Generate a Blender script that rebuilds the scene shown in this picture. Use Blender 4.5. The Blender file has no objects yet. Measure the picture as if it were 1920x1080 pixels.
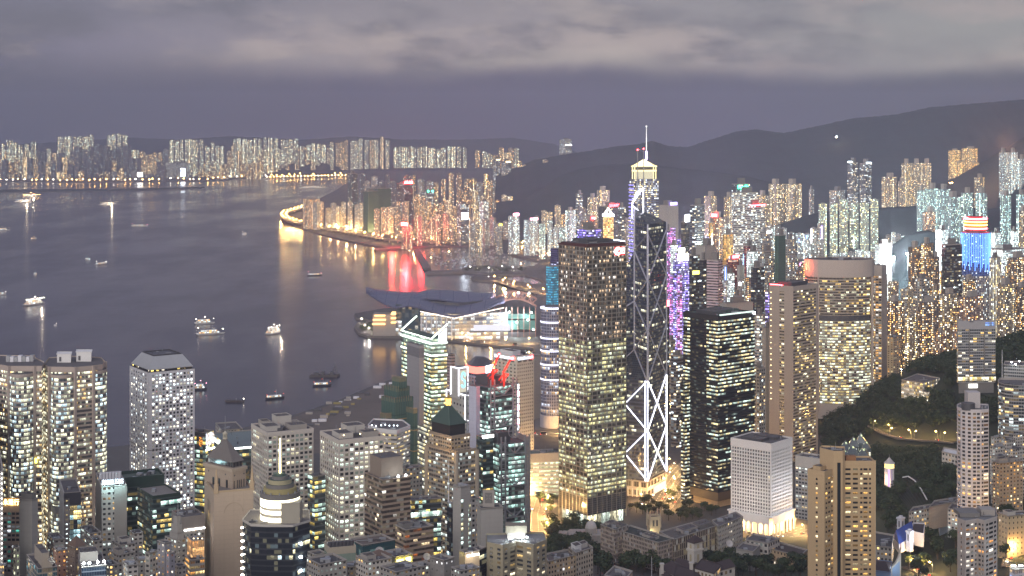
import bpy,math,random
import numpy as np
from mathutils import Vector,noise as mnoise
R=math.radians
SC=bpy.context.scene
COL=SC.collection
rnd=random.Random(7)
# --- camera
F,HZ,CAM=2900.0,235.0,400.0
cd=bpy.data.cameras.new('camera'); co=bpy.data.objects.new('camera',cd); COL.objects.link(co)
co.location=(0,0,CAM); co.rotation_euler=(R(90),0,0)
cd.sensor_width=36; cd.lens=F/1920*36; cd.shift_y=-(540-HZ)/1920
cd.clip_start=5; cd.clip_end=90000
SC.camera=co
SC.render.engine='CYCLES'
cy=SC.cycles
cy.max_bounces=5; cy.diffuse_bounces=2; cy.glossy_bounces=2; cy.transmission_bounces=2; cy.volume_bounces=1; cy.transparent_max_bounces=4
cy.sample_clamp_indirect=12; cy.sample_clamp_direct=0; cy.caustics_reflective=False; cy.caustics_refractive=False
cy.use_denoising=True
try:cy.denoiser='OPENIMAGEDENOISE'; cy.denoising_prefilter='ACCURATE'
except Exception:pass
SC.view_settings.view_transform='Standard'; SC.view_settings.look='None'
SC.view_settings.exposure=0.8; SC.view_settings.gamma=1
def lin(*c):
 return tuple((v/255/12.92 if v/255<.04045 else((v/255+.055)/1.055)**2.4)for v in c)
class NT:
 def __init__(s,t):s.t=t
 def n(s,typ,**kw):
  nd=s.t.nodes.new(typ)
  for k,v in kw.items():
   if k.startswith('i_'):s.put(nd.inputs[k[2:]],v)
   elif k[0]=='i' and k[1:].isdigit():s.put(nd.inputs[int(k[1:])],v)
   else:setattr(nd,k,v)
  return nd
 def put(s,sock,v):
  if isinstance(v,bpy.types.NodeSocket):s.t.links.new(v,sock)
  elif isinstance(v,bpy.types.Node):s.t.links.new(v.outputs[0],sock)
  else:
   if isinstance(v,(tuple,list))and len(v)==3 and len(sock.default_value)==4:v=tuple(v)+(1,)
   sock.default_value=v
 def m(s,op,a,b=0,c=0,clamp=False):
  nd=s.n('ShaderNodeMath',operation=op,use_clamp=clamp); s.put(nd.inputs[0],a); s.put(nd.inputs[1],b); s.put(nd.inputs[2],c); return nd.outputs[0]
 def mix(s,f,a,b):
  nd=s.n('ShaderNodeMix',data_type='RGBA'); s.put(nd.inputs['Factor'],f); s.put(nd.inputs[6],a); s.put(nd.inputs[7],b); return nd.outputs[2]
 def fmix(s,f,a,b):
  nd=s.n('ShaderNodeMix'); s.put(nd.inputs[0],f); s.put(nd.inputs[2],a); s.put(nd.inputs[3],b); return nd.outputs[0]
 def ss(s,x,lo,hi):
  nd=s.n('ShaderNodeMapRange',interpolation_type='SMOOTHSTEP'); s.put(nd.inputs[0],x); s.put(nd.inputs[1],lo); s.put(nd.inputs[2],hi); return nd.outputs[0]
 def noise(s,vec,scale,detail=3,rough=.5):
  nd=s.n('ShaderNodeTexNoise',i_Scale=scale,i_Detail=detail,i_Roughness=rough)
  if vec is not None:s.put(nd.inputs['Vector'],vec)
  return nd
 def scale(s,vec,v):
  nd=s.n('ShaderNodeVectorMath',operation='MULTIPLY'); s.put(nd.inputs[0],vec); nd.inputs[1].default_value=v; return nd.outputs[0]
  # --- overcast dusk sky
SUN_EL,SUN_AZ=15,200
HAZE=7.2e-5
w=bpy.data.worlds.new('World'); SC.world=w; w.use_nodes=True
w.node_tree.nodes.clear(); T=NT(w.node_tree)
gen=T.n('ShaderNodeTexCoord').outputs['Generated']
sep=T.n('ShaderNodeSeparateXYZ',i0=gen); X,Y_,Z=sep.outputs
az=T.m('DIVIDE',X,T.m('MAXIMUM',T.m('ABSOLUTE',Y_),.15))
nz1=T.noise(T.scale(gen,(5,5,15)),1.0,5,.62).outputs[0]
nz2=T.noise(T.scale(gen,(9,9,30)),1.0,6,.62).outputs[0]
nz3=T.noise(T.scale(gen,(8,8,5)),1.0,6,.62).outputs[0]
tl=T.ss(az,-.34,-.02); tr=T.ss(az,-.02,.33)
low=T.mix(tr,T.mix(tl,lin(68,72,94),lin(66,62,102)),lin(48,56,74))
low=T.mix(T.m('MULTIPLY',T.ss(nz2,.35,.7),.3),low,lin(98,92,112))
cl=T.mix(tr,T.mix(tl,lin(128,122,146),lin(172,160,164)),lin(166,164,160))
cl=T.mix(T.m('MULTIPLY',T.ss(nz1,.45,.62),.8),cl,lin(100,96,110))
cl=T.mix(T.m('MULTIPLY',T.ss(nz2,.47,.68),.85),cl,lin(206,188,180))
edge=T.m('ADD',.0318,T.m('ADD',T.m('MULTIPLY',T.m('SUBTRACT',nz3,.5),.030),T.m('MULTIPLY',T.m('SUBTRACT',nz2,.5),.010)))
soft=T.fmix(tl,.016,.0062)
t=T.ss(T.m('DIVIDE',T.m('SUBTRACT',Z,edge),soft),-1.0,1.6)
rim=T.m('MULTIPLY',T.m('MULTIPLY',t,T.m('SUBTRACT',1,T.ss(T.m('SUBTRACT',Z,edge),.002,.022))),T.m('MULTIPLY',T.m('MULTIPLY',tl,T.ss(nz3,.3,.62)),.75))
cl=T.mix(rim,cl,lin(222,208,192))
cl=T.mix(T.m('MULTIPLY',T.ss(Z,.05,.085),.45),cl,lin(100,98,112))
sky=T.mix(t,low,cl)
nish=T.n('ShaderNodeTexSky',sky_type='NISHITA'); nish.sun_disc=False; nish.sun_elevation=R(SUN_EL); nish.sun_rotation=R(SUN_AZ)
up=T.ss(Z,.16,.6)
sky=T.mix(up,sky,(.34,.36,.5))
mixn=T.n('ShaderNodeMix',data_type='RGBA',blend_type='ADD'); T.put(mixn.inputs[0],.012); T.put(mixn.inputs[6],sky); T.put(mixn.inputs[7],nish.outputs[0])
sky=T.mix(T.ss(Z,-.02,-.25),sky,lin(70,66,70))
bg=T.n('ShaderNodeBackground',i_Color=mixn.outputs[2],i_Strength=.56)
T.n('ShaderNodeOutputWorld',i_Surface=bg)
sd=bpy.data.lights.new('sun','SUN'); sd.energy=1.5; sd.angle=R(60); sd.color=(1,.93,.86)
so=bpy.data.objects.new('sun',sd); COL.objects.link(so)
so.rotation_euler=(R(90-SUN_EL),0,R(180-SUN_AZ))
# --- materials
def newmat(name):
 m=bpy.data.materials.new(name); m.use_nodes=True; m.node_tree.nodes.clear(); return m,NT(m.node_tree)
def M(name,c,rough=.75,metal=0,var=.25,sc=.12,spec=.3):
 m,t=newmat(name)
 pos=t.n('ShaderNodeNewGeometry').outputs['Position']
 a=t.noise(pos,sc,4,.6).outputs[0]; b=t.noise(t.scale(pos,(1,1,.12)),sc*6,3,.6).outputs[0]
 k=t.m('ADD',1-var*.5,t.m('MULTIPLY',t.m('ADD',t.m('MULTIPLY',a,.65),t.m('MULTIPLY',b,.35)),var))
 v=t.n('ShaderNodeVectorMath',operation='SCALE'); t.put(v.inputs[0],tuple(c)); t.put(v.inputs['Scale'],k)
 p=t.n('ShaderNodeBsdfPrincipled',i_Roughness=rough,i_Metallic=metal); t.put(p.inputs['Base Color'],v.outputs[0]); p.inputs['Specular IOR Level'].default_value=spec
 t.n('ShaderNodeOutputMaterial',i_Surface=p); return m
def E(name,c,s,light=False):
 m,t=newmat(name); e=t.n('ShaderNodeEmission',i_Color=c,i_Strength=s); t.n('ShaderNodeOutputMaterial',i_Surface=e)
 m.cycles.emission_sampling='FRONT' if light else 'NONE'
 return m
 # one shared group: walls with a grid of windows, some of them lit, laid out on the wall's own bays and storeys
def facade_group():
 g=bpy.data.node_groups.new('facade','ShaderNodeTree'); t=NT(g)
 def inp(n,ty,d):
  s=g.interface.new_socket(n,in_out='INPUT',socket_type=ty); s.default_value=d
 for n,d in(('Wall',(.4,.38,.35,1)),('Glass',(.03,.04,.05,1)),('TintA',(1,.8,.5,1)),('TintB',(.8,1,.95,1))):inp(n,'NodeSocketColor',d)
 for n,d in(('W',.6),('H',.5),('Lit',.4),('Row',.5),('Em',1.2),('Round',0),('Mull',0),('Fine',1),('Wobble',.03),('Dirt',.3),('Warm',.5),('GRough',.12),('Stripe',0)):inp(n,'NodeSocketFloat',d)
 g.interface.new_socket('BSDF',in_out='OUTPUT',socket_type='NodeSocketShader')
 gi=t.n('NodeGroupInput').outputs; I={s.name:s for s in gi}
 uv=t.n('ShaderNodeUVMap'); sp=t.n('ShaderNodeSeparateXYZ',i0=uv.outputs[0]); u,v,_=sp.outputs
 cu,cv=t.m('FLOOR',u),t.m('FLOOR',v); fu,fv=t.m('SUBTRACT',u,cu),t.m('SUBTRACT',v,cv)
 du,dv=t.m('ABSOLUTE',t.m('SUBTRACT',fu,.5)),t.m('ABSOLUTE',t.m('SUBTRACT',fv,.5))
 rect=t.m('MULTIPLY',t.m('LESS_THAN',du,t.m('MULTIPLY',I['W'],.5)),t.m('LESS_THAN',dv,t.m('MULTIPLY',I['H'],.5)))
 rad=t.m('LESS_THAN',t.m('ADD',t.m('MULTIPLY',du,du),t.m('MULTIPLY',dv,dv)),t.m('MULTIPLY',t.m('MULTIPLY',I['W'],I['W']),.25))
 mask=t.fmix(I['Round'],rect,rad)
 mull=t.m('LESS_THAN',t.m('ABSOLUTE',t.m('SUBTRACT',t.m('FRACT',t.m('MULTIPLY',fu,t.m('MAXIMUM',I['Mull'],1))),.5)),.43)
 mask=t.m('MULTIPLY',mask,t.m('MAXIMUM',mull,t.m('LESS_THAN',I['Mull'],.5)))
 def wn(a,b):
  c=t.n('ShaderNodeCombineXYZ'); t.put(c.inputs[0],a); t.put(c.inputs[1],b)
  return t.n('ShaderNodeTexWhiteNoise',noise_dimensions='2D',i_Vector=c.outputs[0])
 w1=wn(cu,cv); w2=wn(t.m('ADD',t.m('FLOOR',t.m('DIVIDE',u,6)),77),cv); w3=wn(t.m('ADD',t.m('FLOOR',t.m('DIVIDE',u,40)),991),cv)
 row=t.m('ADD',t.m('MULTIPLY',w2.outputs[0],.6),t.m('MULTIPLY',w3.outputs[0],.4))
 lv=t.fmix(I['Row'],w1.outputs[0],row)
 stp=t.m('GREATER_THAN',wn(t.m('ADD',cu,.31),5003.5).outputs[0],t.m('SUBTRACT',1,I['Stripe']))
 lit=t.m('MAXIMUM',t.m('LESS_THAN',lv,I['Lit']),stp)
 csep=t.n('ShaderNodeSeparateColor',i0=w1.outputs[1])
 tint=t.mix(t.m('LESS_THAN',csep.outputs[1],I['Warm']),I['TintB'],I['TintA'])
 inner=t.noise(t.n('ShaderNodeVectorMath',operation='MULTIPLY',i0=uv.outputs[0],i1=(5,4,1)).outputs[0],1.0,2,.6).outputs[0]
 inner=t.fmix(I['Fine'],1.0,t.m('MULTIPLY',t.ss(inner,.3,.66),1.5))
 ceil=t.fmix(I['Fine'],1.0,t.m('ADD',.55,t.m('MULTIPLY',t.ss(fv,.3,.75),.75)))
 br=t.m('MULTIPLY',t.m('MULTIPLY',inner,ceil),t.m('ADD',.22,t.m('MULTIPLY',t.m('POWER',csep.outputs[2],1.7),1.45)))
 em=t.m('MULTIPLY',t.m('MULTIPLY',t.m('MULTIPLY',mask,lit),br),t.m('MULTIPLY',I['Em'],.88))
 dimin=t.m('MULTIPLY',t.m('MULTIPLY',t.m('SUBTRACT',1,lit),mask),t.m('MULTIPLY',t.m('GREATER_THAN',w1.outputs[0],.8),t.m('MULTIPLY',I['Em'],.07)))
 em=t.m('ADD',em,dimin)
 pos=t.n('ShaderNodeNewGeometry').outputs
 d=t.m('ADD',t.m('MULTIPLY',t.noise(t.scale(pos['Position'],(.9,.9,.07)),.35,4,.65).outputs[0],.6),t.m('MULTIPLY',t.noise(pos['Position'],.03,3).outputs[0],.4))
 k=t.m('ADD',t.m('SUBTRACT',1,t.m('MULTIPLY',I['Dirt'],.5)),t.m('MULTIPLY',d,I['Dirt']))
 joint=t.m('MULTIPLY',t.m('GREATER_THAN',fv,.06),t.m('GREATER_THAN',fu,.04))
 k=t.m('MULTIPLY',k,t.fmix(joint,.86,1.0))
 wall=t.n('ShaderNodeVectorMath',operation='SCALE'); t.put(wall.inputs[0],I['Wall']); t.put(wall.inputs['Scale'],k)
 base=t.mix(mask,wall.outputs[0],I['Glass'])
 wob=t.n('ShaderNodeVectorMath',operation='SUBTRACT',i0=w1.outputs[1],i1=(.5,.5,.5))
 wob2=t.n('ShaderNodeVectorMath',operation='SCALE'); t.put(wob2.inputs[0],wob.outputs[0]); t.put(wob2.inputs['Scale'],t.m('MULTIPLY',I['Wobble'],mask))
 nrm=t.n('ShaderNodeVectorMath',operation='ADD',i0=pos['Normal'],i1=wob2.outputs[0]); nn=t.n('ShaderNodeVectorMath',operation='NORMALIZE',i0=nrm.outputs[0])
 p=t.n('ShaderNodeBsdfPrincipled'); t.put(p.inputs['Base Color'],base); t.put(p.inputs['Roughness'],t.fmix(mask,.75,I['GRough']))
 t.put(p.inputs['Specular IOR Level'],t.fmix(mask,.25,.7)); t.put(p.inputs['Normal'],nn.outputs[0])
 t.put(p.inputs['Emission Color'],tint); t.put(p.inputs['Emission Strength'],em)
 t.n('NodeGroupOutput',i0=p); return g
FG=facade_group()
WARM,COOL,WHITE,AMBER,TEAL=(1,.78,.45),(.78,1,.95),(1,.93,.8),(1,.6,.25),(.6,1,.9)
def FM(name,wall,glass=(.03,.04,.05),A=WARM,B=WHITE,**kw):
 m,t=newmat(name); g=t.n('ShaderNodeGroup'); g.node_tree=FG
 for k,v in dict(Wall=tuple(wall)+(1,),Glass=tuple(glass)+(1,),TintA=tuple(c**1.75 for c in A)+(1,),TintB=tuple(c**1.6 for c in B)+(1,),**kw).items():g.inputs[k].default_value=v
 t.n('ShaderNodeOutputMaterial',i_Surface=g); m.cycles.emission_sampling='NONE'; return m
 # --- mesh and scene helpers
def P(px,py,Y):return((px-960)/F*Y,Y,CAM-(py-HZ)/F*Y)
def PX(px,Y):return(px-960)/F*Y
def ZT(py,Y):return CAM-(py-HZ)/F*Y
def G(px,py,z=0.0):Y=(CAM-z)*F/(py-HZ); return((px-960)/F*Y,Y,z)
def tag(o,label=None,cat=None,group=None,kind=None):
 for k,v in(('label',label),('category',cat),('group',group),('kind',kind)):
  if v:o[k]=v
 return o
def thing(name,label,cat,loc=(0,0,0),group=None):
 o=bpy.data.objects.new(name,None); COL.objects.link(o); o.location=loc; o.empty_display_size=5
 return tag(o,label,cat,group)
seed_ct=[0]
class MB:
 def __init__(s):s.v,s.f,s.uv,s.mi=[],[],[],[]
 def poly(s,pts,m=0,uv=None):
  n=len(s.v); s.v+=[tuple(p)for p in pts]; s.f.append(tuple(range(n,n+len(pts)))); s.mi.append(m)
  s.uv+=uv if uv else[(0,0)]*len(pts)
 def box(s,x0,x1,y0,y1,z0,z1,m=0):s.prism([(x0,y0),(x1,y0),(x1,y1),(x0,y1)],z0,z1,m,m)
 def prism(s,pg,z0,z1,m=0,mc=None,bw=0,fh=0,top=None,bottom=False):
  n=len(pg); seed_ct[0]+=1
  z1s=z1 if isinstance(z1,(list,tuple))else[z1]*n
  for i in range(n):
   a,b=pg[i],pg[(i+1)%n]; j=(i+1)%n; L=math.hypot(b[0]-a[0],b[1]-a[1])
   if bw:
    nb=max(1,round(L/bw)); us=(seed_ct[0]*211+i*53)%3000; zt=max(z1s); nf=max(1,round((zt-z0)/fh)); vs=(seed_ct[0]*37)%1500
    vv=lambda z:vs+(z-z0)/(zt-z0)*nf
    uv=[(us,vs),(us+nb,vs),(us+nb,vv(z1s[j])),(us,vv(z1s[i]))]
   else:uv=None
   s.poly([(a[0],a[1],z0),(b[0],b[1],z0),(b[0],b[1],z1s[j]),(a[0],a[1],z1s[i])],m,uv)
  if mc is not None:s.poly([(p[0],p[1],z)for p,z in zip(pg,z1s)],mc)
  if bottom:s.poly([(p[0],p[1],z0)for p in reversed(pg)],m)
 def beam(s,p,q,w,h=None,m=0):
  p,q=Vector(p),Vector(q); d=(q-p).normalized(); up=Vector((0,0,1))if abs(d.z)<.95 else Vector((0,1,0))
  a=d.cross(up).normalized()*(w/2); b=a.cross(d).normalized()*((h or w)/2)
  c=[p+a+b,p-a+b,p-a-b,p+a-b]; e=[x+(q-p)for x in c]
  for i in range(4):j=(i+1)%4; s.poly([c[i],c[j],e[j],e[i]],m)
  s.poly(list(reversed(c)),m); s.poly(e,m)
 def cyl(s,x,y,z0,z1,r0,r1=None,n=16,m=0,mc=None,bw=0,fh=0):
  r1=r0 if r1 is None else r1
  us=seed_ct[0]*17%999; seed_ct[0]+=1; nb=max(1,round(2*math.pi*r0/bw))if bw else 1; nf=max(1,round((z1-z0)/fh))if fh else 1
  for i in range(n):
   a,b=2*math.pi*i/n,2*math.pi*(i+1)/n
   uv=[(us+nb*i/n,us),(us+nb*(i+1)/n,us),(us+nb*(i+1)/n,us+nf),(us+nb*i/n,us+nf)]if bw else None
   s.poly([(x+r0*math.cos(a),y+r0*math.sin(a),z0),(x+r0*math.cos(b),y+r0*math.sin(b),z0),(x+r1*math.cos(b),y+r1*math.sin(b),z1),(x+r1*math.cos(a),y+r1*math.sin(a),z1)],m,uv)
  if mc is not None and r1>0:s.poly([(x+r1*math.cos(2*math.pi*i/n),y+r1*math.sin(2*math.pi*i/n),z1)for i in range(n)],mc)
 def ring(s,pg,z0,z1,t,m=0):
  o=offset(pg,t)if t>0 else pg; i_=pg if t>0 else offset(pg,t); n=len(pg)
  for k in range(n):
   j=(k+1)%n
   s.poly([(*o[k],z0),(*o[j],z0),(*o[j],z1),(*o[k],z1)],m); s.poly([(*i_[j],z0),(*i_[k],z0),(*i_[k],z1),(*i_[j],z1)],m)
   s.poly([(*o[k],z1),(*o[j],z1),(*i_[j],z1),(*i_[k],z1)],m); s.poly([(*o[j],z0),(*o[k],z0),(*i_[k],z0),(*i_[j],z0)],m)
 def pyramid(s,pg,z0,z1,top=0.0,m=0,mc=None):
  cx=sum(p[0]for p in pg)/len(pg); cy_=sum(p[1]for p in pg)/len(pg)
  t=[(cx+(p[0]-cx)*top,cy_+(p[1]-cy_)*top)for p in pg]; n=len(pg)
  for i in range(n):
   j=(i+1)%n
   if top:s.poly([(*pg[i],z0),(*pg[j],z0),(*t[j],z1),(*t[i],z1)],m)
   else:s.poly([(*pg[i],z0),(*pg[j],z0),(cx,cy_,z1)],m)
  if top:s.poly([(*p,z1)for p in t],mc if mc is not None else m)
 def sphere(s,c,r,n=10,m=0,sq=1.0,lo=-1.0):
  k=n//2
  for j in range(k):
   a,b=math.asin(max(-1,lo+(1-lo)*j/k)),math.asin(lo+(1-lo)*(j+1)/k)
   for i in range(n):
    u,v=2*math.pi*i/n,2*math.pi*(i+1)/n
    q=lambda t,h:(c[0]+r*math.cos(h)*math.cos(t),c[1]+r*math.cos(h)*math.sin(t),c[2]+r*sq*math.sin(h))
    s.poly([q(u,a),q(v,a),q(v,b),q(u,b)],m)
 def build(s,name,mats,parent=None,smooth=False,origin=None):
  me=bpy.data.meshes.new(name)
  o0=parent.get('_w',None)if parent is not None else None
  base=Vector(o0)if o0 is not None else(Vector(origin)if origin is not None else Vector((0,0,0)))
  me.from_pydata([Vector(p)-base for p in s.v],[],s.f)
  ul=me.uv_layers.new(name='UVMap'); ul.data.foreach_set('uv',[c for p in s.uv for c in p])
  for m in(mats if isinstance(mats,(list,tuple))else[mats]):me.materials.append(m)
  me.polygons.foreach_set('material_index',s.mi)
  if smooth:me.polygons.foreach_set('use_smooth',[True]*len(s.f))
  me.update()
  o=bpy.data.objects.new(name,me); COL.objects.link(o)
  if parent is not None:o.parent=parent; o['_w']=list(base)
  elif origin is not None:o.location=base
  return o
def root(name,label,cat,loc,group=None):
 o=thing(name,label,cat,loc,group); o['_w']=list(loc); return o
def offset(pg,d):
 n=len(pg); out=[]
 for i in range(n):
  a,b,c=Vector(pg[i-1]),Vector(pg[i]),Vector(pg[(i+1)%n])
  e1,e2=(b-a).normalized(),(c-b).normalized(); n1,n2=Vector((e1.y,-e1.x)),Vector((e2.y,-e2.x))
  k=n1+n2; L=k.length
  out.append(tuple(b+n1*d)if L<1e-4 else tuple(b+k*(d/max(.35,(L*L/2)))))
 return out
def rect(xl,xc,xr,Y,th):
 th=R(th); c,s=math.cos(th),math.sin(th); Xc=PX(xc,Y); l,r=(xl-960)/F,(xr-960)/F
 W1=(Xc-l*Y)/(c+l*s); W2=(r*Y-Xc)/(s-r*c)
 A,B=(-c*W1,s*W1),(s*W2,c*W2)
 return[(Xc,Y),(Xc+B[0],Y+B[1]),(Xc+A[0]+B[0],Y+A[1]+B[1]),(Xc+A[0],Y+A[1])]
def front(xl,xr,Y,dep):a,b=PX(xl,Y),PX(xr,Y); return[(a,Y),(b,Y),(b,Y+dep),(a,Y+dep)]
def lerp(a,b,t):return tuple(x+(y-x)*t for x,y in zip(a,b))
def inquad(q,u,v):return lerp(lerp(q[0],q[1],u),lerp(q[3],q[2],u),v)
def sub(q,u0,u1,v0,v1):return[inquad(q,u0,v0),inquad(q,u1,v0),inquad(q,u1,v1),inquad(q,u0,v1)]
def cen(pg):return(sum(p[0]for p in pg)/len(pg),sum(p[1]for p in pg)/len(pg))
def smooth01(x,a,b):t=max(0,min(1,(x-a)/(b-a))); return t*t*(3-2*t)
LAMPK=1.5
# --- shared materials
conc=M('concrete',(.36,.33,.30)); conc_l=M('pale concrete',(.5,.47,.43)); conc_d=M('dark concrete',(.2,.19,.18)); tanm=M('tan render',(.46,.35,.23))
white=M('white render',(.72,.71,.7),.6); roofm=M('roof felt',(.13,.12,.12),.9,var=.7,sc=.25); roof_g=M('green roof',(.09,.12,.1),.9,var=.6,sc=.2)
metal=M('grey metal',(.32,.33,.35),.45,.3); dmetal=M('dark metal',(.1,.1,.11),.5,.3); wmetal=M('white metal',(.7,.7,.74),.4)
asph=M('asphalt',(.055,.055,.06),.85,var=.4,sc=.05); pave=M('paving',(.22,.2,.18),.85,var=.4,sc=.08); earth=M('bare earth',(.15,.125,.105),.95,var=1.0,sc=.02)
landm=M('city ground',(.10,.095,.09),.9,var=.8,sc=.02); rockm=M('seawall stone',(.16,.145,.13),.9,var=.6,sc=.1)
woodm=M('wooded ground',(.028,.036,.02),.95,var=.9,sc=.03); hillm=M('hill woodland',(.034,.049,.06),.95,var=1.5,sc=.012)
leaf1=M('leaves',(.035,.055,.024),.7,var=.9,sc=.15); leaf2=M('pale leaves',(.055,.075,.028),.7,var=.9,sc=.15); barkm=M('bark',(.07,.055,.04),.9)
tile_d=M('dark roof tile',(.06,.045,.045),.8,var=.5,sc=.3); coppr=M('green copper',(.1,.15,.125),.6); redm=M('red paint',(.45,.05,.03),.5); blue_t=M('blue roof sheet',(.03,.07,.3),.5)
yelm=M('yellow paint',(.6,.4,.05),.5); netm=M('green netting',(.045,.11,.095),.9,var=.8,sc=.05); bamboo=M('bamboo',(.42,.3,.16),.8)
glassd=M('dark glass',(.02,.025,.03),.1,spec=.7); purple_m=M('violet paint',(.16,.13,.4),.6)
e_white=E('white light',(1,.97,.92),9,True); e_cool=E('cool light',(.75,.9,1),5); e_warm=E('warm light',(1,.75,.38),4.5); e_sod=E('sodium lamp',(1,.52,.14),60,True); e_lamp=E('white lamp',(1,.9,.75),30,True)
e_red=E('red neon',(1,.04,.05),22,True); e_pink=E('pink neon',(1,.35,.5),14,True); e_green=E('green neon',(.05,1,.45),12,True); e_blue=E('blue neon',(.25,.3,1),9); e_gold=E('gold sign',(1,.6,.14),5); e_yel=E('yellow sign',(1,.85,.12),4)
e_line=E('white light tube',(.88,.88,1),3.2); e_viol=E('violet light',(.45,.35,1),4); e_flood=E('floodlight',(.9,1,1),40,True); e_scr=E('lit screen',(.8,.88,1),9,True); e_orange=E('orange neon',(1,.35,.06),10); e_teal=E('teal light',(.2,.9,.8),2)
e_tail=E('tail lamp',(1,.05,.02),8); e_head=E('head lamp',(1,.95,.8),12); e_redwash=E('red light band',(1,.16,.12),2.2)
def lamp(name,loc,power,color,radius=3,parent=None):
 power*=LAMPK
 d=bpy.data.lights.new(name,'POINT'); d.energy=power; d.color=color; d.shadow_soft_size=radius
 o=bpy.data.objects.new(name,d); COL.objects.link(o)
 if parent is not None:o.parent=parent; b=Vector(parent['_w']); o.location=Vector(loc)-b
 else:o.location=loc
 return o
def text(body,org,along,h,mat,parent,depth=.4,name='lettering',width=None):
 c=bpy.data.curves.new(name,'FONT'); c.body=body; c.size=h/.72; c.extrude=depth/2; c.resolution_u=2
 t_=bpy.data.objects.new('tmp',c); me=bpy.data.meshes.new_from_object(t_); me.name=name; me.materials.clear(); me.materials.append(mat)
 bpy.data.objects.remove(t_); bpy.data.curves.remove(c)
 o=bpy.data.objects.new(name,me); COL.objects.link(o)
 o.rotation_euler=(R(90),0,math.atan2(along[1],along[0])); o.parent=parent; o.location=Vector(org)-Vector(parent['_w'])
 if width:xs=[v.co.x for v in me.vertices]; o.scale.x=width/max(.1,max(xs))
 return o
 # --- harbour, land and hills
def struct(o):o['kind']='structure'; return o
mt,t=newmat('harbour water')
pos=t.n('ShaderNodeNewGeometry').outputs['Position']
nb=t.noise(t.scale(pos,(.0032,.0011,1)),1.0,5,.62).outputs[0]; nf=t.noise(t.scale(pos,(.010,.022,1)),1.0,4,.6)
bump=t.n('ShaderNodeBump',i_Strength=.06,i_Distance=6.0); t.put(bump.inputs['Height'],nf.outputs[0])
pr=t.n('ShaderNodeBsdfPrincipled'); t.put(pr.inputs['Base Color'],(.026,.027,.046)); t.put(pr.inputs['Roughness'],t.fmix(t.ss(nb,.35,.65),.13,.26)); t.put(pr.inputs['Normal'],bump.outputs[0]); pr.inputs['IOR'].default_value=1.33
t.n('ShaderNodeOutputMaterial',i_Surface=pr)
mb=MB(); mb.poly([(-15000,300,0),(15000,300,0),(15000,24000,0),(-15000,24000,0)]); struct(mb.build('harbour_water',mt))
def slab(name,pix,z,mat,pts3=None,depth=6,side=None):
 pts=pts3 or[G(x,y,z)for x,y in pix]
 A=sum(p[0]*q[1]-q[0]*p[1]for p,q in zip(pts,pts[1:]+pts[:1]))
 if A<0:pts=pts[::-1]
 m=MB(); m.poly([(p[0],p[1],z)for p in pts],0)
 m.prism([(p[0],p[1])for p in pts],-depth,z,1); o=m.build(name,[mat,side or rockm]); return struct(o)
LZ=4.0
coast=[(-900,880),(0,862),(150,848),(210,838),(330,822),(420,810),(475,798),(560,775),(640,748),(690,727),(745,706),(762,712),(830,694),(930,674),(1006,662),(1000,652),(930,647),(840,637),(800,634),(752,631),(690,630),(672,624),(664,612),(672,604),(700,601),(668,596),(664,588),(690,583),(760,572),(935,560),(1000,556),(1018,548),(1000,541),(960,533),(925,527),(888,524),(882,519),(895,516),(930,520),(1000,532),(1022,531),(1012,522),(985,515),(935,514),(868,510),(866,502),(885,498),(1000,499),(1012,490),(960,478),(950,466),(900,460),(830,461),(785,464),(740,466),(690,458),(640,448),(590,436),(555,425),(534,414),(527,404),(536,396),(564,394),(596,374),(634,354),(650,343)]
pts=[G(x,y,LZ)for x,y in coast]+[(-1240,12300,LZ),(-1300,23600,LZ),(12000,23600,LZ),(12000,700,LZ),(-2500,700,LZ)]
slab('ground',None,LZ,landm,pts)
kow=[(-300,345),(0,341),(120,342),(280,341),(330,339),(372,341),(440,336),(488,333),(560,331),(650,328.5)]
slab('kowloon_ground',None,LZ,landm,[G(x,y,LZ)for x,y in kow]+[(-1380,12400,LZ),(-1400,23600,LZ),(-14000,23600,LZ)])
slab('old_runway',[(-250,357),(0,355.5),(200,354),(360,350.5),(384,350),(372,353),(200,358.5),(0,360.5),(-250,362)],LZ,M('runway grass',(.05,.055,.045),.95))
# breakwaters of the typhoon shelter
slab('breakwater_ground',[(776,467),(786,466),(808,502),(794,504)],5,rockm)
slab('breakwater_ground',[(800,508),(866,505),(870,510),(800,512)],5,rockm)
slab('breakwater_ground',[(700,466.5),(758,462),(762,463.5),(705,468.5)],5,rockm)
TAB_L=[(600,190),(800,130),(1000,84),(1150,54),(1300,30),(1400,12),(1500,3.5),(9000,3.5)]
TAB_R=[(600,190),(800,140),(1000,96),(1200,70),(1400,56),(1550,64),(1750,94),(1950,102),(2100,74),(2250,34),(2400,14),(2600,3.5),(9000,3.5)]
def tab(T_,y):
 for(a,u),(b,v)in zip(T_,T_[1:]):
  if y<=b:s=(y-a)/(b-a); s=s*s*(3-2*s)*.5+s*.5; return u+(v-u)*max(0,s)
 return T_[-1][1]
def ground(x,y):
 k=smooth01(x,285,420); far=smooth01(y,1480,1620)
 k2=smooth01(x,375,560); kk=k*(1-far)+k2*far
 kk*=1 if y<1500 or x<560 else 1+.42*smooth01(x,540,720)
 return max(3.5,tab(TAB_L,y)+(tab(TAB_R,y)-tab(TAB_L,y))*kk)
def grid(name,xs,ys,zf,mat,drop=True):
 m=MB(); nx=len(xs)
 me_v=[(x,y,zf(x,y))for y in ys for x in xs]
 m.v=me_v
 for j in range(len(ys)-1):
  for i in range(nx-1):
   m.f.append((j*nx+i,j*nx+i+1,(j+1)*nx+i+1,(j+1)*nx+i)); m.mi.append(0); m.uv+=[(0,0)]*4
 return struct(m.build(name,mat,smooth=True))
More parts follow.
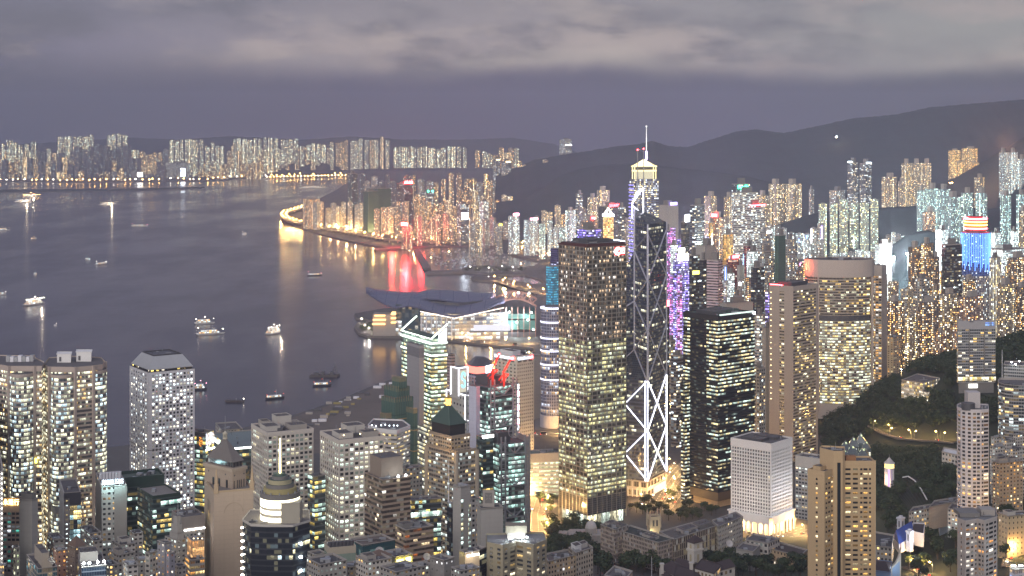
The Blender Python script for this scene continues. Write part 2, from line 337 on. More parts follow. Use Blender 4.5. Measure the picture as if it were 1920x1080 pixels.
gm,t=newmat('slope ground')
pos=t.n('ShaderNodeNewGeometry').outputs['Position']; px_=t.n('ShaderNodeSeparateXYZ',i0=pos)
nz=t.noise(pos,.02,5,.6).outputs[0]
kx=t.ss(t.m('ADD',px_.outputs[0],t.m('MULTIPLY',nz,120)),200,270)
c1=t.mix(nz,(.07,.065,.06),(.13,.12,.11)); c2=t.mix(nz,(.022,.03,.015),(.04,.05,.026))
p=t.n('ShaderNodeBsdfPrincipled',i_Roughness=.95); t.put(p.inputs['Base Color'],t.mix(kx,c1,c2)); t.n('ShaderNodeOutputMaterial',i_Surface=p)
grid('hillside_ground',[-700+18*i for i in range(100)],[640+18*i for i in range(112)],lambda x,y:ground(x,y)if ground(x,y)>3.9 else-6,gm)
def ridge(name,prof,Y,depth,mat,base=0,back=None,nj=34,rough=.1,seed=1):
 r_=random.Random(seed); xs=[]; zs=[]
 for(xa,ya),(xb,yb)in zip(prof,prof[1:]):
  n=max(2,int(abs(xb-xa)/5))
  for i in range(n):t_=i/n; xs.append(xa+(xb-xa)*t_); zs.append(ya+(yb-ya)*t_+r_.uniform(-1,1)*.55)
 xs.append(prof[-1][0]); zs.append(prof[-1][1]); m=MB(); n=len(xs)
 for j in range(-nj,nj+1):
  t_=j/nj; fall=(1-abs(t_))**1.15
  for x,z in zip(xs,zs):
   X,_,Zc=P(x,z,Y); xx,yy=X*(1+t_*depth/Y*.4),Y+t_*depth; q=Vector((xx/depth*2.2+seed,yy/depth*2.2,seed*3.1)); wv=mnoise.ridged_multi_fractal(q,.9,2.1,6,1.0,2.0)-1.1
   m.v.append((xx,yy,base+(Zc-base)*max(0,fall+wv*.17*(1-fall)*(fall**.4)+wv*.012)-(4 if abs(j)==nj else 0)))
 for j in range(2*nj):
  for i in range(n-1):m.f.append((j*n+i,j*n+i+1,(j+1)*n+i+1,(j+1)*n+i)); m.mi.append(0); m.uv+=[(0,0)]*4
 return struct(m.build(name,mat,smooth=True))
ridge('far_hills',[(930,330),(1000,300),(1070,288),(1150,276),(1200,270),(1222,264),(1255,274),(1290,276),(1330,262),(1380,246),(1415,241),(1470,248),(1530,236),(1600,222),(1680,214),(1740,201),(1800,197),(1900,188),(2000,182),(2120,190)],7000,1900,hillm,seed=3)
ridge('far_hills',[(-350,268),(-200,262),(0,272),(120,266),(240,258),(330,262),(430,255),(560,262),(660,256),(760,262),(860,262),(960,258),(1040,270),(1100,292)],15500,2200,hillm,seed=4)
ridge('near_hills',[(1700,372),(1745,350),(1790,334),(1830,312),(1870,287),(1920,258),(1990,230),(2100,200)],5000,1000,hillm,seed=5)
ridge('near_hills',[(1440,428),(1500,408),(1540,398),(1600,392),(1650,388),(1700,385),(1760,383),(1850,390),(1960,390),(2080,380)],3700,520,hillm,seed=6)
ridge('kowloon_hill',[(480,331),(505,320),(525,311),(560,305),(595,304),(625,310),(655,321),(700,329)],12700,500,hillm,seed=8)
ridge('near_hills',[(930,380),(985,372),(1020,352),(1050,330),(1090,316),(1140,308),(1200,306),(1300,318),(1400,330),(1480,350)],5600,700,hillm,seed=9)
ridge('near_hills',[(1640,492),(1670,462),(1700,440),(1740,432),(1790,450),(1830,476)],3050,150,hillm,seed=10)
# --- generic building pieces
class Panes:
 def __init__(s):s.q=[]
 def add(s,a,b,z0,z1,out):s.q.append((a,b,z0,z1,out))
 def finish(s,rt,mat,n=100,name='window'):
  s.q.sort(key=lambda t:t[0][1]-t[3]*.6); k=rnd.randrange(900); rest=MB()
  for i,(a,b,z0,z1,out)in enumerate(s.q):
   m=MB()if i<n else rest
   cu,cv=k+math.floor((a[0]+a[1]*.8)/2.1),k+math.floor(z0/3.0); uv=[(cu+.02,cv+.02),(cu+.98,cv+.02),(cu+.98,cv+.98),(cu+.02,cv+.98)]
   L=math.hypot(b[0]-a[0],b[1]-a[1]); nx,ny=(b[1]-a[1])/L*out,-(b[0]-a[0])/L*out
   m.poly([(a[0]+nx,a[1]+ny,z0),(b[0]+nx,b[1]+ny,z0),(b[0]+nx,b[1]+ny,z1),(a[0]+nx,a[1]+ny,z1)],0,uv)
   if i<n:m.build(name,mat,rt)
  if rest.f:rest.build(name,mat,rt)['kind']='stuff'
def relief(m,pn,a,b,z0,zt,cols,rows,ww,wh,proud=.5,m_=0,sill=.5):
 P_=lambda u,o:(a[0]+(b[0]-a[0])*u+nx*o,a[1]+(b[1]-a[1])*u+ny*o)
 L=math.hypot(b[0]-a[0],b[1]-a[1]); nx,ny=(b[1]-a[1])/L,-(b[0]-a[0])/L
 fh=(zt-z0)/rows; es=[0]+[x for c in range(cols)for x in((c+.5-ww/2)/cols,(c+.5+ww/2)/cols)]+[1]
 for c in range(cols+1):
  u0,u1=es[2*c],es[2*c+1]; m.prism([P_(u0,proud),P_(u1,proud),P_(u1,0),P_(u0,0)],z0,zt,m_,m_)
 zs=[z0]+[x for r in range(rows)for x in(z0+(r+sill-wh/2)*fh,z0+(r+sill+wh/2)*fh)]+[zt]
 for r in range(rows+1):m.prism([P_(0,proud-.08),P_(1,proud-.08),P_(1,0),P_(0,0)],zs[2*r],zs[2*r+1],m_,m_,bottom=True)
 for r in range(rows):
  for c in range(cols):pn.add(P_(es[2*c+1],0),P_(es[2*c+2],0),zs[2*r+1],zs[2*r+2],.03)
def punched(pn,a,b,z0,zt,rows,cols,h,out=.05,mid=.5):
 fh=(zt-z0)/rows
 for r in range(rows):
  for u,w_ in cols:pn.add(lerp(a,b,u-w_/2),lerp(a,b,u+w_/2),z0+(r+mid-h/2)*fh,z0+(r+mid+h/2)*fh,out)
def equip(rt,pg,z,n,big=1.0,seed=0):
 r_=random.Random(seed); q=pg if len(pg)==4 else None; c=cen(pg)
 for _ in range(n):
  m=MB()
  if q:x,y=inquad(q,r_.uniform(.12,.88),r_.uniform(.12,.88))
  else:p=pg[r_.randrange(len(pg))]; t_=r_.uniform(.1,.75); x,y=c[0]+(p[0]-c[0])*t_,c[1]+(p[1]-c[1])*t_
  a,b,h=r_.uniform(.8,2.6)*big,r_.uniform(.8,2.6)*big,r_.uniform(.8,2.4)*big; k=r_.random(); mt_=metal if r_.random()<.5 else dmetal
  if k<.55:m.box(x-a,x+a,y-b,y+b,z,z+h); m.build('cooling_unit',mt_,rt)
  elif k<.75:m.cyl(x,y,z,z+h,a*.6,None,10,0,0); m.build('water_tank',mt_,rt)
  elif k<.9:m.beam((x-a*2,y,z+.7),(x+a*2,y+b,z+.7),.6,.6); m.build('duct',mt_,rt)
  else:m.beam((x,y,z),(x,y,z+h*3),.22,.22); m.build('antenna',mt_,rt)
def plants(rt,pg,z,specs,seed=0):
 for u0,u1,v0,v1,h,mt_ in specs:
  m=MB(); s4=sub(pg,u0,u1,v0,v1); m.prism(s4,z,z+h,0,1); m.ring(s4,z+h-.1,z+h+.5,.15,0)
  for k in range(3):
   c=inquad(s4,.25+.25*k,.5); m.box(c[0]-.7,c[0]+.7,c[1]-.7,c[1]+.7,z+h,z+h+1.1,1)
  m.build('plant_room',[mt_,roofm],rt)
def bldg(label,pg,zt,fm,name='office_tower',cat='office tower',z0=None,fh=3.8,bw=3.2,par=1.3,roof=None,parm=None,plant=(),clutter=8,group=None,band=0,bandm=None,seed=None,wallname='facade'):
 c=cen(pg); g=min(ground(*p)for p in pg)if z0 is None else z0; seed=seed if seed is not None else int(abs(c[0]*7+c[1]*3))%9999
 rt=root(name,label,cat,(c[0],c[1],g),group); m=MB()
 m.prism(pg,g-2,zt-band-(0 if band else .02),0,None,bw,fh); m.build(wallname,fm,rt)
 if band:b=MB(); b.prism(offset(pg,.12),zt-band,zt-.01,0,None); b.build('crown_band',bandm or conc,rt)
 m=MB(); m.ring(pg,zt-par,zt,-.5,0); m.ring(pg,zt-.35,zt+.05,.18,0); m.build('parapet',parm or bandm or conc,rt)
 m=MB(); m.poly([(*p,zt-par)for p in offset(pg,-.4)]); m.build('roof',roof or roofm,rt)
 if len(pg)==4:plants(rt,pg,zt-par,plant)
 if clutter:equip(rt,offset(pg,-1.5),zt-par,clutter,1.0,seed)
 return rt
def edges(m,pts,w_=.5,mi=0):
 for a,b in zip(pts,pts[1:]):m.beam(a,b,w_,w_,mi)
pinkg=M('pink granite',(.42,.35,.31),.7)
# --- facade looks
f_exch=FM('exchange strips',(.42,.35,.30),W=1,H=.56,Lit=.5,Row=.6,Em=1.4,A=WARM,B=(1,1,.82),Warm=.3,Mull=3)
f_exch2=FM('exchange bay',(.40,.34,.30),(.05,.07,.09),(.8,.95,1),(1,1,.8),W=1,H=.66,Lit=.55,Row=.7,Em=1.25,Warm=.35,Mull=2)
f_ckc=FM('bronze curtain wall',(.17,.155,.13),(.035,.035,.03),(1,.95,.62),(.95,1,.8),W=.94,H=.60,Lit=.58,Row=.72,Em=.95,Warm=.6,Wobble=.1,Mull=2)
f_ckc_top=FM('bronze upper wall with glitter',(.17,.155,.13),(.05,.045,.04),(1,.8,.6),(1,.95,.9),W=.94,H=.60,Lit=.34,Row=.4,Em=1.0,Warm=.7,Wobble=.2,Mull=2)  # lit panes also stand in for glitter reflected in the upper glass
f_boc=FM('blue curtain wall',(.09,.10,.145),(.035,.042,.06),(1,.93,.7),(1,1,.85),W=.97,H=.62,Lit=.27,Row=.8,Em=1.2,Wobble=.07,Mull=3)
f_citi=FM('black curtain wall',(.022,.023,.028),(.012,.014,.02),(1,.9,.62),(.9,1,.9),W=.97,H=.46,Lit=.66,Row=.8,Em=1.3,Warm=.5,Mull=3)
f_citid=FM('black curtain wall dark',(.022,.023,.028),(.012,.014,.02),(1,.9,.62),(.9,1,.9),W=.97,H=.46,Lit=.12,Row=.7,Em=1.0,Warm=.5,Mull=3)
f_win=FM('office panes',(.10,.10,.10),(.025,.028,.03),(1,.95,.75),(.88,1,.92),W=1,H=1,Lit=.44,Row=.55,Em=1.25,Warm=.5)
f_win_few=FM('panes mostly dark',(.10,.10,.10),(.02,.022,.025),(1,.9,.65),(.9,1,.95),W=1,H=1,Lit=.08,Row=.25,Em=1.2,Warm=.4,GRough=.3)
f_home=FM('home panes',(.12,.1,.08),(.02,.02,.022),(1,.7,.32),(1,.88,.62),W=1,H=1,Lit=.3,Row=0,Em=1.25,Warm=.55,GRough=.2)
f_disc=FM('round panes',(.3,.3,.3),(.03,.035,.045),(1,.97,.86),(.9,.98,1),W=1,H=1,Lit=.48,Row=.4,Em=1.7,Warm=.5)
f_slabstrip=FM('concrete strips lit',(.42,.36,.31),(.03,.028,.025),(1,.82,.45),(1,.95,.75),W=1,H=.5,Lit=.3,Row=.25,Em=1.35,Warm=.6,Mull=2)
f_conrad=FM('curved strips',(.40,.345,.295),(.03,.028,.026),(1,.78,.38),(1,1,.78),W=1,H=.56,Lit=.34,Row=.3,Em=1.3,Warm=.55,Mull=2)
f_conrad2=FM('curved strips lower',(.40,.345,.295),(.03,.028,.026),(1,.86,.5),(.96,1,.84),W=1,H=.56,Lit=.62,Row=.55,Em=1.3,Warm=.4,Mull=2)
f_green=FM('lit green floors',(.14,.17,.15),(.05,.06,.06),(1,.86,.5),(.85,1,.85),W=1,H=.55,Lit=.82,Row=.4,Em=1.5,Warm=.35,Mull=2)
f_dkglass=FM('dark blue glass',(.045,.05,.06),(.02,.026,.036),(1,.95,.72),(.8,.95,1),W=1,H=.7,Lit=.24,Row=.8,Em=1.1,Mull=4,Wobble=.08)
f_glass=FM('glass block',(.12,.14,.15),(.03,.04,.045),(1,.82,.35),(.8,1,.9),W=.95,H=.66,Lit=.45,Row=.6,Em=1.15,Mull=3,Wobble=.08)
f_glass2=FM('teal glass block',(.07,.10,.10),(.02,.035,.036),(1,.82,.42),(.8,1,.92),W=.96,H=.6,Lit=.35,Row=.8,Em=1.2,Mull=3,Wobble=.1)
f_stripw=FM('white strips',(.6,.57,.54),(.03,.03,.035),(1,.85,.5),(1,.97,.85),W=1,H=.42,Lit=.5,Row=.5,Em=1.0,Mull=2)
f_stripb=FM('brown strips',(.34,.26,.2),(.022,.02,.02),(1,.9,.7),(1,.97,.9),W=1,H=.55,Lit=.12,Row=.2,Em=1.1,Mull=3,Wobble=.12)
f_stripc=FM('brown strips glowing',(.34,.26,.2),(.022,.02,.02),(1,.45,.14),(1,.85,.6),W=1,H=.5,Lit=.22,Row=.3,Em=.8,Mull=3,Wobble=.2)
f_ent=FM('chequered strips',(.36,.32,.27),(.022,.024,.026),(1,.82,.5),(.9,1,.97),W=.8,H=.55,Lit=.32,Row=.15,Em=1.15,Warm=.4,Mull=2)
f_bofa=FM('punched white',(.50,.47,.44),(.025,.025,.03),WARM,WHITE,W=.5,H=.45,Lit=.12,Row=0,Em=1.2)
f_punch=FM('punched grey',(.36,.34,.31),(.03,.03,.033),(1,.75,.4),(.9,1,.95),W=.5,H=.42,Lit=.22,Row=0,Em=1.2)
f_punchw=FM('punched pale',(.52,.49,.45),(.03,.03,.033),(1,.75,.4),(.9,1,.95),W=.55,H=.45,Lit=.25,Row=0,Em=1.2)
f_punchp=FM('punched pink',(.50,.40,.36),(.03,.035,.04),(1,.8,.5),(.6,1,.9),W=.66,H=.52,Lit=.25,Row=0,Em=1.0)
f_blank=FM('blank wall',(.36,.345,.325),(.03,.03,.03),WARM,WHITE,W=0,H=.25,Lit=.0,Row=0,Em=0,Dirt=.35)
f_blankt=FM('blank tan wall',(.48,.385,.30),(.03,.03,.03),WARM,WHITE,W=0.0,H=.25,Lit=.0,Row=0,Em=0,Dirt=.25)
f_net=FM('netted scaffold',(.045,.085,.075),(.06,.12,.10),WARM,WHITE,W=.8,H=.93,Lit=0,Row=0,Em=0,Dirt=.9,GRough=.9,Wobble=.2)
f_curve=FM('curved glass strips',(.32,.31,.31),(.02,.025,.03),(1,.8,.45),(.9,1,1),W=1,H=.62,Lit=.28,Row=.2,Em=1.2,Mull=2)
f_cyl=FM('banded cylinder',(.42,.42,.52),(.05,.06,.12),(1,.75,.4),(.85,.9,1),W=.72,H=.8,Lit=.35,Row=.8,Em=1.0)
f_bluet=FM('blue lit tower',(.07,.16,.26),(.05,.16,.24),(.25,.75,1),(.35,.85,1),W=.9,H=.6,Lit=.75,Row=.7,Em=.5,Warm=.5)
f_resi=FM('homes grey',(.40,.37,.33),(.03,.03,.03),(1,.72,.36),(1,.95,.8),W=.42,H=.45,Lit=.36,Row=0,Em=1.5,Fine=.5,Warm=.45)
f_resib=FM('homes brown',(.30,.26,.22),(.025,.025,.025),(1,.72,.36),(1,.95,.8),W=.42,H=.45,Lit=.32,Row=0,Em=1.4,Fine=.5,Warm=.6)
f_resiw=FM('homes white',(.56,.56,.56),(.03,.03,.03),(1,.85,.6),(.92,1,1),W=.42,H=.45,Lit=.4,Row=0,Em=1.4,Fine=.5,Warm=.3)
f_resit=FM('homes tan',(.44,.34,.24),(.03,.025,.02),(1,.65,.28),(1,.88,.6),W=.42,H=.45,Lit=.3,Row=0,Em=1.4,Fine=.5,Warm=.6)
f_balc=FM('balcony strips',(.36,.36,.37),(.035,.045,.05),(1,.75,.35),(1,.95,.8),W=.92,H=.55,Lit=.2,Row=0,Em=1.2,Mull=2)
# --- bank tower of braced prisms
def braced_tower():
 Y=1640; N,th=(PX(1214,Y),Y),R(28); W_=52.0
 e,wv=(math.sin(th),math.cos(th)),(-math.cos(th),math.sin(th))
 Ea=(N[0]+e[0]*W_,N[1]+e[1]*W_); Wa=(N[0]+wv[0]*W_,N[1]+wv[1]*W_); S=(Wa[0]+e[0]*W_,Wa[1]+e[1]*W_); O=((N[0]+S[0])/2,(N[1]+S[1])/2)
 zO=lambda py:ZT(py,O[1]); zN=lambda py:ZT(py,N[1])
 rt=root('bank_tower','dark glass tower of stepped triangular prisms with white zigzag bracing and twin masts','bank tower',(O[0],O[1],6))
 zb=21
 m=MB()
 def tri(a,b,zab,zo,z0=zb):
  m.prism([a,b,O],z0,[zab,zab,zo],0,None,2.6,4.0)
 tri(N,Ea,zN(421),zO(388)); tri(Wa,N,zN(714),zO(655)); tri(S,Wa,zO(600),zO(563)); tri(Ea,S,zO(520),zO(470)); m.build('curtain_wall',f_boc,rt)
 rf=MB()
 for a,b,zab,zo in((N,Ea,zN(421),zO(388)),(Wa,N,zN(714),zO(655)),(S,Wa,zO(600),zO(563)),(Ea,S,zO(520),zO(470))):
  k=MB(); k.poly([(*a,zab),(*b,zab),(*O,zo)],0,[(0,0),(20,0),(10,14)]); k.build('sloped_roof',FM('sloped glazing',(.05,.055,.065),(.02,.024,.03),WARM,WHITE,W=.86,H=.7,Lit=.02,Row=0,Em=.5),rt)
 g=MB(); lit=MB()
 def out(p,d):
  v=Vector((p[0]-O[0],p[1]-O[1])).normalized()*d; return(p[0]+v.x,p[1]+v.y)
 n_,e_,w_,s_=out(N,.5),out(Ea,.5),out(Wa,.5),out(S,.5)
 zn=[zb+2+(zN(714)-zb-2)/2*i for i in range(3)]+[zN(y)for y in(620,526,440)]
 ze=[zb+2,ZT(797,Ea[1]),ZT(702,Ea[1]),ZT(607,Ea[1]),ZT(515,Ea[1]),ZT(430,Ea[1])]
 fe=lambda a,d=.5:(a[0]+e[1]*d,a[1]-e[0]*d)
 fl=lambda a,d=.5:(a[0]-e[0]*d,a[1]-e[1]*d)
 for i in range(5):
  t_=lit if i<2 else g; w0=.7 if i<2 else 1.05
  t_.beam((*fe(N),zn[i]),(*fe(Ea),ze[i+1]),w0); t_.beam((*fe(Ea),ze[i]),(*fe(N),zn[i+1]),w0)
  t_.beam((*n_,zn[i]),(*n_,zn[i+1]),2.0 if i>1 else .8); t_.beam((*e_,ze[i]),(*e_,ze[i+1]),1.2)
  if i<2:
   q=fl(N,.5); r_=fl(Wa,.5)
   t_.beam((*q,zn[i]),(*r_,zn[i+1]),w0); t_.beam((*r_,zn[i]),(*q,zn[i+1]),w0); t_.beam((*w_,zn[i]),(*w_,zn[i+1]),1.2)
   lit.beam((N[0]-2.0-e[0],N[1]-e[1],zn[i]),(N[0]-2.0-e[0],N[1]-e[1],zn[i+1]),.9)
 dO=Vector((S[0]-Ea[0],S[1]-Ea[1])).normalized()
 ou=lambda p:(p[0]-1.0*math.cos(th)*.6,p[1]-.9)
 oz=[zO(y)for y in(655,564,470,388)]
 for i in range(3):
  g.beam((*ou(O),oz[i]),(*ou(O),oz[i+1]),1.6); g.beam((*ou(O),oz[i]),(*ou(N),zn[i+3]if i<2 else zn[5]),1.1)
  if i<2:g.beam((*ou(N),zn[i+3]),(*ou(O),oz[i+1]),1.1)
 g.beam((*ou(O),oz[2]),(*ou(N),zn[5]),1.1); g.beam((*ou(O),oz[0]),(*ou(N),zn[2]),1.1)
 g.beam((*n_,zn[5]),(*n_,zN(421)),1.6); g.beam((*e_,ze[5]),(*e_,zN(421)),1.0); g.beam((*O,oz[0]),(*Wa,zN(714)),1.2); g.beam((*O,oz[0]),(*N,zN(714)),1.2); g.beam((*O,oz[1]),(*Wa,zO(600)),1.2)
 g.build('bracing',M('brace metal',(.5,.5,.6),.4),rt); lit.build('lit_bracing',e_line,rt)
 for dx,dy,top in((-2.6,-3.2,281),(4,-1.0,279)):
  mm=MB(); x,y=O[0]+dx+5.6,O[1]+dy; z0=ZT(398,y)
  for a,b,r0 in((z0,z0+38,.9),(z0+38,ZT(top,y),.5)):mm.cyl(x,y,a,b,r0,r0*.8,8,0,0)
  ms=mm.build('mast',metal,rt); k=MB(); k.sphere((x,y,ZT(top,y)),.8); k.build('beacon',e_red,ms)
 k=MB(); zt=zO(388); ox,oy=O[0]+3,O[1]-2
 edges(k,[(ox-6,oy-3,zt-12),(ox-6,oy-3,zt+4),(ox-1,oy-3,zt+16),(ox+6,oy-2,zt+21),(ox+6,oy-2,zt-6)],.9); edges(k,[(ox-6,oy-3,zt+4),(ox+6,oy-2,zt+21)],.9); edges(k,[(ox-6,oy-3,zt+2),(ox+2,oy-2,zt-5)],.9)
 k.build('lit_frame',e_line,rt)
 b=MB(); sq=[N,Ea,S,Wa]; b.prism(sq,5,zb+1.5,0,None,9,8)
 b.build('podium',FM('granite podium',(.55,.5,.45),(.03,.03,.03),WARM,WHITE,W=.7,H=.62,Lit=.05,Row=0,Em=1,Mull=4),rt)
 c=MB()
 for i in range(5):
  p=lerp(N,Wa,.12+.1*i); c.cyl(p[0]-.8,p[1]-1.6,5,14,.55,None,8,0,0)
 c.build('colonnade',white,rt)
 k=MB(); q0,q1=lerp(N,Ea,.3),lerp(N,Ea,.95); k.poly([(q0[0]+.9,q0[1]-.4,6),(q1[0]+.9,q1[1]-.4,6),(q1[0]+.9,q1[1]-.4,14),(q0[0]+.9,q0[1]-.4,14)]); k.build('entrance_hall',E('lit hall',(1,.85,.6),1.0),rt)
braced_tower()
# --- dark bronze square tower with the red logo
def bronze_tower():
 Y=1510; pg=rect(1048,1101,1174,Y,54); zt=ZT(456,Y); z0=9.5
 rt=root('office_tower','tall square bronze glass tower, grid of lit floors, red logo at its top right corner','office tower',(*cen(pg),z0))
 zm=ZT(640,Y)
 m=MB(); m.prism(pg,zm,zt-4,1,None,1.7,4.1); m.prism(pg,z0+26,zm,0,None,2.4,4.1); m.build('curtain_wall',[f_ckc,f_ckc_top],rt)
 b=MB(); nf=int((zt-4-z0-26)/4.1)
 for i in range(nf+1):z=z0+26+i*(zt-30-z0)/nf; b.ring(pg,z-.3,z+.3,.22)
 b.build('floor_band',M('bronze band',(.34,.31,.26),.5,.3),rt)
 fz=MB()
 for i in range(4):
  a,c=pg[i],pg[(i+1)%4]
  for k in range(9):
   p=lerp(a,c,k/8); fz.cyl(p[0],p[1],z0+2,zt-3,.42,None,4)
 fz.build('mullion',M('steel mullion',(.42,.40,.36),.35,.5),rt)
 lw=MB(); lw.prism(offset(pg,-.15),z0+9,z0+26,0,None,4,2.2); lw.build('louvre_storey',FM('louvred storey',(.2,.2,.19),(.06,.06,.06),WARM,WHITE,W=.9,H=.8,Lit=.0,Row=0,Em=0),rt)
 lb=MB(); lb.prism(offset(pg,-2.2),z0-3,z0+9.3,0,None,6,12); lb.build('lobby',FM('lit lobby',(.2,.22,.2),(.1,.12,.1),(1,.95,.75),(.9,1,.9),W=.94,H=.9,Lit=1,Row=0,Em=1.3,Mull=3),rt)
 c=MB(); c.ring(offset(pg,-.2),zt-4,zt-2.6,.7); c.prism(offset(pg,-1.2),zt-4,zt-1,0,1); c.build('crown',[M('dark crown',(.09,.04,.04),.5),roofm],rt)
 plants(rt,pg,zt-1,[(.2,.7,.25,.8,3,dmetal),(.72,.9,.3,.6,2,dmetal)])
 equip(rt,offset(pg,-4),zt-1,14,1.0,3)
 ln=MB(); ln.beam((*lerp(pg[1],pg[2],.05),zt-.3),(*lerp(pg[1],pg[2],.6),zt+.2),.7); ln.build('light_strip',e_cool,rt)
 a,r_=pg[0],pg[1]; L=math.hypot(r_[0]-a[0],r_[1]-a[1]); ux,uy=(r_[0]-a[0])/L,(r_[1]-a[1])/L; nx,ny=uy,-ux
 lg=MB(); cx,cz=L*.82,zt-9.5
 T3=lambda u,z,o=.9:(a[0]+ux*(cx+u)+nx*o,a[1]+uy*(cx+u)+ny*o,cz+z)
 wl=MB()
 for k in range(20):
  t0,t1=2*math.pi*k/20,2*math.pi*(k+1)/20
  wl.beam(T3(-2.6+3.6*math.cos(t0),3.6*math.sin(t0)),T3(-2.6+3.6*math.cos(t1),3.6*math.sin(t1)),.85)
 for s in(((-3.9,2),(-3.9,-2)),((-3.9,0),(-1.6,2)),((-3.9,0),(-1.6,-2)),((.6,2.6),(6,2.6)),((.6,-2.4),(6,-2.4)),((6,2.6),(6,-2.4)),((1.4,1),(2.6,0)),((2.6,0),(1.4,-1)),((3.6,1.2),(3.6,-1.2)),((3.6,1.2),(5,1.2))):
  wl.beam(T3(*s[0]),T3(*s[1]),.75)
 lo=wl.build('logo',E('logo tube',(1,.75,.72),3),rt)
 bk=MB(); bk.poly([T3(-6.6,-4.2,.6),T3(6.6,-4.2,.6),T3(6.6,4.2,.6),T3(-6.6,4.2,.6)]); bk.build('logo_panel',E('logo glow',(1,.02,.03),1.1,True),rt)
bronze_tower()
# --- black glass tower
def black_tower():
 Y=1590; pg=rect(1281,1346,1415,Y,50); zt=ZT(592,Y); z0=8
 rt=root('office_tower','black glass tower with long lit floor strips and a white lamp at its roof corner','office tower',(*cen(pg),z0))
 m=MB(); zl=ZT(730,Y); m.prism(pg,zl,zt-5,0,None,3.0,3.75); m.prism(pg,z0+14,zl,1,None,3.0,3.75)
 m.build('curtain_wall',[f_citi,FM('black curtain wall lower',(.022,.023,.028),(.012,.014,.02),(1,.9,.62),(.85,1,.92),W=.97,H=.46,Lit=.42,Row=.8,Em=1.2,Warm=.4,Mull=3)],rt)
 d=MB(); a,b=lerp(pg[3],pg[0],.22),lerp(pg[3],pg[0],.68); e=offset(pg,.5); a2,b2=lerp(e[3],e[0],.22),lerp(e[3],e[0],.68)
 d.prism([a2,b2,b,a],z0+14,zt-5,0,None,3,3.75); d.build('blank_bay',f_citid,rt)
 c=MB(); c.prism(offset(pg,-.05),zt-5,zt,0,None); c.ring(pg,zt-.6,zt+.2,.3); c.build('crown',M('black stone',(.03,.03,.035),.4),rt)
 k=MB(); k.beam((*lerp(pg[0],pg[1],.05),zt+.3),(*lerp(pg[0],pg[1],.97),zt+.3),1.2,1.4); k.build('light_strip',E('dim tube',(.8,1,.9),.9),rt)
 f=MB(); f.sphere((*lerp(pg[0],pg[1],.98),zt-1.5),1.5); f.build('floodlight',e_flood,rt)
 m=MB(); m.poly([(*p,zt-1)for p in offset(pg,-.5)]); m.build('roof',roof_g,rt)
 plants(rt,pg,zt-1,[(.12,.4,.2,.75,3.2,dmetal),(.45,.9,.35,.9,2.6,M('green plant',(.08,.12,.1)))])
 equip(rt,offset(pg,-3),zt-1,22,1.1,31)
 b=MB(); b.prism(offset(pg,-.6),z0+5,z0+14.2,0); b.prism(offset(pg,-6),z0-3,z0+5,1); b.build('base',[M('bronze louvres',(.12,.09,.06),.5),tanm],rt)
 m=MB(); pg2=rect(1277,1284,1300,Y+26,50); m.prism(pg2,z0,ZT(717,Y+26),0,1,3,3.75); m.build('side_wing',[f_citi,roofm],rt)
black_tower()
# --- white tower of round windows
def porthole_tower():
 Y=1450; pg=rect(243,278,365,Y,57); zt=ZT(699,Y); z0=4
 rt=root('office_tower','white tower with rows of round porthole windows and a sloped pale hipped roof','office tower',(*cen(pg),z0))
 m=MB(); m.prism(pg,z0,zt,0,1); m.build('wall',[M('white cladding',(.62,.62,.66),.6,var=.12),roofm],rt)
 j=MB()
 for y in(845,):j.ring(pg,ZT(y,Y)-.3,ZT(y,Y)+.3,.15)
 j.build('joint',conc_d,rt)
 rows=50; q=[]
 for wall,us in((0,[.105+.0752*i for i in range(12)]),(3,[.126+.125*i for i in range(7)])):
  a,b=pg[wall],pg[(wall+1)%4]; L=math.hypot(b[0]-a[0],b[1]-a[1]); ux,uy=(b[0]-a[0])/L,(b[1]-a[1])/L
  for r in range(rows):
   for ci,u in enumerate(us):q.append((r,a[0]+ux*u*L,a[1]+uy*u*L,ux,uy,ci+wall*30))
 rest=MB(); q=[t_ for t_ in q if zt-3.4-t_[0]*3.32>8]
 for i,(r,x,y,ux,uy,ci)in enumerate(q):
  k=MB()if i<100 else None; tg=k or rest; zc=zt-3.4-r*3.32
  pts=[(x+uy*.08+1.12*ux*math.cos(t_),y-ux*.08+1.12*uy*math.cos(t_),zc+1.12*math.sin(t_))for t_ in[2*math.pi*n/14 for n in range(14)]]
  tg.poly(pts,0,[(300+ci+.5+.48*math.cos(2*math.pi*n/14),40+r+.5+.48*math.sin(2*math.pi*n/14))for n in range(14)])
  if k:k.build('round_window',f_disc,rt)
 rest.build('round_window',f_disc,rt)['kind']='stuff'
 b=MB(); ip=offset(pg,-2.0); b.prism(ip,zt-.5,zt+2.6,0,None,5,3); b.build('roof_gallery',FM('dark gallery',(.02,.02,.02),(.03,.03,.03),(1,.85,.4),WHITE,W=.5,H=.4,Lit=.25,Row=0,Em=2),rt)
 r_=MB(); ep=offset(pg,-1.2); r_.pyramid(ep,zt+2.6,zt+13.5,.66,0,1); r_.prism(ep,zt+2.0,zt+2.65,0); r_.build('roof',[M('grey metal roof',(.42,.43,.44),.5,.2),dmetal],rt)
 tp=MB(); c=cen(pg); t4=[(c[0]+(p[0]-c[0])*.62,c[1]+(p[1]-c[1])*.62)for p in ep]; tp.ring(t4,zt+13,zt+14.6,-.5); tp.build('roof_rail',dmetal,rt); equip(rt,t4,zt+13.5,6,.5,5)
porthole_tower()
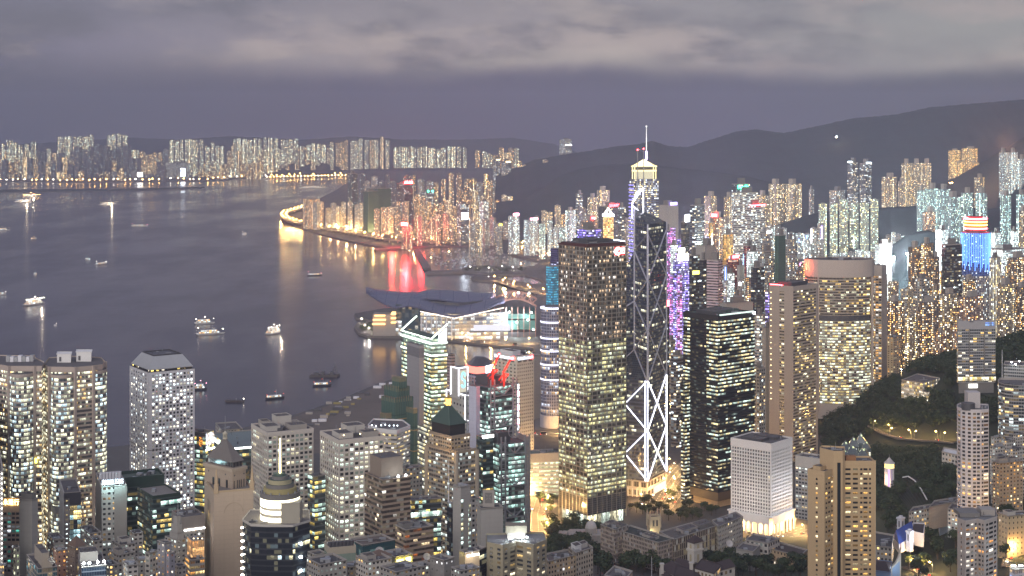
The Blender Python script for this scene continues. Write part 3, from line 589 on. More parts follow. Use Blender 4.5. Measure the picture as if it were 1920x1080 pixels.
# --- twin round-fronted towers at the left edge
def bay_tower(pts,bays,zt,Y,label,plantm,endbay=None):
 pg=[(PX(x,Y+d),Y+d)for x,d in pts]; z0=4
 rt=root('office_tower',label,'office tower',(*cen(pg),z0))
 m=MB(); m.prism(pg,z0,zt-4,0,None,1.7,3.65); m.build('facade',f_exch,rt)
 c=MB(); c.prism(offset(pg,.15),zt-4,zt,0); c.build('crown_band',pinkg,rt)
 m=MB(); m.poly([(*p,zt-.8)for p in offset(pg,-.4)]); m.build('roof',roofm,rt)
 for x0,x1,d0,d1,bulge,top in bays:
  a,b=(PX(x0,Y+d0),Y+d0),(PX(x1,Y+d1),Y+d1); L=math.hypot(b[0]-a[0],b[1]-a[1]); nx,ny=(b[1]-a[1])/L,-(b[0]-a[0])/L
  arc=[(a[0]+(b[0]-a[0])*s+nx*bulge*math.sin(math.pi*s)**.8,a[1]+(b[1]-a[1])*s+ny*bulge*math.sin(math.pi*s)**.8)for s in[i/10 for i in range(11)]]
  m=MB(); zc=zt-top; m.prism(arc,z0,zc-2.4,0,None,1.9,3.65); m.build('bay',f_exch2,rt)
  m=MB(); m.prism(offset(arc,.25),zc-2.4,zc,0,1); m.build('bay_cap',[pinkg,roofm],rt); m=MB(); m.prism(offset(arc,.25),z0+62,z0+68,0); m.build('louvre_storey',metal,rt)
  p=MB(); ff=[lerp(a,b,-.03),lerp(a,b,.05)]
  for s in(-.05,1.05):p_=lerp(a,b,s); p.cyl(p_[0]+nx*.3,p_[1]+ny*.3,z0,zt,1.5,None,4)
  p.build('pier',pinkg,rt)
 return rt,pg
rt,pg=bay_tower([(83,16),(92,2),(142,0),(176,9),(192,16),(197,32),(190,56),(150,66),(92,56)],[(95,139,2,0,9,6),(176,196,9,30,6,5)],ZT(688,1340),1340,'round fronted pink granite tower with white roof boxes',None)
zt=ZT(688,1340)-.8
for a,b,y0,h in((107,133,30,7.5),(143,171,36,8.5)):
 m=MB(); m.prism([(PX(a,1340+y0),1340+y0),(PX(b,1340+y0),1340+y0),(PX(b,1350+y0),1352+y0),(PX(a,1350+y0),1352+y0)],zt,zt+h,0,0); m.ring([(PX(a,1340+y0),1340+y0),(PX(b,1340+y0),1340+y0),(PX(b,1350+y0),1352+y0),(PX(a,1350+y0),1352+y0)],zt+h-.4,zt+h+.4,.5); m.box(PX(a+4,1340+y0),PX(a+8,1340+y0),1339.8+y0,1340+y0,zt+1,zt+5,1); m.build('plant_room',[white,dmetal],rt)
rt,pg=bay_tower([(-40,30),(-30,26),(16,0),(66,0),(78,0),(83,22),(60,60),(-30,66)],[(19,63,0,0,9,6)],ZT(686,1336),1336,'round fronted pink granite tower with a row of cooling units on its roof',None)
m=MB(); zt=ZT(686,1336)-.8
for i in range(7):x=PX(18+i*7,1366); m.box(x-2,x+1.2,1362+i*.6,1367+i*.6,zt,zt+5.5-(i%3)*.7,i%2)
m.build('cooling_unit',[metal,wmetal],rt)
sg=MB()
for x,y,w_ in((66,862,1.6),):sg.box(PX(x,1334),PX(x,1334)+w_,1333,1334,ZT(y+6,1334),ZT(y-3,1334))
sg.build('sign',e_yel,rt)
def RZ(pix,z):return[G(x,y,z)[:2]for x,y in pix]
# --- the two pale grid towers
wgrid=M('pale pink stone',(.56,.51,.46),.7,var=.18)
def grid_tower(xl,xc,xr,y,Y,th,cols_r,cols_l,label,n,plant,ww=.7,wh=.6,wall=wgrid,pm=f_win,fh=3.9,z0=None,proud=.7,crown=3.2,base=0,name='office_tower',cat='office tower',seed=1,roofp=1.2,cut=None,inset=0):
 pg=rect(xl,xc,xr,Y,th); zt=ZT(y,Y); z0=ground(*pg[0])if z0 is None else z0
 rt=root(name,label,cat,(*cen(pg),z0)); ip=offset(pg,-proud)
 m=MB(); m.prism(ip,cut if inset else z0-2,zt-crown,0,bottom=True); pn=Panes(); rows=round((zt-crown-z0-base)/fh)
 lo=cut if cut else z0+base
 rows=round((zt-crown-lo)/fh)
 relief(m,pn,ip[0],ip[1],lo,zt-crown,cols_r,rows,ww,wh,proud); relief(m,pn,ip[3],ip[0],lo,zt-crown,cols_l,rows,ww,wh,proud)
 for a in(1,2):relief(m,Panes(),ip[a],ip[(a+1)%4],lo,zt-crown,8,rows,ww,wh,proud)
 for p in ip:m.cyl(p[0],p[1],cut if inset else z0,zt-crown,proud*1.25,None,4)
 if lo>z0+1 and not base:m.prism(offset(pg,-inset)if inset else pg,z0-2,lo,0)
 m.build('wall',wall,rt); pn.finish(rt,pm,n)
 c=MB(); c.prism(offset(pg,.1),zt-crown,zt-roofp,0,None,bottom=True); c.ring(offset(pg,.1),zt-roofp,zt,-.6); c.build('parapet',wall,rt)
 m=MB(); m.poly([(*p,zt-roofp)for p in offset(pg,-.4)]); m.build('roof',roofm,rt)
 plants(rt,pg,zt-roofp,plant); equip(rt,offset(pg,-2),zt-roofp,14,1.1,seed)
 return rt,pg,zt,z0
grid_tower(471,501,588,811,1330,63,10,10,'pale grid tower of square windows with a lit white cabin among its rooftop boxes',100,[(.05,.35,.2,.6,4,conc_l),(.4,.72,.55,.85,9,conc_l),(.55,.9,.12,.45,4,conc),(.12,.3,.65,.9,5,conc)],seed=11,cut=40)
rt,pg,zt,z0=grid_tower(600,635,721,825,1280,63,9,9,'pale grid tower of square windows mostly lit, lamps along its rooftop boxes',100,[(.1,.4,.2,.6,4,conc_l),(.4,.78,.5,.85,7,conc_l),(.6,.92,.12,.4,4,conc)],seed=12,cut=34,pm=FM('office panes mostly lit',(.10,.10,.10),(.025,.028,.03),(1,.97,.8),(.9,1,.9),W=1,H=1,Lit=.6,Row=.55,Em=1.25,Warm=.5))
for u,v in((.15,.1),(.5,.08),(.92,.3),(.3,.65)):
 p=inquad(pg,u,v); m=MB(); m.beam((*p,zt-1),(*p,zt+2.4),.2); o=m.build('roof_lamp',dmetal,rt); m=MB(); m.sphere((*p,zt+2.6),.6,8); m.build('bulb',e_warm,o)
 # white modernist tower on arches
rt,pg,zt,z0=grid_tower(1370,1446,1486,832,1480,40,13,15,'white hotel tower of deep square windows standing on a row of orange lit arches',100,[(.1,.45,.3,.8,2.4,dmetal),(.55,.9,.2,.7,2,dmetal)],ww=.62,wh=.62,wall=M('white stone',(.74,.71,.69),.6,var=.1),pm=f_win_few,fh=3.3,z0=7,proud=.9,crown=7.5,base=0,cut=24,seed=13,inset=6)
m=MB(); pm_=MB()
for wall,n in((3,7),(0,6)):
 a,b=pg[wall],pg[(wall+1)%4]; a,b=[Vector(x)for x in(a,b)]; d=(b-a); L=d.length; d.normalize(); nn=Vector((d.y,-d.x)); s=L/n; w_=s*.76; a=a+nn*2.2-d*1.0 if wall==3 else a+nn*2.2
 for i in range(n):
  c=a+d*(s*(i+.5)); pts=[(c-d*s/2,24.5),(c-d*s/2,6)]
  arc=[(c+d*(-w_/2*math.cos(t_)),15+w_/2*1.25*math.sin(t_))for t_ in[math.pi*k/8 for k in range(9)]]
  seq=[(c-d*w_/2,6)]+arc+[(c+d*w_/2,6)]
  for(p,z),(q,y2)in zip(seq,seq[1:]):
   if abs((q-p).length)>.01:m.poly([(*p,z),(*q,y2),(*q,24.5),(*p,24.5)])
   m.poly([(*p,z),(*(p-nn*1.2),z),(*(q-nn*1.2),y2),(*q,y2)])
  for sd in(-1,1):
   e0,e1=c+d*sd*w_/2,c+d*sd*s/2
   if sd>0:e0,e1=e0,e1
   q=[e0,e1]if sd>0 else[e1,e0]; m.poly([(*q[0],6),(*q[1],6),(*q[1],24.5),(*q[0],24.5)])
m.build('arcade',M('white stone arcade',(.74,.71,.69),.6,var=.1),rt)
m=MB(); m.prism(offset(pg,2.4),24.4,25.6,0,0); m.build('ledge',white,rt)
for u in(.25,.75):q=lerp(pg[0],pg[1],u); lamp('wall_floodlight',(q[0]+20,q[1]-16,44),7500,(.88,.92,1),1,rt); q=lerp(pg[3],pg[0],u); lamp('wall_floodlight',(q[0]-12,q[1]-18,40),2600,(1,.85,.75),1,rt)
c=cen(pg)
for p in(lerp(pg[3],pg[0],.25),lerp(pg[3],pg[0],.7),lerp(pg[0],pg[1],.3),lerp(pg[0],pg[1],.75)):q=lerp(p,c,.05); lamp('arcade_lamp',(q[0],q[1],12),5200,(1,.6,.22),1,rt)
# punched white tower with the blue lettering and red flag mark
rt,pg,zt,z0=grid_tower(926,969,1001,668,1740,48,8,6,'white punched window tower lettered in blue lights with a red flag mark',100,[(.1,.55,.25,.8,5,wmetal),(.6,.9,.3,.7,2.5,dmetal)],ww=.5,wh=.45,wall=M('white tile',(.52,.49,.46),.7,var=.12),pm=f_win_few,fh=4.0,z0=4,proud=.5,crown=8.5,seed=14)
for wall,body,w_ in((3,'Bank of America',.74),(0,'Bank of America',.72)):
 a,b=pg[wall],pg[(wall+1)%4]; L=math.hypot(b[0]-a[0],b[1]-a[1]); ux,uy=(b[0]-a[0])/L,(b[1]-a[1])/L
 o=(a[0]+ux*L*.05+uy*.8,a[1]+uy*L*.05-ux*.8,zt-4.3); text(body,o,(ux,uy),3.0,E('blue white letters',(.62,.8,1),3),rt,.4,'lettering',L*w_)
 f=MB(); q=lambda u,z:(a[0]+ux*u+uy*.9,a[1]+uy*u-ux*.9,zt-4.3+z); u0=L*.83
 f.poly([q(u0,-.6),q(u0+3.2,1),q(u0+1.4,3.4),q(u0-1.2,2.2)]); f.build('flag_mark',e_red,rt)
 d=MB()
 for k in range(3):s0,s1=lerp(a,b,.06+k*.31),lerp(a,b,.27+k*.31); d.prism([(s0[0]+uy*.3,s0[1]-ux*.3),(s1[0]+uy*.3,s1[1]-ux*.3),s1,s0],zt-7.4,zt-5.6,0,0,bottom=True)
 d.build('louvre',dmetal,rt)
 # --- tan hotel tower with the pyramid roof
def pyramid_hotel():
 Y=1170; z0=42; lo=rect(383,401,475,Y,70); zl=ZT(921,Y)
 rt=root('office_tower','tan stone tower with a grey pyramid roof, cupola and blank front wall','office tower',(*cen(lo),z0))
 m=MB(); m.prism(lo,z0-3,zl-1.5,0,None,7,3.6); m.build('front_wall',f_blankt,rt)
 m=MB(); m.ring(lo,zl-1.5,zl,-.7); m.build('parapet',tanm,rt)
 m=MB(); m.poly([(*p,zl-1.4)for p in offset(lo,-.6)]); m.build('terrace',pave,rt)
 pn=Panes(); a,b=lo[3],lo[0]; punched(pn,a,b,z0+4,zl-12,30,[(.5,.36)],.55); pn.finish(rt,f_win_few,40)
 tw=rect(383.6,436,461,Y+13,40); zt=ZT(879,Y+13)
 m=MB(); m.prism(tw,zl-4,zt-2.5,0,0); m.build('tower_wall',M('tan stone',(.42,.335,.26),.75,var=.15),rt)
 m=MB(); m.prism(offset(tw,.9),zt-2.5,zt,0,0,bottom=True); m.build('cornice',M('tan stone',(.44,.36,.28),.75,var=.15),rt)
 pn=Panes()
 for wall,us in((3,(.32,.42,.53,.8)),(0,(.12,.36,.5,.65,.85))):
  for u in us:pn.add(lerp(tw[wall],tw[(wall+1)%4],u-.035),lerp(tw[wall],tw[(wall+1)%4],u+.035),zt-18,zt-9.5,.05)
 pn.finish(rt,f_win_few,20,'tall_window')
 dm=MB()
 for wall,us in((3,(.15,.75)),(0,(.15,.85))):
  for u in us:
   p=lerp(tw[wall],tw[(wall+1)%4],u); q=tw[wall]; r_=tw[(wall+1)%4]; L=math.hypot(r_[0]-q[0],r_[1]-q[1]); ux,uy=(r_[0]-q[0])/L,(r_[1]-q[1])/L
   k=MB(); k.poly([(p[0]-ux*.8+uy*.06,p[1]-uy*.8-ux*.06,zt-5.5),(p[0]+uy*.06,p[1]-ux*.06,zt-6.4),(p[0]+ux*.8+uy*.06,p[1]+uy*.8-ux*.06,zt-5.5),(p[0]+uy*.06,p[1]-ux*.06,zt-4.6)]); k.build('diamond_window',dmetal,rt)
 cp=offset(tw,-2); m=MB(); m.prism(cp,zt,zt+4.5,0,None,3,4.5); m.build('clerestory',FM('clerestory',(.16,.14,.13),(.03,.03,.035),WARM,WHITE,W=.8,H=.75,Lit=0,Row=0,Em=0),rt)
 ep=offset(tw,-1.0); za=ZT(826,Y+20)
 m=MB(); m.pyramid(ep,zt+4.5,za,.07,0); m.prism(ep,zt+4.3,zt+4.55,0,None,bottom=True); m.build('roof',FM('seamed metal roof',(.20,.18,.17),(.17,.155,.145),WARM,WHITE,W=.9,H=1,Lit=0,Row=0,Em=0),rt)
 c=cen(ep); k=MB(); k.cyl(*c,za-.5,za+.6,1.9,1.9,12,0,0)
 for i in range(8):t_=i*math.pi/4; k.cyl(c[0]+1.4*math.cos(t_),c[1]+1.4*math.sin(t_),za+.6,za+3.2,.22,None,6)
 k.cyl(*c,za+3.2,za+3.9,2.0,2.0,12,0,0); k.sphere((*c,za+3.9),1.5,12,0,1,0); k.build('cupola',M('pale stone',(.5,.46,.36)),rt)
 k=MB(); k.cyl(*c,za+4.5,ZT(784,Y+20),.22,.1,6,0,0); k.build('spire',metal,rt)
 for p in(lo[0],lo[1]):
  x,y=p[0]+(1.6 if p is lo[0]else-1.2),p[1]+1.5; k=MB(); k.box(x-1.6,x+1.6,y-1.6,y+1.6,zl-2,zl+5); k.pyramid([(x-1.2,y-1.2),(x+1.2,y-1.2),(x+1.2,y+1.2),(x-1.2,y+1.2)],zl+5,zl+17,.2); k.build('obelisk',tanm,rt)
 a,b=lo[0],lo[1]; L=math.hypot(b[0]-a[0],b[1]-a[1]); ux,uy=(b[0]-a[0])/L,(b[1]-a[1])/L; k=MB(); pts=[(a[0]+ux*(L*.5+7*math.cos(t_))+uy*.05,a[1]+uy*(L*.5+7*math.cos(t_))-ux*.05,zl-17+7*math.sin(t_))for t_ in[math.pi*i/14 for i in range(15)]]
 edges(k,pts,.3); k.build('arch_moulding',M('tan moulding',(.36,.28,.21)),rt)
pyramid_hotel()
# --- dark blue glass tower with the glowing tiered drum and lit spire
def drum_tower():
 Y=1100; pg=[(PX(455,Y+16),Y+16),(PX(471,Y+2),Y+2),(PX(500,Y),Y),(PX(549,Y),Y),(PX(581,Y+14),Y+14),(PX(579,Y+44),Y+44),(PX(470,Y+44),Y+44)]
 zt=ZT(984,Y); z0=50; rt=root('office_tower','dark blue glass tower topped by a glowing tiered drum and bright yellow spire','office tower',(*cen(pg),z0))
 m=MB(); m.prism(pg,z0-3,zt-1.5,0,None,2.6,3.9); m.build('curtain_wall',f_dkglass,rt)
 m=MB(); m.prism(offset(pg,.4),zt-1.5,zt-.6,0,None,bottom=True); m.ring(offset(pg,.4),zt-.6,zt,-.5); m.build('parapet',conc_l,rt)
 m=MB(); m.poly([(*p,zt-.6)for p in offset(pg,.1)]); m.build('roof',pave,rt)
 cx,cy_=PX(525,Y+22),Y+22; px=(Y+22)/F; dr=36*px
 zc=lambda y:ZT(y,Y+22)
 m=MB(); m.cyl(cx,cy_,zt-.6,zc(933),dr,None,40,0,0); m.build('drum',M('pale drum',(.6,.56,.46)),rt)
 for y0,y1 in((945,930),(957,950),(972,963)):
  m=MB(); m.cyl(cx,cy_,zc(y0),zc(y1),dr+.25,None,40,0,0); m.build('light_ring',E('warm ring',(1,.93,.66),2.6,True),rt)
 m=MB(); m.cyl(cx,cy_,zc(930),zc(921),dr+.5,None,40,0,0); m.build('drum_band',conc_d,rt)
 t_=MB(); t_.cyl(cx,cy_,zc(921),zc(912),dr*.86,None,32,0,0); t_.build('terrace_wall',M('gilded wall',(.4,.34,.16)),rt)
 for i in range(26):
  if i%2==0:a=2*math.pi*i/26; k=MB(); k.box(cx+dr*.95*math.cos(a)-.35,cx+dr*.95*math.cos(a)+.35,cy_+dr*.95*math.sin(a)-.35,cy_+dr*.95*math.sin(a)+.35,zc(921),zc(917)); k.build('terrace_post',metal,rt)
 for y0,y1,r_ in((914,905,26),(905,897,22),(897,891,15)):
  m=MB(); m.cyl(cx,cy_,zc(y0),zc(y1),r_*px,None,32,0,1); m.build('tier',[conc_d if y0!=905 else M('tier painted lit',(.42,.38,.24)),roof_g],rt)  # light on the middle tier is put into its paler colour
 m=MB(); m.cyl(cx,cy_,zc(891),zc(887),9*px,None,16,0,0); m.build('spire_base',coppr,rt)
 m=MB(); m.cyl(cx,cy_,zc(887),zc(822),2.0*px,1.5*px,10,0,0); m.build('spire',E('lit spire',(1,.86,.42),3.2,True),rt)
 m=MB(); a,b=PX(527,Y+6),PX(562,Y+6); m.box(a,b,Y+6,Y+22,zt-.6,zt+13.5); m.ring([(a,Y+6),(b,Y+6),(b,Y+22),(a,Y+22)],zt+13.4,zt+14,.2); m.build('plant_room',M('beige panel',(.4,.37,.3)),rt)
 for i in range(9):
  k=MB(); k.sphere((pg[0][0]-.4,pg[0][1]-.4,zt-6-i*4.9),.75,8); k.build('wall_lamp',e_lamp,rt)
 for i in range(3):
  k=MB(); p=lerp(pg[3],pg[4],.45); k.sphere((p[0]+.5,p[1]-.5,zt-15-i*9.6),.9,8); k.build('wall_lamp',e_flood,rt)
 equip(rt,[(pg[0][0]+4,Y+8),(pg[2][0],Y+3),(pg[2][0]+3,Y+8),(pg[0][0]+5,Y+13)],zt-.6,7,.7,8)
drum_tower()
# --- the tan flats in front of the park
def tan_flats():
 z0=78; Y=1056; rt=root('apartment_tower','tan apartment tower, two wings joined by a taller core with a dark glass stripe','apartment tower',(PX(1570,Y),Y+8,z0))
 wm=M('warm tan render',(.50,.36,.21),.8,var=.14); ed=M('tan edge',(.56,.42,.26),.8)
 lw=rect(1514.5,1546,1563,Y,42); zl=ZT(884,Y)
 cr=[(PX(1537,Y+18),Y+18),(PX(1558,Y+9),Y+9),(PX(1563,Y+7),Y+7),(PX(1580,Y+7),Y+7),(PX(1584,Y+9),Y+9),(PX(1584,Y+22),Y+22),(PX(1540,Y+26),Y+26)]; zc=ZT(845,Y+8)
 rw=front(1583,1640.5,Y+10,16); zr=ZT(864,Y+10)
 for nm,pg,z in(('wing_wall',lw,zl),('core_wall',cr,zc),('wing_wall',rw,zr)):
  m=MB(); m.prism(pg,z0-12,z-1.2,0); m.ring(pg,z-1.2,z,-.5); m.ring(pg,z-3.0,z-2.6,.15); m.build(nm,wm,rt)
  m=MB(); m.poly([(*p,z-1.2)for p in offset(pg,-.3)]); m.build('roof',roofm,rt)
 pn=Panes(); fh=3.28; rows=30
 a,b=rw[0],rw[1]; punched(pn,a,b,zr-4.2-rows*fh,zr-4.2,rows,[(.12,.17),(.36,.16),(.555,.07),(.69,.13),(.84,.06)],.42)
 punched(pn,lw[3],lw[0],zl-4.4-rows*fh,zl-4.4,rows,[(.54,.11)],.44)
 punched(pn,lw[0],lw[1],zl-4-rows*fh,zl-4,rows,[(.2,.16),(.5,.2),(.84,.18)],.42)
 pn.finish(rt,f_home,100)
 m=MB(); m.box(PX(1570,Y+6.8),PX(1576,Y+6.8),Y+6.7,Y+7.1,z0,zc-8); m.build('glass_stripe',glassd,rt)
 m=MB(); m.box(rw[1][0]-.2,rw[1][0]+.5,rw[1][1]-.4,rw[1][1]+1,z0-10,zr+.2); m.build('corner_strip',ed,rt)
 equip(rt,offset(rw,-1.5),zr-1.2,4,.8,3); plants(rt,lw,zl-1.2,[(.3,.8,.4,.85,2.6,wm)]); equip(rt,[(PX(1545,Y+22),Y+14),(PX(1580,Y+9),Y+9),(PX(1581,Y+20),Y+20),(PX(1545,Y+22),Y+22)],zc-1.2,7,.8,5)
 m=MB(); m.box(rw[0][0]+2,rw[0][0]+9,rw[0][1]+4,rw[0][1]+9,zr-1.2,zr+2.2); m.build('lift_room',M('rusty tank',(.3,.15,.07)),rt)
 for i in range(26):
  p=lerp(lw[0],lw[1],.97); k=MB(); k.sphere((p[0]+.6,p[1]-.5,zl-6-i*3.28),.42,6); k.build('landing_lamp',e_warm,rt)
tan_flats()
# --- concrete slab, elliptical hotel and its neighbours
pg=rect(1443,1487.5,1533,1800,44)
rt=bldg('concrete slab tower with a red lit roof corner, standing in front of the curved tower',pg,ZT(537,1800),f_slabstrip,z0=10,fh=3.6,bw=4,plant=[(.15,.8,.2,.8,4,dmetal)],clutter=12,band=5,bandm=M('warm concrete',(.43,.37,.33)))
m=MB(); e=offset(pg,.35); z0,zt=8,ZT(537,1800)-1
for u0,u1 in((0,.42),(.62,1.0)):m.prism([lerp(e[3],e[0],u0),lerp(e[3],e[0],u1),lerp(pg[3],pg[0],u1),lerp(pg[3],pg[0],u0)],z0,zt,0,0)
m.prism([lerp(e[3],e[0],.42),lerp(e[3],e[0],.62),lerp(pg[3],pg[0],.62),lerp(pg[3],pg[0],.42)],zt-6,zt,0,0,bottom=True)
m.prism([lerp(e[0],e[1],.93),e[1],pg[1],lerp(pg[0],pg[1],.93)],z0,zt,0,0); m.build('concrete_wall',FM('panelled concrete',(.43,.37,.33),(.3,.3,.3),WARM,WHITE,W=0,H=0,Lit=0,Row=0,Em=0),rt)
for i in range(20):
 p=lerp(e[3],e[0],.08); k=MB(); k.sphere((p[0]-.3,p[1]-.3,zt-8-i*6.6),.5,6); k.build('wall_lamp',e_warm,rt)
k=MB(); k.beam((*lerp(pg[3],pg[0],.02),zt+1.4),(*lerp(pg[3],pg[0],.55),zt+1.4),.8); k.build('red_light',e_red,rt)
def oval():
 Y=2020; cx=PX(1574,Y+24); ax,by=45.5,27; n=40
 pg=[(cx+ax*math.cos(2*math.pi*i/n),Y+26+by*math.sin(2*math.pi*i/n))for i in range(n)]
 zt=ZT(488,Y+4); z0=24; rt=root('hotel_tower','broad curved hotel tower with a plain pale crown band glowing red at one end','hotel',(cx,Y+26,z0))
 z1,z2,z3,z4=ZT(520,Y),ZT(592,Y),ZT(602,Y),ZT(758,Y)
 m=MB(); m.prism(pg,z4,z3,1,None,4.0,3.6); m.prism(pg,z2,z1,0,None,4.0,3.6); m.build('facade',[f_conrad,f_conrad2],rt)
 m=MB(); m.prism(offset(pg,-.4),z3,z2,0); m.build('plant_storey',dmetal,rt)
 m=MB(); m.prism(offset(pg,.3),z1,zt,0,None,bottom=True); m.ring(offset(pg,.3),zt-.1,zt+.5,-1.0); m.build('crown_band',M('hotel stone',(.46,.40,.36),var=.12),rt)
 m=MB(); m.poly([(*p,zt-1.0)for p in offset(pg,-.5)]); m.build('roof',roofm,rt); equip(rt,offset(pg,-8),zt-1,12,1.3,77)
 m=MB(); m.prism(offset(pg,.5),z0-8,z4,0,None); m.build('base',M('hotel stone',(.46,.40,.36),var=.12),rt)
 for x in(1532,1633):
  f=MB(); xx=PX(x,Y+14); f.box(xx-1.1,xx+1.1,Y+5,Y+12,z0,z1); f.build('side_fin',pinkg,rt)
 lamp('red_crown_lamp',(cx-ax-5,Y+16,zt-9),16000,(1,.12,.05),1,rt)
oval()
pg=rect(1636,1653,1663,2090,30); rt=bldg('narrow lit slab with a plain tan end wall behind the curved hotel tower',pg,ZT(498,2090),FM('lit hotel slab',(.45,.40,.36),(.03,.03,.03),(1,.68,.34),(1,.95,.9),W=.86,H=.6,Lit=.6,Row=.1,Em=1.3,Mull=1),z0=20,fh=3.4,bw=4,clutter=4,band=14,bandm=M('slab stone',(.46,.41,.37)),name='apartment_tower',cat='apartment tower')
m=MB(); e=offset(pg,.4); m.prism([e[0],e[1],pg[1],pg[0]],18,ZT(498,2090)-13.9,0,0); m.build('end_wall',M('slab stone',(.46,.39,.33)),rt)
bldg('small plain tan block beside the tree covered hill',rect(1663,1675,1688,2060,45),ZT(632,2060),f_resit,z0=30,clutter=4,name='apartment_block',cat='apartment block',fh=3,bw=4)
# --- banking hall of trusses, and towers around it
def truss_bank():
 z0=8; rt=root('bank_tower','grey bank tower hung from exposed trusses and ladder masts with red lit roof cranes','bank tower',(-10,1440,z0)); mm=M('truss metal',(.30,.30,.32),.45,.3)
 f=FM('bank glass',(.16,.17,.17),(.035,.045,.045),(.75,1,.93),(.9,1,.95),W=.95,H=.66,Lit=.5,Row=.8,Em=1.15,Warm=.6,Mull=3)
 def bay(xl,xc,xr,y,Y,th,name):
  pg=rect(xl,xc,xr,Y,th); zt=ZT(y,Y); m=MB(); m.prism(offset(pg,-1),z0,zt-6,0,1,3.2,3.9); m.build('glazing',[f,roofm],rt)
  e=offset(pg,.9); mods=[zt-4-29*k for k in range(int((zt-z0)/29)+1)]
  for wall,us in((3,(.0,.22)),(0,(.1,.86))):
   for u in us:
    p,q=lerp(e[wall],e[(wall+1)%4],u),lerp(e[wall],e[(wall+1)%4],min(1,u+.13)); m=MB()
    for r_ in(p,q):m.cyl(*r_,z0,zt+1,.75,None,8,0,0)
    for k in range(int((zt-z0)/3.9)):m.beam((*p,z0+3+k*3.9),(*q,z0+3+k*3.9),.7)
    m.build('ladder_mast',mm,rt)
  a,b=e[0],e[1]
  for z in mods[:-1]if mods[-1]<z0+12 else mods:
   m=MB(); c=lerp(a,b,.52)
   for p,s in((lerp(a,b,.2),1),(lerp(a,b,.88),1)):m.beam((*p,z-1),(*c,z-11),1.2); m.beam((*p,z-11),(*c,z-11),.8); m.beam((*p,z),(*p,z-11.4),.8)
   m.beam((*c,z-1),(*c,z-11),.8); m.beam((*lerp(a,b,.88),z-1),(*lerp(a,b,1.03),z-8),1.1); m.beam((*lerp(a,b,.2),z-1),(*lerp(e[3],a,.8),z-10),1.1); m.build('hanger_truss',mm,rt); m=MB(); m.beam((*lerp(e[3],a,.25),z-2),(*lerp(e[3],a,.02),z-12),1.1); m.build('side_brace',mm,rt)
  return pg,zt
 pg,zt=bay(914,935,991,822,1400,62,'front')
 m=MB(); p0,p1=lerp(pg[0],pg[1],1.0),pg[2]; e=offset(pg,.3); m.prism([lerp(e[0],e[1],.93),(e[1][0]+.6,e[1][1]),pg[2],lerp(pg[0],pg[1],.93)],z0,zt-1,0,0); m.build('end_panel',conc,rt)
 d=cen(pg); k=MB(); cx,cy_=lerp(pg[0],pg[1],.5); r_=6
 pts=[(cx+math.cos(2*math.pi*i/12)*r_*.8,cy_+6+math.cos(2*math.pi*i/12)*3,zt+4+math.sin(2*math.pi*i/12)*r_)for i in range(13)]; edges(k,pts,.8); edges(k,[pts[0],pts[6]],.6); edges(k,[pts[3],pts[9]],.6); edges(k,[pts[2],pts[8]],.6); k.build('ring_truss',mm,rt)
 plants(rt,pg,zt-6,[(.1,.5,.3,.9,9,dmetal)])
 pg2,zt2=bay(878,915,967,715,1450,52,'back')
 plants(rt,pg2,zt2-6,[(.2,.7,.3,.9,8,M('dark plant',(.10,.09,.1)))])
 wp=rect(879,893,900,1442,40); m=MB(); m.prism(wp,z0,ZT(725,1442),0,1,4,4); m.build('service_tower',[FM('white service panels',(.50,.50,.60),(.3,.3,.36),WARM,WHITE,W=.0,H=.9,Lit=0,Row=0,Em=0),roofm],rt)
 for i,(x,y)in enumerate(((930,672),(951,680))):
  Y=1455; b=P(x-6,y+20,Y); k=MB(); k.beam((b[0],Y,zt2-6),(b[0],Y,b[2]),2.2); k.beam((b[0]-1,Y,b[2]),P(x+6,y-6,Y),1.6); k.beam((b[0],Y,b[2]),P(x-16,y+34,Y),1.0); k.beam(P(x+3,y+22,Y),P(x-13,y+38,Y),.9); k.beam(P(x+3,y+22,Y),(b[0],Y,b[2]),.9); o=k.build('roof_crane',redm,rt)
  l=MB(); l.sphere(P(x+6,y-8,Y),1.0,8); l.build('beacon',e_red,o); lamp('crane_lamp',(b[0]+4,Y-6,b[2]+3),9000,(1,.1,.06),1,rt)
 k=MB(); q0,q1=lerp(pg2[0],pg2[1],1.04),pg2[1]
 for i in range(8):
  k=MB(); z=ZT(725+i*13,1470); k.box(pg2[1][0]+.4,pg2[1][0]+3.2,pg2[1][1]-.5,pg2[1][1]+.5,z-2.4,z+2.4); k.build('lit_stair',e_pink if i%2 else E('white stair',(.85,.9,1),2.2),rt)
truss_bank()
# round-ended tower with the red and white sign band
pg=[(PX(x,1560+d),1560+d)for x,d in((874,26),(880,8),(893,0),(910,4),(924,16),(926,40),(880,46))]
rt=bldg('violet lit tower ringed by a red and white neon band under its dark roof',pg,ZT(700,1560),FM('violet panel',(.36,.36,.46),(.05,.06,.1),WARM,(.8,.85,1),W=.8,H=.5,Lit=.25,Row=.7,Em=1.1),z0=5,clutter=3)
zt=ZT(700,1560); e=offset(pg,.6)
for i0,i1,mt_,nm in((0,3,e_redwash,'red_sign_band'),(3,4,e_scr,'white_sign_band'),(4,5,e_orange,'orange_sign_band')):
 m=MB()
 for i in range(i0,i1):m.poly([(*e[i],zt-.5),(*e[i+1],zt-.5),(*e[i+1],zt+6.5),(*e[i],zt+6.5)])
 m.build(nm,mt_,rt)
m=MB(); m.pyramid(offset(pg,-1),zt+6.5,zt+13,.35,0); m.prism(offset(pg,-1),zt-1,zt+6.5,0); m.build('dome_roof',dmetal,rt)
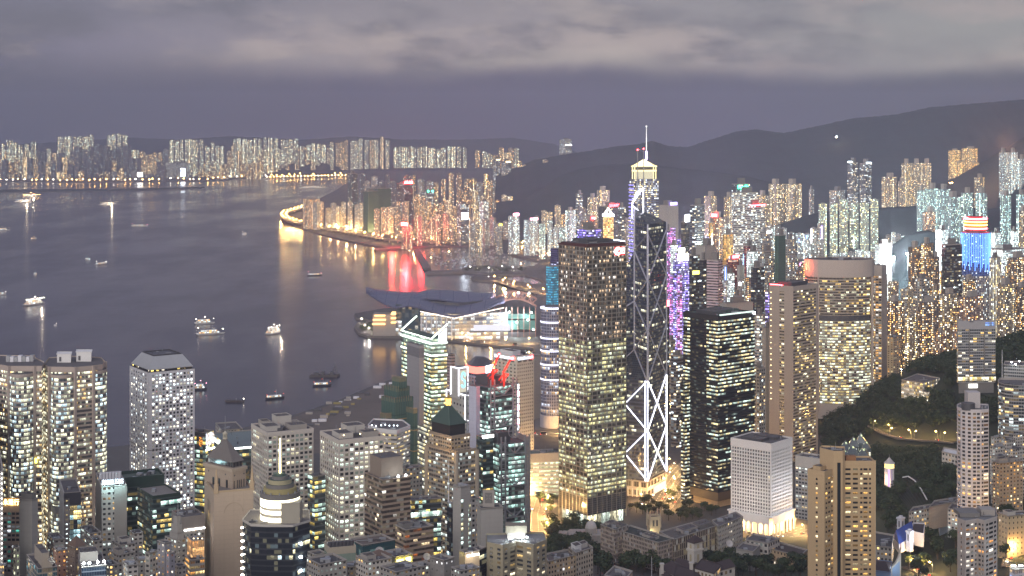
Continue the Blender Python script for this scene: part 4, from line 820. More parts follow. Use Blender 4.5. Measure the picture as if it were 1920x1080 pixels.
text('AIG',(e[3][0]-.2,e[3][1]-.6,zt+.6),(e[4][0]-e[3][0],e[4][1]-e[3][1]),4.5,E('sign letters',(.35,.45,.8),2),rt,.3,'lettering',9)
# white-outlined tower with the S logo
def outlined():
 Y=1480; z0=12; rt=root('bank_tower','stepped grey tower outlined in white light tubes, glowing S logo on its top slab','bank tower',(PX(865,Y),Y+12,z0)); wl=M('cool grey stone',(.38,.37,.35))
 tiers=[(rect(846,860,876,Y+8,50),ZT(690,Y+8),ZT(745,Y)),(rect(838,872,885,Y,60),ZT(741,Y),ZT(792,Y)),(rect(835,882,895,Y-6,62),ZT(790,Y-6),z0)]
 for k,(pg,zt,zb)in enumerate(tiers):
  m=MB(); m.prism(pg,zb-3,zt,0,1,6,6.5); m.build('tier_wall',[FM('outlined tower wall',(.40,.39,.36),(.06,.06,.06),WARM,WHITE,W=.5 if k else 0,H=.3,Lit=.05,Row=0,Em=1),roofm],rt)
  l=MB(); e=offset(pg,.35)
  for i in(3,0):l.beam((*e[i],zt),(*e[(i+1)%4],zt),.7)
  for i in(3,0,1):l.beam((*e[i],zt),(*e[i],zb),.7)
  l.build('light_tube',e_line,rt)
 pg,zt,zb=tiers[0]; a,b=pg[0],pg[1]; L=math.hypot(b[0]-a[0],b[1]-a[1]); ux,uy=(b[0]-a[0])/L,(b[1]-a[1])/L; q=lambda u,z,o=.5:(a[0]+ux*u*L+uy*o,a[1]+uy*u*L-ux*o,zb+z*(zt-zb))
 m=MB(); m.poly([q(.1,.12,.25),q(.9,.12,.25),q(.9,.9,.25),q(.1,.9,.25)]); m.build('sign_panel',E('sign glow',(1,.93,.75),.45),rt)
 m=MB()
 for off,mt_ in((0,0),(1,1)):
  pts=[q(.5+.2*s*math.cos(t_),.55+c0+.13*math.sin(t_),.7)for s,c0,t0,t1 in(((1,.13,.2,4.6),(1,-.13,1.5,-2.9))if not off else((1,.16,-.4,3.9),(1,-.1,2.2,-2.2)))for t_ in[t0+(t1-t0)*i/8 for i in range(9)]]
  for p0,p1 in zip(pts,pts[1:]):m.beam(p0,p1,1.3 if not off else .7,None,mt_)
 m.build('logo',[E('logo blue',(.15,.5,1),2.4),E('logo green',(.2,.9,.5),1.6)],rt)
outlined()
# tower with the green pyramid
def green_pyramid():
 Y=1300; z0=28; rt=root('office_tower','tan tower with chequered windows under a green pyramid roof and gold lantern','office tower',(PX(850,Y),Y+15,z0))
 lo=rect(800,856,894,Y,50); zl=ZT(850,Y); md=rect(805,846,881,Y+7,50); zm=ZT(822,Y+7)
 m=MB(); m.prism(lo,z0-3,zl,0,1,3.2,3.7); m.build('facade',[f_ent,roofm],rt)
 m=MB(); m.prism(md,zl-2,zm,0,1,3.2,3.7); m.build('upper_facade',[FM('tan upper',(.36,.30,.23),(.02,.02,.02),(1,.8,.45),WHITE,W=.6,H=.5,Lit=.3,Row=0,Em=1.1),roofm],rt)
 for pg,zt in((lo,zl),(md,zm)):
  m=MB(); m.ring(pg,zt-.5,zt+.7,.35)
  for i in(3,0):
   for k in range(14):p=lerp(pg[i],pg[(i+1)%4],(k+.5)/14); m.cyl(*p,zt+.7,zt+2.0,.8,None,4,0,0)
  m.build('parapet',M('tan parapet',(.36,.29,.22)),rt)
 for p,k in((lo[0],0),(lo[3],1),(lo[1],2)):m=MB(); m.cyl(*p,z0,zl,2.0,None,8); m.build('corner_pier',M('tan pier',(.36,.31,.25)),rt)
 dk=rect(810,843,872,Y+11,50); zd=ZT(797,Y+12); m=MB(); m.prism(dk,zm,zd,0,0); m.build('dark_storey',M('dark louvre',(.03,.03,.032)),rt)
 r_=MB(); ep=offset(dk,1.0); za=ZT(760,Y+22); r_.pyramid(ep,zd,za,.1,0); r_.build('roof',FM('seamed green copper',(.07,.11,.095),(.09,.14,.12),WARM,WHITE,W=.8,H=1,Lit=0,Row=0,Em=0),rt)
 hp=MB()
 for p in ep:c=cen(ep); hp.beam((*p,zd+.3),(c[0]+(p[0]-c[0])*.1,c[1]+(p[1]-c[1])*.1,za+.3),.6)
 hp.build('hip_rib',coppr,rt)
 c=cen(ep); m=MB(); m.cyl(*c,za-.5,za+5.5,2.3,2.3,8,0,0); ln=m.build('lantern',E('gold lantern',(1,.55,.12),2.0,True),rt)
 m=MB(); m.cyl(*c,za+5.5,za+6.3,2.9,2.9,8,0,0); m.sphere((*c,za+7.4),1.1,8); m.build('lantern_cap',M('gold cap',(.5,.33,.08)),rt)
 lamp('cornice_lamp',(lo[0][0]-14,lo[0][1]-4,zl+4),3500,(1,.62,.25),1,rt)
green_pyramid()
# --- the close rows of Central, bottom left and middle
def office(xl,xc,xr,y,Y,th,fm,label,**k):
 k.setdefault('z0',max(6,ground(PX(xc,Y),Y))); return bldg(label,rect(xl,xc,xr,Y,th),ZT(y,Y),fm,**k)
def bulbs(rt,pts,r=.7,mt_=None,name='floodlight'):
 for p in pts:m=MB(); m.sphere(p,r,8); m.build(name,mt_ or e_flood,rt)
def fbox(rt,xl,xr,y0,y1,Y,dep,mt_,name,cap=None):
 m=MB(); m.box(PX(xl,Y),PX(xr,Y),Y,Y+dep,ZT(y1,Y),ZT(y0,Y)); return m.build(name,mt_,rt)
 # glass block with the LED screen and the long mall behind it
rt=office(345.5,386,401,811,1500,24,f_glass,'glass block behind the pyramid roofed tower, bright screen on its upper right corner',fh=4.2,bw=3.4,par=2.5)
pg=rect(345.5,386,401,1500,24); zt=ZT(811,1500); e=offset(pg,.4)
m=MB(); m.poly([(*e[0],zt-13),(*e[1],zt-13),(*e[1],zt-1.5),(*e[0],zt-1.5)],0,[(0,0),(16,0),(16,9),(0,9)]); m.build('screen',FM('screen pixels',(.1,.1,.14),(.1,.1,.14),(.7,.75,1),(.8,.9,1),W=1,H=1,Lit=.62,Row=0,Em=2.0),rt)
m=MB(); q=lambda u:lerp(e[3],e[0],u); m.poly([(*q(.7),zt-14),(*q(.84),zt-14),(*q(.84),zt-5),(*q(.7),zt-5)],0,[(0,0),(5,0),(5,9),(0,9)]); m.build('lit_sign',FM('orange pixels',(.1,.06,.03),(.1,.06,.03),(1,.5,.12),(1,.6,.2),W=1,H=1,Lit=.55,Row=0,Em=1.6),rt)
m=MB(); m.beam((*e[0],zt-17),(*e[1],zt-17),1.0); m.build('light_strip',e_white,rt)
rt=office(398,437,520,842,1570,66,f_glass2,'long low glass mall wing with a white lit roof eave, beside the pale grid tower',fh=4.5,clutter=5,roof=M('ribbed roof',(.2,.24,.23)),z0=4)
pg=rect(398,437,520,1570,66); m=MB(); m.beam((*pg[0],ZT(842,1570)+.3),(*pg[1],ZT(842,1570)+.3),1.6); m.beam((*pg[3],ZT(842,1570)-5),(*lerp(pg[3],pg[0],.6),ZT(842,1570)-5),2.4); m.build('eave_light',E('eave tube',(.9,1,.95),3.2,True),rt)
for a,b,y in((430,452,803),(462,520,800)):pass
office(404,416,455,806,1690,70,f_punch,'grey lift block standing behind the pyramid roof beside the harbour',z0=4,clutter=2)
# left bottom corner
rt=office(-26,-6,5.5,884,1050,70,f_blank,'pink grey slab with a string of round lamps down its edge, at the picture edge',clutter=3)
bulbs(rt,[(PX(3.3,1049),1049,ZT(888+i*9.35,1049))for i in range(20)],.5,E('edge lamp glow',(1,.95,.9),5),'edge_lamp')
pg=front(5.5,37,1090,30); z0=60; zt=ZT(949,1090)
rt=root('office_tower','cream office block carrying three glowing gold characters on its roof','office tower',(*cen(pg),z0))
m=MB(); m.prism(pg,z0-10,zt-1,0); m.ring(pg,zt-1,zt,-.4); m.ring(pg,ZT(1018,1090)-1,ZT(1018,1090),.6); m.build('wall',M('cream pink wall',(.56,.44,.36),var=.12),rt)
m=MB(); m.poly([(*p,zt-1)for p in offset(pg,-.3)]); m.build('roof',roofm,rt)
pn=Panes(); punched(pn,pg[0],pg[1],ZT(1016,1090),ZT(959,1090),7,[(.125+.25*i,.19)for i in range(4)],.55); punched(pn,pg[0],pg[1],ZT(1074,1090),ZT(1021,1090),6,[(.125+.25*i,.17)for i in range(4)],.5); pn.finish(rt,FM('tinted panes',(.1,.1,.1),(.02,.025,.03),(.3,.8,.7),(.9,.95,1),W=1,H=1,Lit=.2,Row=0,Em=.9),60)
for i,ch in enumerate('永隆行'):text(ch,(PX(5.5+10*i,1089),1089.5,zt+1.2),(1,0),3.4,E('gold characters',(1,.72,.3),4,True),rt,.5,'lettering',3.6)
m=MB(); m.box(PX(5,1091),PX(37,1091),1091,1091.5,zt-1,zt+5.5); m.build('sign_frame',M('sign backing',(.3,.2,.1)),rt)
rt=office(36,60,71,937,1080,20,f_blank,'blank dark grey windowless slab in front of the round fronted towers',clutter=2,plant=[(.1,.8,.1,.9,4.5,conc_d)])
rt=office(24,30,37,1027,1062,45,FM('lit stair',(.34,.33,.26),(.03,.03,.03),(.9,1,.7),(1,1,.8),W=.4,H=.45,Lit=.75,Row=0,Em=1.3),'thin grey building with one column of pale lit windows',clutter=1)
rt=office(0,4,8,1058,1000,45,conc_d and f_punch,'low dark rooftop block in the bottom left corner',clutter=1)
# tower with white fin and glass front
Y=1180; rt=office(112,120,151,924,Y,70,f_punch,'slim tower with a white end fin, glass front and dark louvred head',clutter=3,fh=3.4)
pg=rect(112,120,151,Y,70); zt=ZT(924,Y); e=offset(pg,.35); q=lambda u:lerp(e[0],e[1],u)
m=MB(); m.prism([lerp(e[3],e[0],.0),lerp(e[3],e[0],1.0),pg[0],pg[3]],40,zt-.2,0,0); m.build('end_fin',white,rt)
m=MB(); m.prism([q(.02),q(1),pg[1],lerp(pg[0],pg[1],.02)],ZT(948,Y),zt-.4,0,0); m.build('louvred_head',M('dark louvres',(.06,.06,.07)),rt)
m=MB(); m.prism([q(.36),q(1),pg[1],lerp(pg[0],pg[1],.36)],40,ZT(949,Y),0,0,2.5,3.6); m.build('glass_front',FM('bright glass front',(.1,.12,.14),(.05,.06,.07),(1,.85,.5),(.7,.95,1),W=.95,H=.85,Lit=.62,Row=.4,Em=1.3,Mull=2),rt)
m=MB(); m.prism([q(.03),q(.34),lerp(pg[0],pg[1],.34),lerp(pg[0],pg[1],.03)],40,ZT(935,Y),0,0,6,3.6); m.build('stair_panel',FM('stair panel',(.33,.3,.28),(.1,.1,.1),(1,.85,.5),(.9,1,1),W=.3,H=.22,Lit=.8,Row=0,Em=2),rt)
# pale office with rooftop coolers lit cyan
Y=1200; rt=office(180,191,237,912,Y,70,f_punchw,'pale tower whose rooftop coolers are lit cyan, blank panel on its right',clutter=0,fh=3.9,bw=4)
pg=rect(180,191,237,Y,70); zt=ZT(912,Y); e=offset(pg,.35); q=lambda u:lerp(e[0],e[1],u)
m=MB(); m.prism([q(.5),q(1),pg[1],lerp(pg[0],pg[1],.5)],40,zt-1.0,0,0); m.build('blank_panel',conc,rt)
m=MB(); m.prism([lerp(e[3],e[0],0),lerp(e[3],e[0],1),pg[0],pg[3]],40,zt-2.0,0,0); m.build('side_wall',conc_d,rt)
for i in range(7):
 for j in range(2):p=inquad(pg,.1+.13*i,.15+.4*j); m=MB(); m.box(p[0]-1,p[0]+1,p[1]-1.4,p[1]+1.4,zt-.6,zt+3.4+j); m.build('cooling_unit',wmetal,rt)
bulbs(rt,[(*inquad(pg,u,.08),zt+1.0)for u in(.12,.3,.75)],.55);
for u in(.2,.7):p=inquad(pg,u,-.12); lamp('roof_lamp_light',(p[0],p[1],zt+2),1800,(.55,.95,1),.5,rt)
rt=office(222,232,308,896,1262,66,f_glass2,'dark green glass office with a heavy blank head, taller back block',fh=3.9,band=8,bandm=M('green glass head',(.035,.06,.05),.25),clutter=10,par=2.5,roof=roof_g)
rt=office(258,286,338,930,1215,58,f_glass2,'lower dark glass wing with a bright strip under its paved roof',fh=3.9,clutter=1,roof=pave,band=2.5,bandm=M('green glass head',(.035,.06,.05),.25))
pg=rect(258,286,338,1215,58); m=MB(); e=offset(pg,.25); zt=ZT(930,1215); m.poly([(*lerp(e[0],e[1],.3),zt-8),(*e[1],zt-8),(*e[1],zt-5),(*lerp(e[0],e[1],.3),zt-5)],0,[(0,0),(12,0),(12,1),(0,1)]); m.build('lit_storey',FM('lit storey',(.2,.3,.28),(.1,.1,.1),(.7,1,.9),(.85,1,.95),W=.92,H=1,Lit=1,Row=0,Em=1.2),rt)
rt=office(322,341,384,970,1175,60,f_punch,'grey block with a ribbed crown above a white lit strip',clutter=6,band=9,bandm=FM('ribbed crown',(.30,.27,.25),(.15,.14,.13),WARM,WHITE,W=.5,H=1,Lit=0,Row=0,Em=0))
pg=rect(322,341,384,1175,60); zt=ZT(970,1175); m=MB(); m.beam((*lerp(pg[0],pg[1],.1),zt-10.2),(*lerp(pg[0],pg[1],1),zt-10.2),.9); m.build('light_strip',e_white,rt)
# stepped grey tower with a spike
Y=1125; z0=55; rt=root('office_tower','small grey stepped tower ending in a spike, beside the tan pyramid roofed tower','office tower',(PX(331,Y),Y+6,z0))
for a,b,c,y,zb in((309,331,349,1012,None),(318,333,345,1000,1014),(321,333,341,984,1002),(325,332,338,968,986)):
 pg=rect(a,b,c,Y,45); m=MB(); m.prism(pg,z0 if zb is None else ZT(zb,Y),ZT(y,Y),0,1,4,3.6); m.build('tier',[f_blank if zb else f_punch,roofm],rt)
m=MB(); m.cyl(PX(332,Y),Y+3,ZT(968,Y),ZT(945,Y),.5,.1,6,0,0); m.build('spike',metal,rt)
rt=office(346,357,384,1050,1085,62,FM('orange lit office',(.38,.35,.31),(.03,.03,.03),(1,.62,.25),(1,.8,.45),W=.85,H=.5,Lit=.62,Row=.4,Em=1.0,Mull=2),'grey office block with warm lit windows under the glowing cube',clutter=3)
rt=office(351,361,383,1014,1094,62,FM('glowing cube wall',(.5,.42,.34),(.3,.2,.12),(1,.62,.3),(1,.66,.34),W=.97,H=.97,Lit=1,Row=0,Em=.55,Mull=3),'small cube shaped rooftop hall with glowing orange panel walls',clutter=3,fh=5,bw=5,z0=ZT(1050,1094))
bulbs(rt,[(PX(x,1090),1092,ZT(1011,1090))for x in(362,370,378)],.4,e_warm)
office(272,281,297,1037,1060,30,f_punchw,'pale narrow block with lit windows, left of a grey stair tower',clutter=3)
office(295,309,322,1018,1050,45,FM('grey stair tower',(.30,.29,.31),(.05,.05,.05),(1,.72,.35),WHITE,W=.25,H=.35,Lit=.75,Row=0,Em=1.4),'plain mauve grey stair tower with one column of warm windows',clutter=2,bw=6)
office(311,318,328,1037,1036,45,FM('mauve stair',(.29,.28,.31),(.05,.05,.05),(1,.5,.3),WHITE,W=.25,H=.35,Lit=.6,Row=0,Em=1.2),'shorter mauve block clinging to the grey stair tower',clutter=1,bw=6)
# jumble of small roofs
def small(xl,xc,xr,y,Y,th,fm,label,hip=None,**k):
 k.setdefault('name','low_building'); k.setdefault('cat','building'); k.setdefault('fh',3.2); k.setdefault('clutter',4)
 rt=office(xl,xc,xr,y,Y,th,fm,label,**k)
 if hip:m=MB(); pg=offset(rect(xl,xc,xr,Y,th),.3); m.pyramid(pg,ZT(y,Y),ZT(y,Y)+hip,0,0); m.build('pyramid_roof',M('brown slate',(.16,.11,.085)),rt)
 return rt
small(126,141,161,1026,1062,45,FM('brown block',(.22,.17,.14),(.03,.03,.03),WARM,WHITE,W=.25,H=.3,Lit=.1,Row=0,Em=1),'brown block with a small pyramid roof',6.5,clutter=0)
small(89,101,121,1012,1110,60,f_punch,'grey block with rooftop tanks in front of the slim white finned tower',clutter=6)
small(150,168,190,1000,1150,58,f_punchw,'pale block with a flat roof left of the cyan lit tower')
small(166,176,193,1014,1120,60,f_punch,'grey flat block with a lit side lane, below the cyan lit tower')
small(100,107,125,1032,1068,60,FM('salmon',(.45,.26,.19),(.03,.03,.03),(1,.6,.25),WHITE,W=.3,H=.4,Lit=.4,Row=0,Em=1.2),'salmon coloured block with orange lit windows',clutter=3)
rt=small(146,153,199,1063,1008,70,FM('navy glass',(.30,.34,.4),(.012,.03,.06),(1,.85,.5),(.6,.9,1),W=1,H=.78,Lit=.18,Row=.5,Em=1.1,Mull=3),'navy glass block with four white floodlights along its roof',clutter=2,fh=3.6)
pg=rect(146,153,199,1008,70); zt=ZT(1063,1008); bulbs(rt,[(*lerp(pg[0],pg[1],u),zt+2.2)for u in(.08,.32,.66,.92)],.8)
plants(rt,pg,zt-1.2,[(.02,.75,.5,.95,6,conc)])
for u in(.2,.8):p=lerp(pg[0],pg[1],u); lamp('floodlight_light',(p[0],p[1]-2,zt+3),1500,(.8,.95,1),.5,rt)
rt=small(50,71,107,1066,990,62,FM('teal and beige',(.40,.35,.28),(.02,.09,.12),(1,.8,.5),(.5,.9,1),W=.9,H=.7,Lit=.1,Row=0,Em=1,Mull=3),'beige gabled block with teal glass sides and a boxy head',clutter=2)
pg=rect(50,71,107,990,62); zt=ZT(1066,990); plants(rt,pg,zt-1,[(.3,.68,.15,.8,8.5,M('beige head',(.42,.37,.3)))])
m=MB(); a,b=lerp(pg[0],pg[1],.2),lerp(pg[0],pg[1],.75); c=lerp(a,b,.5); m.poly([(*a,zt-3),(*b,zt-3),(*b,zt+1),(*c,zt+5),(*a,zt+1)]); m.poly([(*b,zt+1),(b[0],b[1]+8,zt+1),(c[0],c[1]+8,zt+5),(*c,zt+5)]); m.poly([(*c,zt+5),(c[0],c[1]+8,zt+5),(a[0],a[1]+8,zt+1),(*a,zt+1)]); m.build('gable',M('beige gable',(.44,.38,.3)),rt)
small(212,226,254,1022,1130,55,f_punchw,'cream block with a grey penthouse below the dark green glass office',plant=[(.2,.8,.2,.8,4,conc_l)])
small(205,222,252,1040,1085,50,f_punch,'grey block with a sloping skylight on its roof',0,plant=[(.1,.5,.2,.8,3,conc)])
small(230,239,259,1060,1015,62,f_punchw,'white cabin like block at the bottom with two small windows',clutter=3)
small(255,262,277,1050,1075,62,f_punch,'narrow grey infill block behind the white cabin like block',clutter=2)
small(243,250,268,1000,1155,60,f_punchw,'plain pale block wedged under the lower dark glass wing',clutter=3)
small(70,78,90,1062,1040,60,f_punch,'low dark roofed block behind the beige gabled block',clutter=2)
small(190,204,222,1060,1040,55,f_resi,'old grey tenement with many air conditioners near the bottom edge',clutter=5)
small(325,334,349,1062,1050,55,f_resi,'lower grey tenement with a yellow lit rooftop, right of the mauve stairs',clutter=3)
# ---- bottom middle
rt=office(683.5,717,770,900,1190,58,f_stripb,'brown office of dark glass strips with a blank box and floodlights on its roof',fh=3.9,clutter=4,parm=M('brown parapet',(.36,.28,.22)),plant=[(.18,.95,.35,.98,15,M('mottled tan panels',(.27,.22,.18),var=.5,sc=.5))])
pg=rect(683.5,717,770,1190,58); bulbs(rt,[(*lerp(pg[0],pg[1],u),ZT(900,1190)+1.2)for u in(.56,.82)],.8)
p=lerp(pg[0],pg[1],.6); lamp('floodlight_light',(p[0],p[1]+1,ZT(900,1190)+2.5),500,(.85,.95,1),.5,rt)
office(741,760,813,993,1125,58,f_stripc,'lower brown strip office catching an orange glow in its glass',fh=3.7,clutter=9,plant=[(.05,.4,.4,.9,3,conc_d),(.5,.7,.5,.9,3,metal)])
rt=office(764,771,827,938,1245,72,f_glass,'long grey green glass block with one brightly lit storey',fh=4,clutter=4,z0=30)
pg=rect(764,771,827,1245,72); e=offset(pg,.3); zt=ZT(938,1245); m=MB(); m.poly([(*e[0],zt-14),(*e[1],zt-14),(*e[1],zt-10),(*e[0],zt-10)],0,[(0,0),(14,0),(14,1),(0,1)]); m.build('lit_storey',FM('white lit storey',(.2,.3,.28),(.1,.1,.1),(.8,1,.9),(.9,1,.95),W=.95,H=1,Lit=1,Row=0,Em=1.3,Mull=2),rt)
rt=office(608,617,667,1027,1080,72,FM('pale green tile',(.30,.36,.30),(.25,.31,.26),WARM,WHITE,W=.96,H=.96,Lit=0,Row=0,Em=0),'pale green tiled box with round cooling towers on its roof',fh=3,bw=3,clutter=0,band=5,bandm=M('tan panel head',(.42,.37,.29)))
pg=rect(608,617,667,1080,72)
for i in range(7):p=inquad(pg,.08+.14*i,.35); m=MB(); m.cyl(*p,ZT(1027,1080)-1,ZT(1027,1080)+2.2,1.5,None,10,0,0); m.build('cooling_tower',dmetal,rt)
rt=office(655,680,741,1022,1140,56,FM('teal glass side',(.07,.12,.13),(.03,.10,.12),WARM,(.8,1,.95),W=.94,H=.9,Lit=.12,Row=.5,Em=1,Mull=2),'low teal glass block with a rubbly brown roof',fh=4,roof=M('brown gravel',(.16,.13,.115),var=1.0,sc=.5),clutter=7)
def dish(x,y,Y,r,label):
 c=P(x,y,Y); rt=root('satellite_dish',label,'satellite dish',(c[0],c[1],c[2]-r)); m=MB(); n=16
 ax=Vector((.25,-.8,.5)).normalized(); u=ax.cross(Vector((0,0,1))).normalized(); v=ax.cross(u)
 for j in range(4):
  for i in range(n):
   q=lambda a,s:tuple(Vector(c)+(u*math.cos(a)+v*math.sin(a))*r*s+ax*(r*.3*s*s)); a0,a1=2*math.pi*i/n,2*math.pi*(i+1)/n
   m.poly([q(a0,j/4),q(a1,j/4),q(a1,(j+1)/4),q(a0,(j+1)/4)])
 m.build('reflector',M('dish white',(.45,.43,.42)),rt); k=MB(); k.beam(Vector(c)-ax*.3,Vector((c[0],c[1]+1,c[2]-r-1)),.4); k.build('stand',metal,rt); k=MB(); k.beam(Vector(c),Vector(c)+ax*r*.9,.15); k.build('feed',dmetal,rt)
dish(711,1034,1095,3.2,'large pale satellite dish beside the teal glass block')
dish(763,1073,1000,3.0,'satellite dish lowest in the picture, below the yellow signs')
dish(800,1044,1070,2.6,'dull satellite dish in front of the glowing brown strip office')
rt=small(717,741,774,1044,1052,56,FM('yellow lit panels',(.34,.31,.2),(.26,.25,.16),WARM,WHITE,W=.5,H=.95,Lit=0,Row=0,Em=0),'building with two glowing yellow sign boxes under its roof',clutter=5)
pg=rect(717,741,774,1052,56); e=offset(pg,.5); zt=ZT(1044,1052)
for u0,u1,dz in((.08,.46,0),(.62,.86,.6)):
 m=MB(); a,b=lerp(e[0],e[1],u0),lerp(e[0],e[1],u1); m.prism([a,b,lerp(pg[0],pg[1],u1),lerp(pg[0],pg[1],u0)],zt-5.4+dz,zt-2.2+dz,0,0,bottom=True); m.build('sign_box',E('yellow box',(1,.88,.3),2.6,True),rt)
 c=lerp(a,b,.5); lamp('sign_glow',(c[0]+.8,c[1]-2.4,zt-3.6),900,(1,.85,.15),.5,rt)
small(667,690,734,1053,1015,56,f_punchw,'tan block with sloping parapets in front of the yellow sign building',clutter=4,plant=[(.1,.5,.3,.8,3,conc)])
small(686,700,735,1046,1030,56,f_blank,'grey box block with a shallow gabled head, left of the yellow signs',3.5,clutter=0)
small(713,742,790,1072,985,50,f_punch,'flat brown roof with tanks at the bottom edge below the dishes',clutter=8)
rt=small(806,833,852,1050,1003,40,FM('grey box with dots',(.26,.25,.24),(.03,.03,.03),(.9,.95,1),(1,1,1),W=.14,H=.2,Lit=.5,Row=0,Em=3),'plain grey box building with a few round bright lights',clutter=2,fh=5,bw=5)
small(846,862,900,1070,990,56,f_punch,'low grey roof terrace right of the plain grey box',clutter=4)
small(775,790,812,1062,1030,56,f_punch,'low grey roof with a cyan lamp between the yellow signs and the grey box',clutter=5)
small(640,655,690,1063,1040,56,f_punch,'dark roofed block left of the tan block with sloping parapets',clutter=6)
small(575,600,650,1058,1010,56,f_punch,'dark flat roof with ducts under the pale green tiled box',clutter=8,roof=M('dark roof',(.08,.08,.08)))
small(577,590,612,1040,1090,56,f_punch,'narrow dark block between the drum topped tower and the green tiled box',clutter=2)
rt=small(861,872,899,1036,1032,60,FM('cream tile',(.52,.41,.29),(.5,.4,.28),WARM,WHITE,W=.97,H=.97,Lit=0,Row=0,Em=0),'cream tiled block with a white neon sign along its top',clutter=2,z0=50)
pg=rect(861,872,899,1032,60); e=offset(pg,.3); zt=ZT(1036,1032); a,b=lerp(e[0],e[1],.12),lerp(e[0],e[1],.95); text('CC CENTRE',(*a,zt-3.2),(b[0]-a[0],b[1]-a[1]),1.5,E('white neon',(.95,.97,1),4),rt,.3,'lettering',math.hypot(b[0]-a[0],b[1]-a[1]))
lamp('sign_glow',(a[0]+5,a[1]-4,zt-2),1200,(1,.9,.75),.5,rt)
office(885,899,912,1030,1048,35,f_dkglass,'dark glass slice beside the cream tiled block',clutter=1,z0=50)
# tall pale slab with mast, blank box with rooftop emblem
rt=office(849,864,882,913,1165,48,f_blank,'tall thin pale slab tower with a lit window slot down its corner',clutter=2,fh=3.5,z0=45)
pg=rect(849,864,882,1165,48); e=offset(pg,.3); zt=ZT(913,1165)
m=MB(); m.prism([lerp(e[0],e[1],.02),lerp(e[0],e[1],.25),lerp(pg[0],pg[1],.25),lerp(pg[0],pg[1],.02)],45,zt-9,0,0,5,3.5); m.prism([lerp(e[0],e[1],.8),lerp(e[0],e[1],1),lerp(pg[0],pg[1],1),lerp(pg[0],pg[1],.8)],45,zt-14,0,0,5,3.5); m.build('window_slot',FM('window slot',(.3,.3,.28),(.04,.04,.04),(1,.95,.7),(.85,1,.95),W=.9,H=.6,Lit=.7,Row=0,Em=1.1),rt)
office(838,846,852,944,1185,60,f_dkglass,'dark glass sliver tower left of the pale slab with the mast on it',clutter=1,z0=45)
m=MB(); m.cyl(PX(841,1190),1190,ZT(944,1190),ZT(864,1190),.35,.12,6,0,0); tag(m.build('antenna_mast',wmetal),'thin white antenna mast standing on the dark glass sliver tower','antenna')
office(876,884,899,935,1195,60,f_punchw,'pale narrow tower behind the slab with the lit slot',clutter=2,z0=45)
rt=office(894,902,943,953,1150,74,f_blank,'windowless grey box tower carrying a square panel with a cut out cross',clutter=0,z0=45,roof=M('dark roof',(.08,.08,.08)))
pg=rect(894,902,943,1150,74); zt=ZT(953,1150); Yp=1158; m=MB(); x0,x1=PX(905,Yp),PX(927,Yp); cx=(x0+x1)/2; hw=(x1-x0)/2; z0,z1=zt-1,ZT(919,Yp); zc=(z0+z1)/2+1
ang=[math.pi/4*k+.25*s for k in(0,2,4,6)for s in(-1,1)]
for k in range(4):
 a=math.pi/2*k; arms=[(cx+3.4*math.cos(a-.38),zc+3.4*math.sin(a-.38)),(cx+3.4*math.cos(a+.38),zc+3.4*math.sin(a+.38))]
fr=[(x0,z0),(x1,z0),(x1,z1),(x0,z1)]
for(xa,za),(xb,zb_)in zip(fr,fr[1:]+fr[:1]):m.poly([(xa,Yp,za),(xb,Yp,zb_),(cx+(xb-cx)*.62,Yp,zc+(zb_-zc)*.62),(cx+(xa-cx)*.62,Yp,zc+(za-zc)*.62)])
for sx,sz in((1,1),(1,-1),(-1,1),(-1,-1)):m.poly([(cx+sx*hw*.62,Yp,zc+sz*hw*.62),(cx+sx*hw*.1,Yp,zc+sz*hw*.22),(cx+sx*hw*.22,Yp,zc+sz*hw*.1)])
m.box(x0,x1,Yp+.3,Yp+.8,z0,z1,1); m.build('emblem_panel',[conc,M('emblem inside',(.2,.19,.18))],rt)
# curved white strips, netted stepped tower, green lit office, grey core
pg=[(PX(x,1420+d),1420+d)for x,d in((690,26),(706,10),(728,2),(744,0),(769,22),(755,50),(700,55))]
rt=bldg('white office of curving horizontal strips with lamps along its roof',pg,ZT(806,1420),FM('curved white strips',(.58,.54,.5),(.03,.03,.035),(1,.85,.5),(1,.97,.85),W=1,H=.42,Lit=.5,Row=.5,Em=1.0,Mull=2),z0=8,band=3.5,bandm=white,clutter=6)
bulbs(rt,[(PX(x,1432),1432+(x%5),ZT(799-(x%3),1432))for x in(697,705,714,722,730,738,745)],.6,e_cool,'roof_lamp')
office(752,762,792,878,1380,60,f_punch,'low grey block at the foot of the netted tower',z0=10,clutter=4)
office(645,658,690,842,1405,60,f_stripc,'dark strip office peeping between the two pale grid towers',z0=10,clutter=4); office(577,590,610,893,1290,50,f_glass,'slim glass tower with thin white fins behind the drum topped tower',z0=25,clutter=5)
office(690,706,728,870,1370,58,f_stripw,'pale strip office behind the brown strip office',z0=10,clutter=3)
Y=1560; z0=5; rt=root('unfinished_tower','stepped tower wrapped in green netting and bamboo scaffold','unfinished tower',(PX(748,Y),Y+15,z0))
for a,b,c,y,zb in((715,740,775,748,None),(720,744,768,729,750),(735,749,763,711,731),(760,775,783,768,None),(713,724,735,778,None)):
 pg=rect(a,b,c,Y+(0 if zb is None else 6),50); m=MB(); zlo=z0 if zb is None else ZT(zb,Y); m.prism(pg,zlo,ZT(y,Y),0,1,3,18); m.build('netted_tier',[f_net,roof_g],rt)
 if zb is None:
  for k in range(1,int((ZT(y,Y)-zlo)/21)):g=MB(); z=ZT(y,Y)-k*21; g.ring(pg,z-.4,z+.4,.8); g.build('scaffold_ring',bamboo,rt)
 g=MB()
 for i in(3,0):
  for k in range(8):p=lerp(pg[i],pg[(i+1)%4],k/8); g.beam((*p,ZT(y,Y)-4),(*p,ZT(y,Y)+1.8),.25)
 g.build('scaffold_pole',bamboo,rt)
